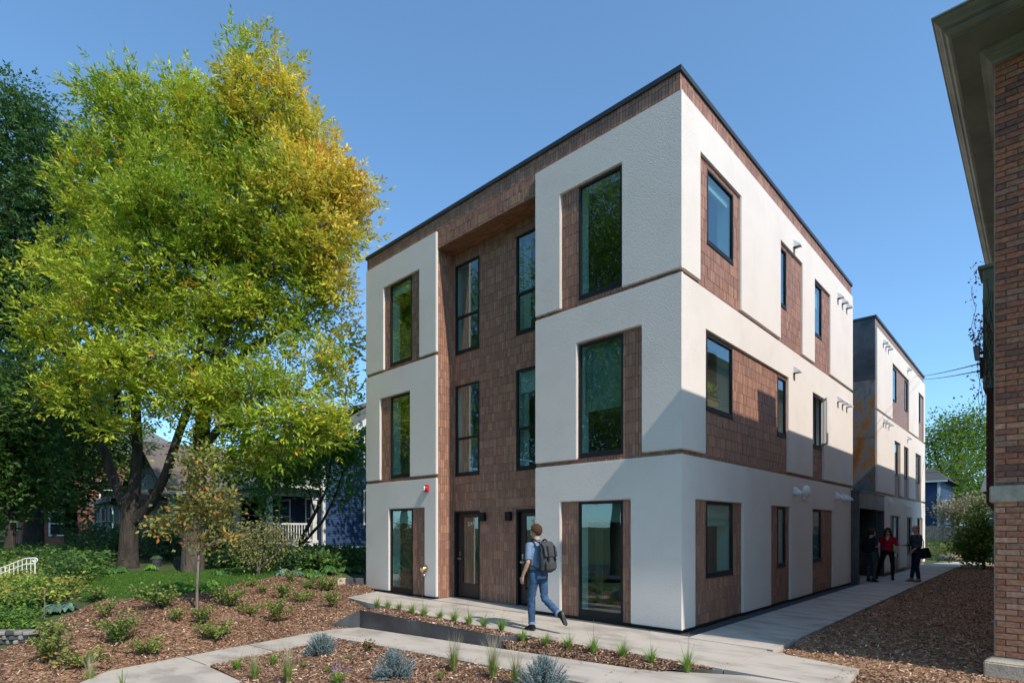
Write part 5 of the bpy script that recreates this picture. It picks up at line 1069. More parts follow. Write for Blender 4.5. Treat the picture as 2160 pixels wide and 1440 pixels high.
# ------------------------------------------------------------------ steel planter edge, rail, stones
SP = thing('steel_planter_edge', 'dark raw steel planter edge between the two concrete walks', 'planter edge', (-3.8, -2.44, -.2), world_parts=True)
zl = lambda x: float(zfront(np.array(x), np.array(-2.44))) - .05
for a, b in ((-5.88, -3.80), (-3.795, -1.81)):
    mb = MB(); mb.add([(a, -2.445, zl(a)), (b, -2.445, zl(b)), (b, -2.445, .025), (a, -2.445, .025), (a, -2.432, zl(a)), (b, -2.432, zl(b)), (b, -2.432, .025), (a, -2.432, .025)], [(0, 1, 2, 3), (7, 6, 5, 4), (3, 2, 6, 7), (0, 3, 7, 4), (1, 5, 6, 2)]); mb.build('steel_plate', M['steel'], SP)
mb = MB(); c = (-6.35, -2.98)
mb.add([(-5.88, -2.446, zl(-5.88)), (c[0], c[1], -.45), (c[0], c[1], -.34), (-5.88, -2.446, .025), (-5.888, -2.434, zl(-5.88)), (c[0] - .01, c[1] + .01, -.45), (c[0] - .01, c[1] + .01, -.34), (-5.888, -2.434, .025)], [(0, 3, 2, 1), (4, 5, 6, 7), (2, 3, 7, 6)]); mb.build('end_plate', M['steel'], SP)
mb = MB(); mb.add([(-1.809, -2.445, zl(-1.81)), (-1.60, -2.20, -.14), (-1.45, -2.02, -.02), (-1.52, -2.03, .02), (-1.809, -2.445, .025), (-1.797, -2.449, zl(-1.81)), (-1.588, -2.206, -.14), (-1.438, -2.026, -.02), (-1.508, -2.036, .02), (-1.797, -2.449, .025)], [(0, 1, 2, 3, 4), (9, 8, 7, 6, 5), (4, 3, 8, 9), (3, 2, 7, 8), (0, 4, 9, 5), (0, 5, 6, 1)]); mb.build('end_plate', M['steel'], SP)
HRL = thing('handrail', 'white metal stair handrail in the garden at the left edge', 'handrail', tuple(atD(60, 1235, 14.0)), world_parts=True); DH = 14.0
rail_top = [(-40, 1214), (0, 1198), (54, 1177), (74, 1176)]; rail_low = [(-40, 1226), (0, 1210), (54, 1189), (74, 1188)]
for rl in (rail_top, rail_low): mb = MB(); mb.tube([atD(a, b, DH) for a, b in rl], .016, 6); mb.build('rail', M['white_paint'], HRL, smooth=True)
mb = MB(); mb.tube([atD(74 + 5 * math.sin(t), 1180.5 - 4.5 * math.cos(t), DH) for t in np.linspace(0, 5, 9)], .014, 6); mb.build('scroll', M['white_paint'], HRL, smooth=True)
for k in range(9):
    px = 2 + k * 9; py = 1198 - px * .39 if px < 54 else 1177; big = k in (1, 8)
    mb = MB(); t_ = atD(px, py, DH); bt = Vector((t_.x, t_.y, t_.z - (.95 if big else .72))); mb.tube([bt, t_], .014 if big else .009, 6); mb.build('post' if big else 'baluster', M['white_paint'], HRL, smooth=True)
M['stone_grey'] = pm('grey_fieldstone', [(.3, (.16, .15, .135)), (.7, (.3, .28, .25))], 6, .9, .5, 40); M['dark_stone'] = pm('dark_stone', [(.3, (.035, .037, .042)), (.7, (.085, .088, .095))], 6, .85, .6, 30)
SW = thing('dry_stone_wall', 'low dry stacked stone wall at the lower left edge', 'stone wall', tuple(gnd(25, 1345)), world_parts=True); r_ = random.Random(4)
for row in range(4):
    for k in range(6):
        p = gnd(-30 + k * 17 + (row % 2) * 8, 1350); l = .11 + r_.random() * .05
        mb = MB(); z0 = p.z - .12 + row * .075; mb.box((p.x - l, p.y - .1 - r_.random() * .03, z0), (p.x + l * .8, p.y + .12, z0 + .068)); mb.build('stone', M['dark_stone'] if (row + k) % 3 == 0 else M['stone_grey'], SW, bevel=.015)
LW = thing('landscape_block', 'dark grey stone edging block at the left foot of the building', 'edging', tuple(gnd(745, 1230)), world_parts=True)
for k, (a, b) in enumerate(((712, 728), (729, 750), (751, 772))):
    q0, q1 = gnd(a, 1234), gnd(b, 1233); mb = MB(); mb.box((min(q0.x, q1.x), q0.y, q0.z - .1), (max(q0.x, q1.x) + .0, q0.y + .25, q0.z + .19)); mb.build('block', M['dark_stone'] if k else M['stone'], LW, bevel=.02)
# boulders by the alley garden
for k, (px, py, w) in enumerate(((2005, 1180, .55), (2040, 1178, .35), (2062, 1170, .45))):
    p = gnd(px, py); mb = MB(); mb.ball((0, 0, .1), (w, w * .6, .28), 10, 7); mb.v = [(x * (1 + .15 * math.sin(9 * y + k)), y, z * (1 + .2 * math.sin(7 * x))) for x, y, z in mb.v]
    o = mb.build('boulder', M['stone'], smooth='all'); o.location = p; tag(o, ('largest pale boulder among the alley garden plants', 'smallest pale boulder among the alley garden plants', 'pale boulder nearest the brick wall')[k], 'boulder')

# ------------------------------------------------------------------ plants
def place(root, p, rz=0.0, s=1.0): root.location = p; root.rotation_euler = (0, 0, rz); root.scale = (s, s, s); return root
def shrub_mesh(seed, R, Hh, nst, nlf, leaf, cols, low=None):
    rng = np.random.default_rng(seed); mb = MB(); Pp, Ax, Cc = [], [], []
    for i in range(nst):
        a = rng.uniform(0, 6.28); rr = R * rng.uniform(.35, 1); hh = Hh * rng.uniform(.55, 1.1); pts = [np.array([math.cos(a) * rr * t ** 1.3, math.sin(a) * rr * t ** 1.3, hh * t ** .8]) + rng.normal(0, .02, 3) * t for t in np.linspace(0, 1, 5)]
        mb.tube([Vector(p) for p in pts], list(np.linspace(.006, .002, 5)), 4, cap=False)
        for q in range(nlf):
            t = rng.uniform(.22, 1); k = min(3, int(t * 4)); f = t * 4 - k; p = pts[k] * (1 - f) + pts[k + 1] * f; d = pts[min(k + 1, 4)] - pts[k]
            Pp.append(p + rng.normal(0, .012, 3)); Ax.append(d / np.linalg.norm(d) * .5 + rng.normal(0, .6, 3) + np.array([0, 0, .1]))
            c = np.array(cols[rng.integers(len(cols))])
            if low is not None and p[2] < .35 * Hh and rng.random() < .35: c = np.array(low)
            Cc.append(c * rng.uniform(.75, 1.25))
    n = len(Pp); V, Fc = leaf_quads(np.array(Pp), unit(np.array(Ax)), unit(rng.normal(0, .6, (n, 3)) + np.array([0, 0, 1.])), leaf[0] * rng.uniform(.7, 1.2, n), leaf[1] * rng.uniform(.8, 1.2, n))
    st_ = mb.mesh('stems', M['bark'], recalc=False); me = fast_mesh('foliage', V, Fc, np.repeat(np.array(Cc), 4, 0)); me.materials.append(M['leaf']); return st_, me
def plant(name, label, cat, meshes, p, rz=0.0, s=1.0, group=None, names=('stems', 'foliage')):
    r = thing(name, label, cat, tuple(p), rz, group); r.scale = (s, s, s)
    for nm, me in zip(names, meshes): link(bpy.data.objects.new(nm, me), r)
    return r
SV = [(.40, .36, 24, 26), (.34, .50, 18, 30), (.46, .34, 26, 24), (.30, .40, 16, 22), (.38, .44, 22, 32), (.42, .30, 18, 20), (.33, .46, 20, 34)]
SH = [shrub_mesh(100 + k, a_, b_, c_, d_, (.05, .019), [(.17 + .03 * (k % 3), .27, .05), (.25 + .05 * (k % 2), .34, .08), (.12, .21, .04), (.36, .36, .11)], (.5, .22, .03) if k % 2 else None) for k, (a_, b_, c_, d_) in enumerate(SV)]
GS = 'low leafy shrubs planted in the mulch bank'
shr = [(203, 1266, .7, 'low shrub at the lawn edge nearest the garden handrail'), (221, 1305, .85, 'low shrub between lawn edge and the tall leggy shrub'), (248, 1364, .95, 'upright leggy shrub above the concrete path end'), (311, 1381, .85, 'compact round shrub just above the concrete path end'), (172, 1413, 1.0, 'bright spreading shrub nearest the path end at lower left'), (98, 1402, 1.0, 'pale spreading shrub at the lower left of the mulch'),
       (108, 1350, .8, 'dark shrub beside the stacked stone wall'), (335, 1286, 1.1, 'tall bushy shrub at the lawn edge left of the sapling'), (373, 1313, .75, 'yellowing low shrub left of the sapling stem'), (424, 1319, .7, 'low shrub at the foot of the sapling stem'), (455, 1350, 1.0, 'broad shrub below the sapling nearest the path'), (527, 1298, .95, 'broad shrub in the middle of the mulch bank'), (583, 1315, .95, 'shrub with orange low leaves above the path bend'),
       (486, 1281, .8, 'shrub right behind the sapling stem'), (465, 1264, .7, 'shrub beside the bright hosta clump'), (556, 1254, .65, 'small shrub below the magnolia'), (597, 1264, .7, 'small shrub right of the one below the magnolia'), (640, 1271, .65, 'small shrub in the upper mulch above the steel edge'), (525, 1238, .65, 'small shrub on the lawn edge below the magnolia'), (700, 1283, .75, 'shrub nearest the end of the front walk'), (690, 1248, .75, 'shrub before the dark edging blocks'), (652, 1243, .7, 'pale shrub in the top row of the mulch bank'), (614, 1228, .6, 'shrub at the top edge of the mulch near hostas')]
for k, (px, py, s_, lab) in enumerate(shr): p = gnd(px, py); plant('low_shrub', lab, 'shrub', SH[(k * 3) % 7], (p.x, p.y, p.z), k * 1.7, s_ * (.98 + .4 * random.random()), GS)
def grass_mesh(seed, n, Ln, sp, w, cols, lean=.6, plume=0, pc=(.5, .42, .25)):
    rng = np.random.default_rng(seed); V, Fc, Cc = [], [], []
    def blade(a, L0, out, wd, col, tipc=None):
        d = np.array([math.cos(a), math.sin(a), 0]); s = np.array([-d[1], d[0], 0]) * wd; b = d * rng.uniform(0, .025) + np.array([0, 0, -.01]); q = []
        for t in (0, .4, .75, 1): c = b + d * out * L0 * t ** 1.8 + np.array([0, 0, L0 * (t - .35 * out * t ** 2.2)]); q.append((c, max(.12, 1 - t * .9)))
        n0 = len(V)
        for c, k in q: V.append(c - s * k); V.append(c + s * k)
        for j in range(3): Fc.append((n0 + 2 * j, n0 + 2 * j + 1, n0 + 2 * j + 3, n0 + 2 * j + 2))
        for j in range(8): Cc.append(col if tipc is None or j < 4 else tipc)
    for i in range(n): c = np.array(cols[rng.integers(len(cols))]) * rng.uniform(.75, 1.25); blade(rng.uniform(0, 6.28), Ln * rng.uniform(.55, 1.1), rng.uniform(.1, sp), w * rng.uniform(.7, 1.2), c)
    for i in range(plume): blade(rng.uniform(0, 6.28), Ln * rng.uniform(1.2, 1.9), rng.uniform(.05, .45), w * 1.1, np.array(cols[0]), np.array(pc) * rng.uniform(.8, 1.2))
    me = fast_mesh('blades', np.array(V), np.array(Fc), np.array(Cc)); me.materials.append(M['leaf']); return me
SG = [grass_mesh(200 + k, 120, .25, .95, .0045, [(.2, .34, .05), (.28, .42, .08), (.14, .26, .04)], plume=4, pc=(.35, .3, .12)) for k in range(3)]
FG = [grass_mesh(210 + k, 230, .30, .8, .0040, [(.28, .36, .09), (.40, .43, .15), (.2, .28, .06)], plume=85, pc=(.52, .45, .30)) for k in range(2)]
zs = lambda x, y: float(zstrip(np.array(x), np.array(y)))
for k, (px, py) in enumerate([(795, 1281), (818, 1284), (842, 1288), (869, 1295), (894, 1301), (928, 1306), (958, 1312), (989, 1318), (1021, 1324), (1058, 1331), (1103, 1353), (1152, 1361), (1199, 1368), (1252, 1377), (1313, 1386), (1373, 1400), (1450, 1414)]):
    p = gnd(px, py, zs); ordn = ['first', 'second', 'third', 'fourth', 'fifth', 'sixth', 'seventh', 'eighth', 'ninth', 'tenth', 'eleventh', 'twelfth', 'thirteenth', 'fourteenth', 'fifteenth', 'sixteenth', 'last'][k]
    o = bpy.data.objects.new('sedge_tuft', SG[k % 3]); link(o); o.location = p; o.rotation_euler = (0, 0, k * 2.1); o.scale = [(.95 + .35 * random.random())] * 3; tag(o, '%s green sedge tuft counted from the left along the front walk' % ordn, 'grass tuft', 'sedge tufts in the planting strip')
zf = lambda x, y: float(zfront(np.array(x), np.array(y)))
for k, (px, py, s_, lab) in enumerate([(957, 1414, 1.05, 'feathery grass clump nearest the lower path'), (1040, 1430, 1.1, 'pale feathery grass clump between two others'), (1088, 1446, 1.0, 'feathery grass clump beside the rightmost blue spruce'), (537, 1434, .9, 'thin feathery grass near the path corner'), (607, 1440, 1.1, 'tall straw coloured grass at the bottom edge'), (190, 1450, 1.0, 'feathery grass at the bottom left before the path end')]):
    p = gnd(px, py, zf if px > 300 else h); o = bpy.data.objects.new('feather_grass', FG[k % 2]); link(o); o.location = p; o.rotation_euler = (0, 0, k * 1.3); o.scale = (s_ * .8, s_ * .8, s_); tag(o, lab, 'ornamental grass', 'feathery grasses in the front bed')
for k, (px, py, s_, lab) in enumerate([(501, 1412, 1.0, 'low green tuft at the inner path corner'), (576, 1402, .95, 'bright green broad tuft beside the curving path'), (712, 1444, 1.1, 'green tuft with purple flowers at the bottom edge'), (733, 1392, .7, 'small green tuft in front of the left spruce'), (692, 1418, .7, 'tiny green perennial left of the middle spruce'), (640, 1407, .7, 'tiny dark green perennial below the left spruce'), (930, 1436, .8, 'tiny green perennial between spruce and feather grass')]):
    p = gnd(px, py, zf); o = bpy.data.objects.new('perennial', SG[k % 3]) if k < 3 else None
    if o: link(o); o.location = p; o.scale = (s_, s_, s_ * .9); tag(o, lab, 'plant')
    else: plant('perennial', lab, 'plant', SH[k % 5], p, k, s_ * .32)
PF = MB(); r_ = random.Random(2); p = gnd(712, 1444, zf)
M['purple'] = flat('purple_petal', (.2, .09, .35), .6)
for i in range(9): q = (r_.uniform(-.1, .1), r_.uniform(-.1, .1), r_.uniform(.17, .26)); PF.ball(q, (.012, .012, .018), 6, 4)
o = PF.build('purple_blossom', M['purple']); o.location = p; tag(o, 'purple blossoms on the green tuft at the bottom edge', 'flowers'); o['kind'] = 'stuff'
plant('perennial', 'small bronze leaved shrub between the two upper spruces', 'shrub', shrub_mesh(130, .2, .2, 14, 22, (.04, .017), [(.2, .16, .05), (.26, .2, .06), (.14, .1, .04)]), gnd(775, 1374, zf), 0, .8)
# dwarf blue spruces
def spruce_mesh(seed, R=.30, Hh=.34, nb=230):
    rng = np.random.default_rng(seed); mb = MB(); Pp, Ax, Cc = [], [], []
    for i in range(nb):
        th = rng.uniform(0, 6.28); el = rng.uniform(-.1, 1.45) ** 1.0; d = np.array([math.cos(th) * math.cos(el), math.sin(th) * math.cos(el), math.sin(el)]); L0 = rng.uniform(.82, 1.12)
        tip = np.array([d[0] * R, d[1] * R, d[2] * Hh + .04]) * L0; st = tip * .35 * np.array([1, 1, .8]); pts = [st, (st + tip) / 2 + np.array([0, 0, -.012]), tip]
        mb.tube([Vector(q) for q in pts], [.004, .003, .002], 3, cap=False)
        m = 46; t = rng.uniform(.15, 1, m)[:, None]; q = st * (1 - t) + tip * t; dd = unit((tip - st)[None])
        ax = unit(dd * .8 + rng.normal(0, .62, (m, 3))); Pp.append(q); Ax.append(ax); c = np.array((.24, .33, .335)) * rng.uniform(.65, 1.2) ; Cc.append(np.tile(c, (m, 1)) * rng.uniform(.8, 1.2, (m, 1)))
    Pp, Ax, Cc = np.concatenate(Pp), np.concatenate(Ax), np.concatenate(Cc); n = len(Pp)
    V, Fc = leaf_quads(Pp, Ax, unit(rng.normal(0, 1, (n, 3))), .026 * rng.uniform(.8, 1.2, n), np.full(n, .0028)); me = fast_mesh('needles', V, Fc, np.repeat(Cc, 4, 0)); me.materials.append(M['needle']); return mb.mesh('branches', M['bark'], recalc=False), me
M['needle'] = tinted('spruce_needle', .6, 0, transl=.1, vamt=0)
for k, (px, py, s_, lab) in enumerate([(677, 1380, .9, 'dwarf blue spruce beside the path bend'), (832, 1430, .95, 'dwarf blue spruce in the middle of the front bed'), (1145, 1462, 1.05, 'dwarf blue spruce cut by the bottom edge')]):
    plant('dwarf_spruce', lab, 'spruce', spruce_mesh(300 + k), gnd(px, py, zf), k * 2.0, s_, 'dwarf blue spruces', ('branches', 'needles'))
# hostas
def hosta_mesh(seed, n, Ln, W, cols, Hh=.28):
    rng = np.random.default_rng(seed); V, Fc, Cc = [], [], []
    for i in range(n):
        a = rng.uniform(0, 6.28); ring = rng.random(); d = np.array([math.cos(a), math.sin(a), 0]); s = np.array([-d[1], d[0], 0]); b = d * ring * Ln * .55 + np.array([0, 0, Hh * (1.05 - .7 * ring)]); L0 = Ln * rng.uniform(.7, 1.1); col = np.array(cols[rng.integers(len(cols))]) * rng.uniform(.75, 1.2); n0 = len(V)
        for t, w in ((0, .05), (.2, .75), (.5, 1), (.8, .6), (1, .05)):
            c = b + d * L0 * t + np.array([0, 0, L0 * (.25 * t - .75 * t * t)]); V += [c - s * W * w + np.array([0, 0, W * w * .3]), c, c + s * W * w + np.array([0, 0, W * w * .3])]; Cc += [col] * 3
        for j in range(4):
            k = n0 + 3 * j; Fc += [(k, k + 1, k + 4, k + 3), (k + 1, k + 2, k + 5, k + 4)]
    me = fast_mesh('foliage', np.array(V), np.array(Fc), np.array(Cc), smooth=True); me.materials.append(M['leaf']); return me
HB = hosta_mesh(400, 60, .15, .05, [(.14, .24, .17), (.18, .3, .22), (.10, .2, .12)], .13); HG = hosta_mesh(401, 70, .13, .036, [(.16, .33, .05), (.24, .42, .07), (.10, .22, .03)], .13); HD = hosta_mesh(402, 60, .17, .055, [(.08, .19, .04), (.12, .25, .05), (.06, .15, .05)], .13)
for k, (px, py, s_, me, lab) in enumerate([(598, 1212, 1.3, HB, 'blue green hosta right of the magnolia'), (625, 1206, 1.1, HB, 'blue green hosta by the forked small tree'), (660, 1208, 1.3, HD, 'dark hosta before the blue house wall'), (692, 1206, 1.3, HD, 'dark hosta midway along the blue house wall'), (722, 1204, 1.4, HD, 'dark hosta near the building corner'), (752, 1205, 1.3, HD, 'dark hosta touching the white building edge'), (672, 1196, 1.3, HG, 'light hosta behind the dark ones by the blue house'), (735, 1193, 1.5, HD, 'large hosta against the blue house foundation'),
                                         (375, 1243, 1.25, HG, 'bright green hosta at the foot of the pale trunk'), (400, 1246, 1.1, HG, 'bright green hosta before the pale trunk'), (438, 1248, 1.5, HG, 'tall bright hosta clump right of the sapling stem'), (450, 1236, 1.2, HG, 'bright hosta behind the sapling stem'), (470, 1212, 1.3, HD, 'dark hosta under the magnolia'), (318, 1200, 1.1, HG, 'bright hosta right of the dark forked trunk'), (255, 1205, 1.1, HD, 'dark hosta left of the dark forked trunk'), (225, 1207, 1.2, HD, 'dark hosta at the shaded lawn end'),
                                         (115, 1290, 1.15, HB, 'large blue green hosta at the mulch edge by the handrail'), (140, 1285, 1.0, HB, 'blue green hosta next to the garden stake'), (75, 1275, 1.1, HB, 'blue green hosta below the handrail'), (45, 1300, 1.2, HG, 'striped light hosta above the stone wall'), (15, 1310, 1.2, HG, 'light hosta at the far left above the stone wall'), (50, 1325, .9, HD, 'dark fern like clump on the stone wall')]):
    p = gnd(px, py); o = bpy.data.objects.new('hosta', me); link(o); o.location = p; o.rotation_euler = (0, 0, k * 1.9); o.scale = (s_, s_, s_); tag(o, lab, 'hosta', 'hostas around the lawn')
ST = thing('garden_stake', 'thin orange tipped garden stake beside the blue hostas', 'stake', tuple(gnd(94, 1312)))
mb = MB(); mb.tube([(0, 0, 0), (0, 0, .55)], .008, 6); mb.build('rod', M['bark_pale'], ST); mb = MB(); mb.tube([(0, 0, .55), (0, 0, .63)], .012, 6); mb.build('tip', M['terracotta'], ST)
for k, (px, lab) in enumerate(((330, 'terracotta planter left under the porch parapet'), (380, 'terracotta planter beside the pale trunk'))):
    p = gnd(px, 1192); e = thing('planter_pot', lab, 'planter', tuple(p)); mb = MB(); mb.tube([(0, 0, -.05), (0, 0, .20), (0, 0, .21), (0, 0, .25)], [.11, .15, .17, .17], 16); mb.build('pot', M['dark_stone'], e, smooth=True); o = bpy.data.objects.new('foliage', HD); o.location = (0, 0, .2); o.scale = (.8, .8, .8); link(o, e)
# massed planting nobody could count
def mass(name, label, items, seed):
    rng = np.random.default_rng(seed); Vs, Fs, Cs = [], [], []; n0 = 0
    for poly, num, hgt, leaf, cols, D_ in items:
        P_ = np.array(poly); k = 0
        while k < num:
            x, y = rng.uniform(*[(P_[:, 0].min(), P_[:, 1].min()), (P_[:, 0].max(), P_[:, 1].max())])
            if not inside(poly, np.array([x]), np.array([y]))[0]: continue
            g0 = gnd(x, y); k += 1; m = int(rng.integers(22, 42)); hh = hgt * rng.uniform(.5, 1.25); q = np.array(g0) + np.c_[rng.normal(0, .16, (m, 2)), rng.uniform(0, 1, m) ** .7 * hh]
            ax = unit(np.c_[rng.normal(0, 1, (m, 2)), rng.uniform(-.2, .9, m)]); c = np.array(cols[rng.integers(len(cols))]) * rng.uniform(.7, 1.25); V, Fc = leaf_quads(q, ax, unit(rng.normal(0, .5, (m, 3)) + np.array([0, 0, 1.])), leaf[0] * rng.uniform(.6, 1.3, m), leaf[1] * rng.uniform(.7, 1.2, m))
            Vs.append(V); Fs.append(Fc + n0); n0 += len(V); Cs.append(np.repeat(np.tile(c, (m, 1)) * rng.uniform(.75, 1.25, (m, 1)), 4, 0))
    me = fast_mesh(name, np.concatenate(Vs), np.concatenate(Fs), np.concatenate(Cs)); me.materials.append(M['leaf']); o = link(bpy.data.objects.new(name, me)); tag(o, label, 'plants', kind='stuff'); return o
gr = [(.09, .19, .03), (.15, .26, .05), (.2, .32, .05), (.10, .2, .07)]; dk = [(.045, .10, .025), (.075, .15, .035), (.06, .12, .04)]; yl = [(.34, .38, .08), (.45, .40, .09), (.2, .31, .05)]
mass('garden_foliage', 'dense mixed green garden planting at the left below the trees', [([(-40, 1190), (120, 1190), (200, 1215), (150, 1255), (120, 1275), (-40, 1300)], 330, .26, (.10, .026), gr + yl, 0), ([(-40, 1230), (110, 1235), (90, 1275), (-40, 1290)], 120, .3, (.10, .03), yl, 0), ([(-40, 1165), (220, 1165), (240, 1195), (-40, 1195)], 190, .4, (.12, .035), dk + gr, 0), ([(100, 1200), (215, 1200), (190, 1230), (120, 1235)], 120, .45, (.12, .035), dk + gr[:2], 0), ([(-40, 1300), (80, 1290), (60, 1330), (-40, 1345)], 80, .2, (.08, .02), gr, 0)], 501)
mass('distant_hedge', 'dark distant hedge closing the view under the left trees', [([(-140, 1125), (150, 1125), (150, 1140), (-140, 1140)], 260, 4.2, (.4, .16), dk, 0)], 505)
mass('foundation_planting', 'dark shrubby planting along the grey bungalow', [([(150, 1160), (520, 1160), (520, 1178), (300, 1182), (150, 1180)], 240, 1.0, (.14, .045), dk + [(.09, .13, .06)], 0), ([(440, 1178), (600, 1170), (600, 1195), (440, 1203)], 110, .5, (.12, .04), gr, 0)], 502)
mass('hosta_bed', 'low green planting along the blue house wall', [([(590, 1172), (778, 1170), (778, 1204), (600, 1206)], 150, .4, (.15, .055), dk + gr[:2], 0)], 503)
mass('alley_garden', 'sunny wild flower planting before the board fence', [([(1935, 1152), (2030, 1150), (2100, 1160), (2100, 1182), (1960, 1180), (1935, 1172)], 260, .75, (.13, .03), [(.2, .26, .05), (.12, .2, .04), (.26, .27, .08), (.08, .15, .06)], 0), ([(2050, 1130), (2110, 1130), (2110, 1185), (2060, 1180)], 80, .9, (.12, .04), gr, 0)], 504)
# lawn blades
def blades(name, label, poly, n, seed, hb=.055):
    rng = np.random.default_rng(seed); P_ = np.array(poly); X = rng.uniform(P_[:, 0].min(), P_[:, 0].max(), n * 3); Y = rng.uniform(P_[:, 1].min(), P_[:, 1].max(), n * 3); k = inside(poly, X, Y); X, Y = X[k][:n], Y[k][:n]; m = len(X); Z = H(X, Y) + .01
    ax = unit(np.c_[rng.normal(0, .45, (m, 2)), np.ones(m)]); V, Fc = leaf_quads(np.c_[X, Y, Z], ax, unit(rng.normal(0, 1, (m, 3))), hb * rng.uniform(.6, 1.4, m), np.full(m, .006)); c = np.array((.085, .19, .025)) * rng.uniform(.6, 1.5, (m, 1))
    me = fast_mesh(name, V, Fc, np.repeat(c, 4, 0)); me.materials.append(M['leaf']); tag(link(bpy.data.objects.new(name, me)), label, 'grass', kind='stuff')
blades('lawn_grass', 'short green lawn grass under the ash trees', lawn, 26000, 601)
# loose bark chips on the beds
def chips(name, label, polys, seed):
    rng = np.random.default_rng(seed); Vs, Cs = [], []
    for poly, fn, n, cols in polys:
        P_ = np.array(poly); X = rng.uniform(P_[:, 0].min(), P_[:, 0].max(), n * 4); Y = rng.uniform(P_[:, 1].min(), P_[:, 1].max(), n * 4); k = inside(poly, X, Y); X, Y = X[k][:n], Y[k][:n]; m = len(X); Z = fn(X, Y) + rng.uniform(.004, .03, m)
        ax = unit(np.c_[rng.normal(0, 1, (m, 2)), rng.normal(0, .28, m)]); nr = unit(np.c_[rng.normal(0, .45, (m, 2)), np.ones(m)]); L = rng.gamma(3, .011, m) + .012
        s = unit(np.cross(ax, nr)) * (rng.uniform(.003, .009, m) * (1 + L * 4))[:, None]; p = np.c_[X, Y, Z]; a = ax * L[:, None] / 2
        Vs.append(np.stack([p - a - s, p + a - s * .7, p + a + s, p - a + s * .8], 1).reshape(-1, 3)); c = np.array(cols)[rng.choice(len(cols), m, p=[.3, .34, .24, .12])] * rng.uniform(.7, 1.3, (m, 1)); Cs.append(np.repeat(c, 4, 0))
    V = np.concatenate(Vs); me = fast_mesh(name, V, np.arange(len(V)).reshape(-1, 4), np.concatenate(Cs)); me.materials.append(M['chip']); tag(link(bpy.data.objects.new(name, me)), label, 'bark chips', kind='stuff')
M['chip'] = tinted('bark_chip', .9, 0, vamt=0, spec=.15)
cb = [(.11, .06, .04), (.235, .135, .09), (.37, .235, .155), (.57, .43, .31)]; cd = [(.15, .08, .048), (.31, .18, .11), (.47, .3, .185), (.64, .45, .3)]; cl_ = [(.15, .08, .05), (.28, .17, .105), (.40, .26, .165), (.5, .36, .25)]
near = [p for p in alley if p[1] < 12] ; alley_near = [(1.66, -.40), (1.66, 24.8), (3.9, 24.8), (3.9, .0), (4.6, -.5), (4.6, -2.4), (2.79, -2.4), (2.79, -.8)]
zal = lambda x, y: -.035 + .012 * np.sin(x * 3 + y * 2.1) + .012 * np.sin(y * 3.7 - x) - .02 * np.clip(-y, 0, 3)
chips('bark_chips', 'loose brown bark chips over the planting beds', [(bank, Hup(.02), 34000, cb), (fore, lambda x, y: zfront(x, y), 20000, cb), (strip, zstrip, 9000, cb), (alley_near, zal, 46000, cd), ([(2.8, -.85), (4.6, -.2), (4.6, -2.4), (2.8, -2.4)], zal, 7000, cl_)], 701)
# iris leaves at the very bottom left
for k, (px, lab) in enumerate(((258, 'broad iris leaves at the bottom edge by the path end'), (96, 'broad iris leaf at the lower left corner'))):
    p = gnd(px, 1458); o = bpy.data.objects.new('iris_leaves', grass_mesh(800 + k, 7 - 3 * k, .36, .35, .014, [(.18, .27, .05), (.25, .32, .07)])); link(o); o.location = p; tag(o, lab, 'plant')
# dead vine on the metal casing
rv = np.random.default_rng(9); V_ = MB()
VN = thing('dead_vine', 'dry reddish vine climbing the green metal casing', 'vine', (xg0, YG - .02, zg0))
for k in range(14):
    z_ = zg0 + rv.uniform(-.6, .2); x_ = xg0 + rv.uniform(-.05, .1); pts = []
    for t in range(7): pts.append(Vector((x_ - xg0, -.01 + rv.uniform(-.02, .01), z_ - zg0))); z_ += rv.uniform(.08, .3); x_ += rv.uniform(-.05, .05)
    V_.tube(pts, .003, 4, cap=False)
V_.build('stems', M['bark'], VN, recalc=False)
q = np.c_[rv.normal(-.05, .045, 190), rv.normal(-.02, .03, 190), rv.uniform(-.3, zg1 - zg0 + .1, 190)]; q[:80, 2] = rv.normal(zi - zg0 + .35, .12, 80)
V, Fc = leaf_quads(q, unit(rv.normal(0, 1, (190, 3)) - np.array([0, 0, .8])), unit(rv.normal(0, 1, (190, 3))), rv.uniform(.025, .055, 190), rv.uniform(.010, .02, 190)); leaves_obj('leaves', VN, V, Fc, mix((.10, .03, .02), (.24, .09, .045), rv.random(190)))
# flower box and interior bits behind the corner panes
FB = thing('flower_box', 'terracotta window box with yellow flowers inside the corner window', 'flower box', (-.16, 1.25, 3.92))
mb = MB(); mb.box((-.1, -.2, 0), (.1, .45, .2)); mb.box((-.115, -.215, .17), (.115, .465, .205)); mb.build('box', M['terracotta'], FB, bevel=.01)
rv = np.random.default_rng(3); q = np.c_[rv.uniform(-.09, .09, 260), rv.uniform(-.2, .45, 260), rv.uniform(.2, .5, 260)]; V, Fc = leaf_quads(q, unit(rv.normal(0, 1, (260, 3)) + np.array([0, 0, .5])), unit(rv.normal(0, 1, (260, 3))), np.full(260, .06), np.full(260, .02)); leaves_obj('blossoms', FB, V, Fc, np.where((q[:, 2] > .32)[:, None] & (rv.random(260) < .75)[:, None], np.array((.75, .55, .02)), np.array((.12, .25, .03))))

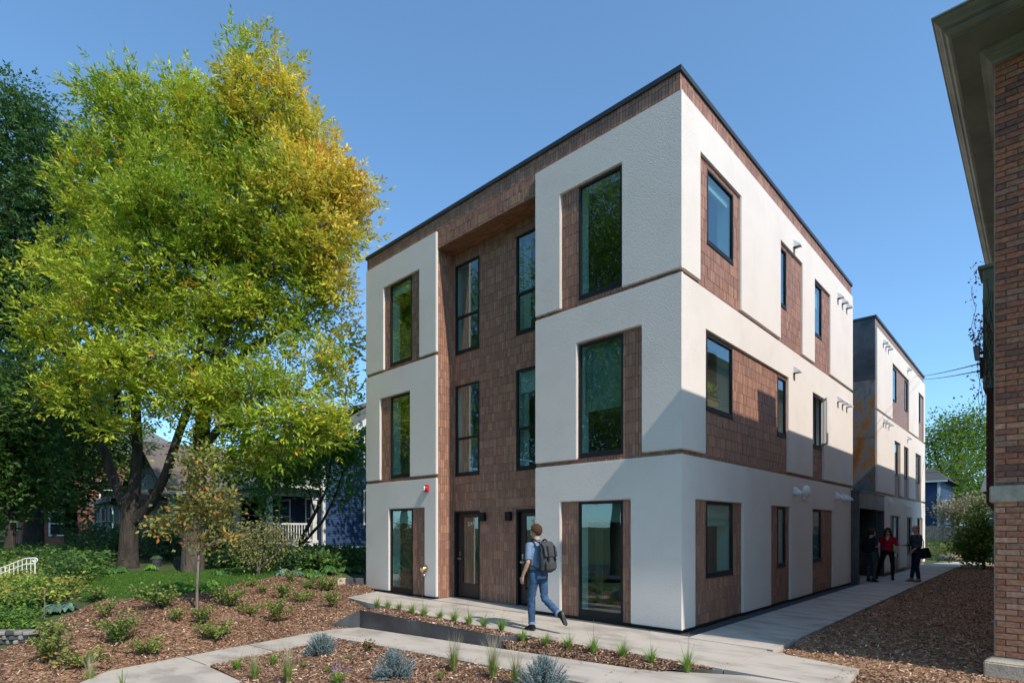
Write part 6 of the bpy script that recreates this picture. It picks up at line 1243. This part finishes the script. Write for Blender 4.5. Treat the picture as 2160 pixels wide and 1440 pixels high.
# fallen leaves and stray chips on the paving and lawn
def litter(name, label, polys, cols, L0, seed):
    rng = np.random.default_rng(seed); Vs, Cs = [], []
    for poly, fn, n in polys:
        P_ = np.array(poly); X = rng.uniform(P_[:, 0].min(), P_[:, 0].max(), n * 6); Y = rng.uniform(P_[:, 1].min(), P_[:, 1].max(), n * 6); k = inside(poly, X, Y); X, Y = X[k][:n], Y[k][:n]; m = len(X); p = np.c_[X, Y, fn(X, Y) + rng.uniform(.006, .016, m)]
        V, _ = leaf_quads(p, unit(np.c_[rng.normal(0, 1, (m, 2)), rng.normal(0, .12, m)]), unit(np.c_[rng.normal(0, .2, (m, 2)), np.ones(m)]), L0 * rng.uniform(.5, 1.2, m), L0 * .2 * rng.uniform(.6, 1.2, m)); Vs.append(V); Cs.append(np.repeat(np.array(cols)[rng.integers(0, len(cols), m)] * rng.uniform(.7, 1.2, (m, 1)), 4, 0))
    V = np.concatenate(Vs); me = fast_mesh(name, V, np.arange(len(V)).reshape(-1, 4), np.concatenate(Cs)); me.materials.append(M['chip']); tag(link(bpy.data.objects.new(name, me)), label, 'litter', kind='stuff')
zlo = lambda x, y: zfront(x, y) + .012
litter('fallen_leaves', 'fallen yellow and brown leaves scattered on lawn, mulch and paving', [(lawn, Hup(.05), 160), (bank, Hup(.04), 170), (R4(-8, 2.6, -1.95, -.4), const(0.0), 26), (R4(-6.1, 2.6, -3.4, -2.5), zlo, 22), (R4(-6.1, -5.05, -6.6, -3.4), zlo, 10), (fore, lambda x, y: zfront(x, y) + .03, 40)], [(.45, .28, .06), (.3, .15, .05), (.5, .4, .1), (.2, .11, .05)], .06, 811)
litter('stray_chips', 'stray bark chips spilled onto the paving edges', [(R4(-5.8, 1.3, -2.03, -1.86), const(-.002), 150), (R4(-4.9, 1.2, -3.42, -3.3), zlo, 160), (R4(-4.9, .9, -2.56, -2.46), zlo, 60), (R4(-6.1, -5.98, -6.4, -2.9), zlo, 60), (R4(-5.16, -5.0, -5.6, -3.5), zlo, 60), (R4(1.5, 1.62, -.3, 9), const(-.002), 140), (R4(2.6, 2.75, -1.9, -.8), const(-.002), 50)], [(.12, .065, .042), (.25, .15, .1), (.4, .28, .19)], .035, 812)
# ------------------------------------------------------------------ people
def fuse(mb, name, mat, parent, voxel=.012, it=5, fac=.5, post=None):
    me = mb.mesh('tmp', mat, recalc=True); ob = bpy.data.objects.new('tmp_body', me); C.objects.link(ob)
    m = ob.modifiers.new('r', 'REMESH'); m.mode = 'VOXEL'; m.voxel_size = voxel; m.use_smooth_shade = True
    s = ob.modifiers.new('s', 'SMOOTH'); s.iterations = it; s.factor = fac
    out = bpy.data.meshes.new_from_object(ob.evaluated_get(bpy.context.evaluated_depsgraph_get())); bpy.data.objects.remove(ob)
    out.materials.clear(); out.materials.append(mat); out.name = name
    if post:
        co = np.zeros(len(out.vertices) * 3, np.float32); out.vertices.foreach_get('co', co); co = post(co.reshape(-1, 3)); out.vertices.foreach_set('co', co.ravel().astype(np.float32)); out.update()
    return link(bpy.data.objects.new(name, out), parent)
def V3(*a): return Vector(a)
def hand(mb, w, d, side, up, curl=.5, s=1.0):
    """palm, four unequal fingers with knuckle bends, thumb off the palm's side; w wrist, d pointing, up back-of-hand normal"""
    d = d.normalized(); up = (up - d * up.dot(d)).normalized(); sd = d.cross(up).normalized() * side
    mb.tube([w - d * .01, w + d * .035, w + d * .085], [(.024, .017), (.034, .016), (.038, .013)], 8, axis=tuple(sd))
    for k, (o, L) in enumerate(((.028, .070), (.010, .078), (-.009, .072), (-.027, .056))):
        a = w + d * .082 + sd * o; p = [a]; dd = d.copy()
        for seg in (.45, .32, .25):
            dd = (dd - up * curl * .55).normalized(); p.append(p[-1] + dd * L * seg * s)
        mb.tube([a - d * .02] + p, [.0095, .009, .0088, .008, .0065], 6)
    t0 = w + d * .028 + sd * .028; mb.tube([t0 - sd * .012, t0, t0 + (d * .6 + sd * .6 - up * .25).normalized() * .034, t0 + (d * .85 + sd * .35 - up * .35).normalized() * .066], [.012, .012, .0105, .008], 6)
def head(mb, c, R):
    def q(x, y, z): return c + R @ V3(x, y, z)
    mb.ball(tuple(q(-.008, 0, .025)), (.094, .076, .092), 16, 12, R=R); mb.ball(tuple(q(.022, 0, -.028)), (.068, .060, .086), 14, 10, R=R); mb.ball(tuple(q(.052, 0, -.088)), (.03, .032, .024), 10, 8, R=R)
    mb.tube([q(.082, 0, .018), q(.100, 0, -.012), q(.112, 0, -.034), q(.094, 0, -.045)], [.009, .011, .014, .011], 8); mb.ball(tuple(q(.085, 0, -.066)), (.014, .024, .010), 8, 6, R=R); mb.ball(tuple(q(.078, 0, .036)), (.018, .05, .010), 10, 6, R=R)
    for s in (1, -1): mb.ball(tuple(q(-.004, s * .078, -.008)), (.020, .010, .032), 8, 6, R=R)
def face(parent, c, R, brow):
    def q(x, y, z): return tuple(c + R @ V3(x, y, z))
    for s in (1, -1):
        e = MB(); e.ball(q(.077, s * .031, .014), (.010, .013, .0075), 8, 6, R=R); e.build('eye', M['eye_white'], parent, smooth='all')
        e = MB(); e.ball(q(.0845, s * .031, .014), .0050, 8, 6); e.build('iris', M['black'], parent, smooth='all')
        e = MB(); e.tube([q(.092, s * .014, .034), q(.094, s * .032, .039), q(.084, s * .052, .034)], .0045, 5); e.build('eyebrow', brow, parent)
    e = MB(); e.tube([q(.092, -.022, -.064), q(.101, 0, -.066), q(.092, .022, -.064)], .0045, 6); e.build('lips', M['lips'], parent, smooth='all')
def hair_cap(mb, c, R, keep, grow=1.0, jit=.006, seed=1, br=.0155):
    rng = random.Random(seed); nu, nv = 26, 18
    for i in range(nv):
        for j in range(nu):
            th, ph = math.pi * (i + .5) / nv, 2 * math.pi * j / nu; d = V3(math.sin(th) * math.cos(ph), math.sin(th) * math.sin(ph), math.cos(th))
            p = V3(d.x * .098 * grow - .010, d.y * .082 * grow, d.z * .096 * grow + .028)
            if keep(p): mb.ball(tuple(c + R @ (p * (1 + rng.uniform(-jit, jit) * 6))), br, 6, 4)
M['eye_white'] = flat('eye_white', (.7, .68, .65), .3); M['lips'] = flat('lips', (.36, .13, .11), .5)
M['skin'] = var('skin', (.46, .27, .19), .08, 14, .55, .04, 120, world=False); M['skin_pale'] = var('pale_skin', (.58, .37, .29), .07, 14, .55, .04, 120, world=False)
def cloth(name, c, amt=.18, sc=12, bs=14, b=.5): return pm(name, [(.3, tuple(np.array(c) * (1 - amt))), (.7, tuple(np.array(c) * (1 + amt)))], sc, .9, b, bs, dist=.03, spec=.15, world=False)
M['denim'] = cloth('denim', (.042, .085, .155), .45, 6); M['chambray'] = cloth('chambray', (.16, .23, .33)); M['navy'] = cloth('navy_cloth', (.02, .026, .04)); M['red_cloth'] = cloth('red_blouse_cloth', (.42, .012, .03)); M['black_cloth'] = cloth('black_cloth', (.012, .012, .014)); M['dark_denim'] = cloth('dark_denim', (.014, .02, .042)); M['char_cloth'] = cloth('charcoal_cloth', (.055, .06, .07))
M['hair_brown'] = cloth('brown_hair', (.085, .045, .022), .4, 60, 90, .8); M['hair_red'] = cloth('auburn_hair', (.10, .030, .014), .4, 60, 90, .8); M['stubble'] = cloth('cropped_hair', (.26, .16, .11), .15, 80, 120, .3)
M['tan_leather'] = cloth('tan_suede', (.25, .16, .08)); M['shoe_black'] = cloth('black_shoe', (.016, .016, .018)); M['sole'] = flat('rubber_sole', (.03, .03, .03), .8); M['pack'] = cloth('grey_pack_fabric', (.055, .057, .06), .25, 9, 10, .6); M['pack_black'] = cloth('black_nylon', (.012, .013, .015)); M['lime'] = flat('lime_heel_patch', (.55, .6, .02), .6)
def person(label, loc, rz, J, skin, shirt, trouser, shoe, hairfn, hair_mat, sleeve=.5, s=1.0, vox=.010, torso=1.0, hem=.90, brow='hair_brown', fem=False, waist=None):
    P_ = thing('person', label, 'person', loc, rz, 'people outside the building'); P_.scale = (s, s, s); J = {k: V3(*v) for k, v in J.items()}
    pel, ch, nk, hd = J['pelvis'], J['chest'], J['neck'], J['head']; yaw, pit = J['look'].x, J['look'].y; R = Matrix.Rotation(yaw, 3, 'Z') @ Matrix.Rotation(pit, 3, 'Y')
    b = MB(); head(b, hd, R); b.tube([nk - V3(0, 0, .05), nk, hd - V3(.012, 0, .075), hd - V3(.014, 0, .03)], [.070, .058, .052, .05], 12)
    core = [(pel, .08, .12), (pel.lerp(ch, .5), .07, .10), (ch, .085, .13), (nk - V3(0, 0, .05), .05, .09)]
    b.tube([c[0] for c in core], [(c[1], c[2]) for c in core], 14, axis=(1, 0, 0))
    for S, sg in (('L', 1), ('R', -1)):
        sh, el, wr = J['sh' + S], J['el' + S], J['wr' + S]
        b.tube([nk - V3(0, 0, .07), sh, sh.lerp(el, .4), el, el.lerp(wr, .3), wr], [.045, .050, .043, .036, .037, .024], 10); hand(b, wr, J['hd' + S], J.get('ts' + S, V3(1, 0, 0)).x * sg, J['up' + S], J.get('cu' + S, V3(.45, 0, 0)).x)
        hp, kn, an = J['hp' + S], J['kn' + S], J['an' + S]
        b.tube([pel, hp, hp.lerp(kn, .5), kn, kn.lerp(an, .35), an, an + (an - kn).normalized() * .04], [.07, .07, .06, .045, .044, .032, .03], 10)
    fuse(b, 'body', skin, P_, vox * .75, 3)
    t = MB(); w = 1.06 if fem else 1.0
    t.tube([pel + V3(0, 0, .12), pel + V3(0, 0, .05), pel - V3(0, 0, .03), pel - V3(0, 0, .09)], [(.100, .140), (.112, .158 * w), (.118, .165 * w), (.09, .13)], 18, axis=(1, 0, 0))
    for S in 'LR':
        hp, kn, an = J['hp' + S], J['kn' + S], J['an' + S]; r = J['leg']
        t.tube([hp + V3(0, 0, .06), hp - V3(0, 0, .04), hp.lerp(kn, .5), kn, kn.lerp(an, .35), an + (kn - an).normalized() * .03], [r.x, r.x, r.x * .84, r.y, r.y * 1.0, r.z], 14)
    fuse(t, 'trousers', trouser, P_, vox, 4, post=lambda c: c + .0045 * np.sin(c[:, 2:3] * 70 + c[:, :1] * 30) * np.array([1, 1, 0]) * (np.abs(c[:, 2:3] - .5) < .14))
    u = MB(); k = torso
    rings = [(0, .118, .172 if fem else .165), (.25, .108, .142 if fem else .155), (.5, .112, .15 if fem else .165), (.8, .120 if not fem else .128, .178), (.95, .108, .185 if not fem else .17), (1.08, .082, .155 if not fem else .14), (1.17, .058, .085)]
    base = V3(pel.x, pel.y, hem); top = nk - V3(0, 0, .02); pts = [base.lerp(V3(ch.x, ch.y, top.z), min(1, f / 1.17)) for f, _, _ in rings]
    for i, (f, _, _) in enumerate(rings):
        m_ = pel.lerp(ch, min(1, max(0, (pts[i].z - pel.z) / (ch.z - pel.z)))); pts[i].x, pts[i].y = (m_.x, m_.y) if pts[i].z < ch.z else tuple(ch.lerp(nk, (pts[i].z - ch.z) / max(.01, nk.z - ch.z)))[:2]
    u.tube(pts, [(a * k, c * k) for _, a, c in rings], 20, axis=(1, 0, 0))
    for S in 'LR':
        sh, el, wr = J['sh' + S], J['el' + S], J['wr' + S]
        path = [nk.lerp(sh, .45) - V3(0, 0, .035), sh, sh.lerp(el, .5)] + ([sh.lerp(el, sleeve * 2)] if sleeve <= .5 else [el, el.lerp(wr, (sleeve - .5) * 2)])
        u.tube(path, [.062, .066, .060, .060] if sleeve <= .5 else [.06, .064, .055, .048, .044], 14)
    fuse(u, 'shirt', shirt, P_, vox, 4, post=lambda c: c + .005 * np.sin(c[:, 2:3] * 38 + c[:, 1:2] * 25 + c[:, :1] * 14) * np.array([1, 1, 0]) * (c[:, 2:3] < 1.25))
    for S in 'LR':
        an, toe = J['an' + S], J['to' + S]; d = (toe - an).normalized(); f = MB(); dn = (J['an' + S] - J['kn' + S]).normalized(); dn = (dn - d * dn.dot(d)).normalized()
        hl = an - d * .055 + dn * .03; f.tube([hl, an + d * .02 + dn * .02, an + d * .10 + dn * .042, toe + dn * .05 - d * .03, toe + dn * .055], [(.038, .042), (.042, .052), (.045, .034), (.045, .026), (.028, .018)], 12, axis=tuple(d.cross(dn)))
        f.tube([an - dn * .03, an + dn * .03], [.042, .046], 12); sh_ = fuse(f, 'shoe', shoe, P_, .008, 3)
        so = MB(); so.tube([hl + dn * .038, an + d * .08 + dn * .066, toe + dn * .066 - d * .02, toe + dn * .066 + d * .012], [(.034, .012), (.038, .012), (.043, .011), (.02, .008)], 10, axis=tuple(d.cross(dn))); so.build('sole', M['sole'], sh_, smooth='all')
    face(P_, hd, R, M[brow])
    hm = MB(); hairfn(hm, hd, R); fuse(hm, 'hair', hair_mat, P_, .008, 2)
    return P_, R
# --- the walking man
Jw = dict(pelvis=(0, 0, .96), chest=(.03, 0, 1.30), neck=(.035, 0, 1.50), head=(.065, 0, 1.655), look=(.22, .05, 0), leg=(.092, .064, .056),
          hpL=(.0, .09, .92), knL=(.07, .10, .51), anL=(.05, .10, .085), toL=(.22, .11, .065), hpR=(-.01, -.09, .92), knR=(-.06, -.085, .53), anR=(-.44, -.08, .30), toR=(-.52, -.08, .13),
          shL=(.02, .19, 1.43), elL=(-.02, .25, 1.15), wrL=(.09, .27, .92), hdL=(.25, .02, -1), upL=(-.2, 1, 0), shR=(.03, -.19, 1.43), elR=(-.04, -.25, 1.16), wrR=(.13, -.25, .97), hdR=(.5, 0, -1), upR=(0, -1, 0), cuL=(.6, 0, 0), cuR=(.6, 0, 0))
short = lambda mb, c, R: hair_cap(mb, c, R, lambda p: (p.z > .052 - .35 * min(0, p.x) * 0 and p.x > .03 and p.z > .075) or (p.x <= .03 and p.z > -.01 + max(0, p.x) * 1.3) or (p.x < -.04 and p.z > -.055), 1.02)
wx, wy = onZ(1125, 1326)
MAN, _ = person('man in blue shirt and jeans walking with a grey backpack', (wx + .13, wy - .02, 0.0), math.pi - .12, Jw, M['skin'], M['chambray'], M['denim'], M['shoe_black'], short, M['hair_brown'], .42, 1.0, .010, hem=.87)
o = MB(); o.tube([(.075, 0, 1.43 + .03), (.03, .06, 1.51), (-.03, .0, 1.525), (.03, -.06, 1.51), (.075, 0, 1.46)], .016, 8); o.build('collar', M['chambray'], MAN, smooth='all')
mb = MB(); mb.tube([(-.475, -.08, .335), (-.49, -.08, .30)], [(.036, .02), (.034, .02)], 8); mb.build('heel_patch', M['lime'], MAN)
for an, kn in ((Jw['anL'], Jw['knL']), (Jw['anR'], Jw['knR'])):
    a, k = V3(*an), V3(*kn); d = (k - a).normalized(); mb = MB(); mb.tube([a + d * .025, a + d * .065], [.062, .062], 14); mb.build('turned_cuff', M['chambray'], MAN, smooth=True)
BP = thing('backpack', 'dark grey roll top backpack on the walking man', 'backpack', (wx + .13, wy - .02, 0.0), math.pi - .12)
b = MB(); b.tube([(-.21, 0, .99), (-.215, 0, 1.03), (-.225, 0, 1.2), (-.205, 0, 1.38), (-.17, 0, 1.47)], [(.06, .11), (.088, .145), (.098, .158), (.082, .15), (.05, .13)], 20, axis=(1, 0, 0)); fuse(b, 'bag', M['pack'], BP, .010, 3, post=lambda c: c + .004 * np.sin(c[:, 2:3] * 50 + c[:, 1:2] * 40) * np.array([1, .4, 0]))
b = MB(); b.tube([(-.12, 0, 1.49), (-.2, 0, 1.49), (-.285, 0, 1.40), (-.325, 0, 1.25)], [(.012, .125), (.014, .135), (.014, .145), (.010, .145)], 16, axis=(0, 0, 1)); fuse(b, 'flap', M['pack'], BP, .008, 2)
for s in (1, -1):
    m_ = MB(); m_.tube([(-.30, s * .075, 1.43), (-.337, s * .075, 1.28), (-.335, s * .075, 1.13), (-.31, s * .075, 1.03)], [(.014, .004)] * 4, 6, axis=(0, 1, 0)); m_.build('strap', M['pack_black'], BP)
    m_ = MB(); m_.box((-.345, s * .075 - .018, 1.19), (-.328, s * .075 + .018, 1.22)); m_.build('buckle', M['black'], BP)
    m_ = MB(); m_.tube([(-.14, s * .10, 1.47), (-.03, s * .125, 1.535), (.10, s * .13, 1.46), (.145, s * .14, 1.28), (.08, s * .17, 1.12), (-.12, s * .15, 1.06)], [(.024, .007)] * 6, 6, axis=(0, 1, 0)); m_.build('shoulder_strap', M['pack_black'], BP, smooth='all')
b = MB(); b.tube([(-.30, 0, 1.02), (-.318, 0, 1.06), (-.318, 0, 1.15), (-.30, 0, 1.19)], [(.02, .10), (.03, .12), (.03, .12), (.02, .11)], 14, axis=(1, 0, 0)); fuse(b, 'pocket', M['pack'], BP, .008, 3)
b = MB(); b.tube([(-.30, .10, 1.06), (-.36, .13, .98), (-.37, .14, .90)], .005, 5); b.build('loose_strap', M['pack_black'], BP)
# --- the three people by the entrance
def stand(**k):
    d = dict(pelvis=(0, 0, .93), chest=(0, 0, 1.28), neck=(.0, 0, 1.47), head=(.03, 0, 1.62), look=(0, 0, 0), leg=(.088, .06, .05), hpL=(0, .09, .90), knL=(.03, .10, .49), anL=(0, .11, .085), toL=(.17, .13, .065), hpR=(0, -.09, .90), knR=(.03, -.10, .49), anR=(0, -.11, .085), toR=(.17, -.13, .065),
             shL=(0, .18, 1.40), elL=(-.03, .24, 1.13), wrL=(.05, .26, .90), hdL=(.1, 0, -1), upL=(0, 1, 0), shR=(0, -.18, 1.40), elR=(-.03, -.24, 1.13), wrR=(.05, -.26, .90), hdR=(.1, 0, -1), upR=(0, -1, 0)); d.update(k); return d
def long_hair(mb, c, R):
    hair_cap(mb, c, R, lambda p: (p.x > .03 and p.z > .07) or (p.x <= .03 and p.z > -.08), 1.08)
    for k in range(26):
        a = .9 + (2 * math.pi - 1.8) * k / 25; r = .088; q = [c + R @ V3(math.cos(a) * r - .01, math.sin(a) * r, .05 - .07 * j) + R @ V3(-.004 * j, .010 * j * math.sin(a), 0) for j in range(5)]; mb.tube(q, [.02, .021, .02, .018, .010], 6)
def bob_hair(mb, c, R): hair_cap(mb, c, R, lambda p: (p.x > .035 and p.z > .07) or (p.x <= .035 and p.z > -.09), 1.1)
def crop(mb, c, R): hair_cap(mb, c, R, lambda p: (p.x <= .01 and p.z > .0 and p.z < .085) or (p.x < -.05 and -.05 < p.z < .085), .93, .0, 1, .012)
face_cam = lambda x, y: math.atan2(CAM[1] - y, CAM[0] - x)
x, y = .62, 13.55
Jr = stand(look=(.12, .03, 0), hpL=(0, .10, .90), knL=(.04, .14, .49), anL=(.02, .13, .085), toL=(.17, .16, .065), knR=(.05, -.20, .49), anR=(.04, -.33, .085), toR=(.13, -.46, .065), elL=(-.02, .26, 1.13), wrL=(.05, .25, .88), elR=(-.02, -.26, 1.13), wrR=(.05, -.24, .88), pelvis=(0, -.02, .93), hpR=(0, -.11, .90))
W1_, R1 = person('woman in red blouse and sunglasses facing us by the entrance', (x, y, 0), face_cam(x, y) - .1, Jr, M['skin_pale'], M['red_cloth'], M['black_cloth'], M['shoe_black'], long_hair, M['hair_red'], .45, .985, .012, hem=.98, brow='hair_red', fem=True)
hd = V3(*Jr['head']); g = MB()
for s in (1, -1): g.ball(tuple(hd + R1 @ V3(.098, s * .033, .014)), (.008, .029, .021), 10, 6, R=R1); g.tube([hd + R1 @ V3(.092, s * .06, .02), hd + R1 @ V3(.0, s * .086, .015)], .004, 5)
g.tube([hd + R1 @ V3(.104, -.012, .02), hd + R1 @ V3(.104, .012, .02)], .004, 5); g.build('sunglasses', M['black'], W1_, smooth='all')
g = MB(); g.add([tuple(hd + V3(*q)) for q in ((.098, -.055, -.19), (.098, .055, -.19), (.135, 0, -.31))], [(0, 1, 2)]); g.build('neckline', M['skin_pale'], W1_, recalc=False)
x, y = 1.44, 13.28
Jb = stand(look=(0, .06, 0), elL=(.02, .24, 1.12), wrL=(.20, .16, .97), hdL=(.3, -.5, -.8), upL=(.3, 1, .2), elR=(.05, -.23, 1.13), wrR=(.30, -.16, 1.12), hdR=(1, .25, .05), upR=(0, -.2, -1), cuR=(.25, 0, 0), knL=(.05, .10, .49), anR=(.10, -.09, .085), toR=(.27, -.09, .065), pelvis=(.02, 0, .95), leg=(.09, .062, .052))
hd_dir = math.atan2(-RT[1], -RT[0]) - .12
W2_, R2 = person('bald man in charcoal shirt holding a phone by the entrance', (x, y, 0), hd_dir, Jb, M['skin'], M['char_cloth'], M['dark_denim'], M['tan_leather'], crop, M['stubble'], .78, 1.04, .012, hem=.88, brow='stubble')
PH = thing('phone', 'phone in the hand of the bald man', 'phone', (x, y, 0), hd_dir); PH.scale = (1.04,) * 3; m_ = MB(); m_.box((.37, -.18, 1.125), (.50, -.11, 1.135)); m_.build('case', M['black'], PH, bevel=.003); m_ = MB(); m_.box((.375, -.175, 1.1355), (.495, -.115, 1.137)); m_.build('screen', flat('phone_screen', (.25, .1, .12), .1), PH)
BG = thing('messenger_bag', 'black messenger bag hanging behind the bald man', 'bag', (x, y, 0), hd_dir); BG.scale = (1.04,) * 3
b = MB(); b.add([(-.14, -.17, .70), (-.42, -.13, .76), (-.42, .05, .76), (-.14, .10, .70), (-.13, -.15, 1.0), (-.33, -.11, 1.06), (-.33, .03, 1.06), (-.13, .08, 1.0)], [(0, 1, 2, 3), (7, 6, 5, 4), (0, 4, 5, 1), (1, 5, 6, 2), (2, 6, 7, 3), (3, 7, 4, 0)]); fuse(b, 'bag', M['pack_black'], BG, .014, 6)
b = MB(); b.tube([(-.16, .06, 1.0), (-.10, .17, 1.25), (-.03, .17, 1.46), (.06, .05, 1.40), (.12, -.10, 1.2), (0, -.20, 1.05), (-.16, -.14, 1.0)], [(.022, .006)] * 7, 6, axis=(0, 1, 0)); b.build('strap', M['pack_black'], BG, smooth='all')
x, y = .40, 12.18; rz3 = math.atan2(.5, .35)
Jd = stand(look=(-.3, 0, 0), elR=(-.02, -.24, 1.15), wrR=(.12, -.20, 1.22), hdR=(.6, .5, .5), upR=(0, -1, 0), elL=(.02, .23, 1.14), wrL=(.2, .14, 1.13), hdL=(1, -.3, .1), upL=(0, .3, 1))
W3_, R3 = person('woman in dark clothes with backpack standing in the doorway shade', (x, y, 0), rz3, Jd, M['skin_pale'], M['navy'], M['char_cloth'], M['shoe_black'], bob_hair, M['hair_brown'], .42, .97, .012, hem=.95, fem=True)
B2 = thing('backpack', 'black backpack on the woman in the doorway shade', 'backpack', (x, y, 0), rz3); B2.scale = (.97,) * 3
b = MB(); b.tube([(-.20, 0, .98), (-.21, 0, 1.02), (-.22, 0, 1.2), (-.19, 0, 1.36), (-.15, 0, 1.42)], [(.06, .10), (.085, .13), (.09, .14), (.07, .12), (.04, .08)], 18, axis=(1, 0, 0)); fuse(b, 'bag', M['pack_black'], B2, .012, 4)
for s in (1, -1): m_ = MB(); m_.tube([(-.12, s * .09, 1.42), (-.02, s * .115, 1.49), (.10, s * .12, 1.41), (.13, s * .13, 1.25), (.07, s * .16, 1.1), (-.12, s * .14, 1.04)], [(.022, .007)] * 6, 6, axis=(0, 1, 0)); m_.build('shoulder_strap', M['pack_black'], B2, smooth='all')
import OpenImageIO as oiio, numpy as np
a=oiio.ImageBuf('/workdir/big.png').get_pixels(oiio.UINT8)
def p(n,x,y,r=3):
    x=x;y=y; print(n,a[y-r:y+r+1,x-r:x+r+1,:3].reshape(-1,3).mean(0).round())
for n,x,y in [('sky L',200,60),('sky mid',1080,60),('sky low R',2000,700),('front R3',1380,450),('front R1',1380,1200),('right3 lit',1600,420),('right1 shade',1590,1150),('L block',900,620),('recess tile',1050,650),('walk lit',1400,1365),('side walk shade',1700,1290),('mulch lit',500,1330),('mulch alley',1900,1330),('brick low',2130,1250),('brick top',2130,400),('tile R1 shade',1500,1260)]: p(n,x,y)
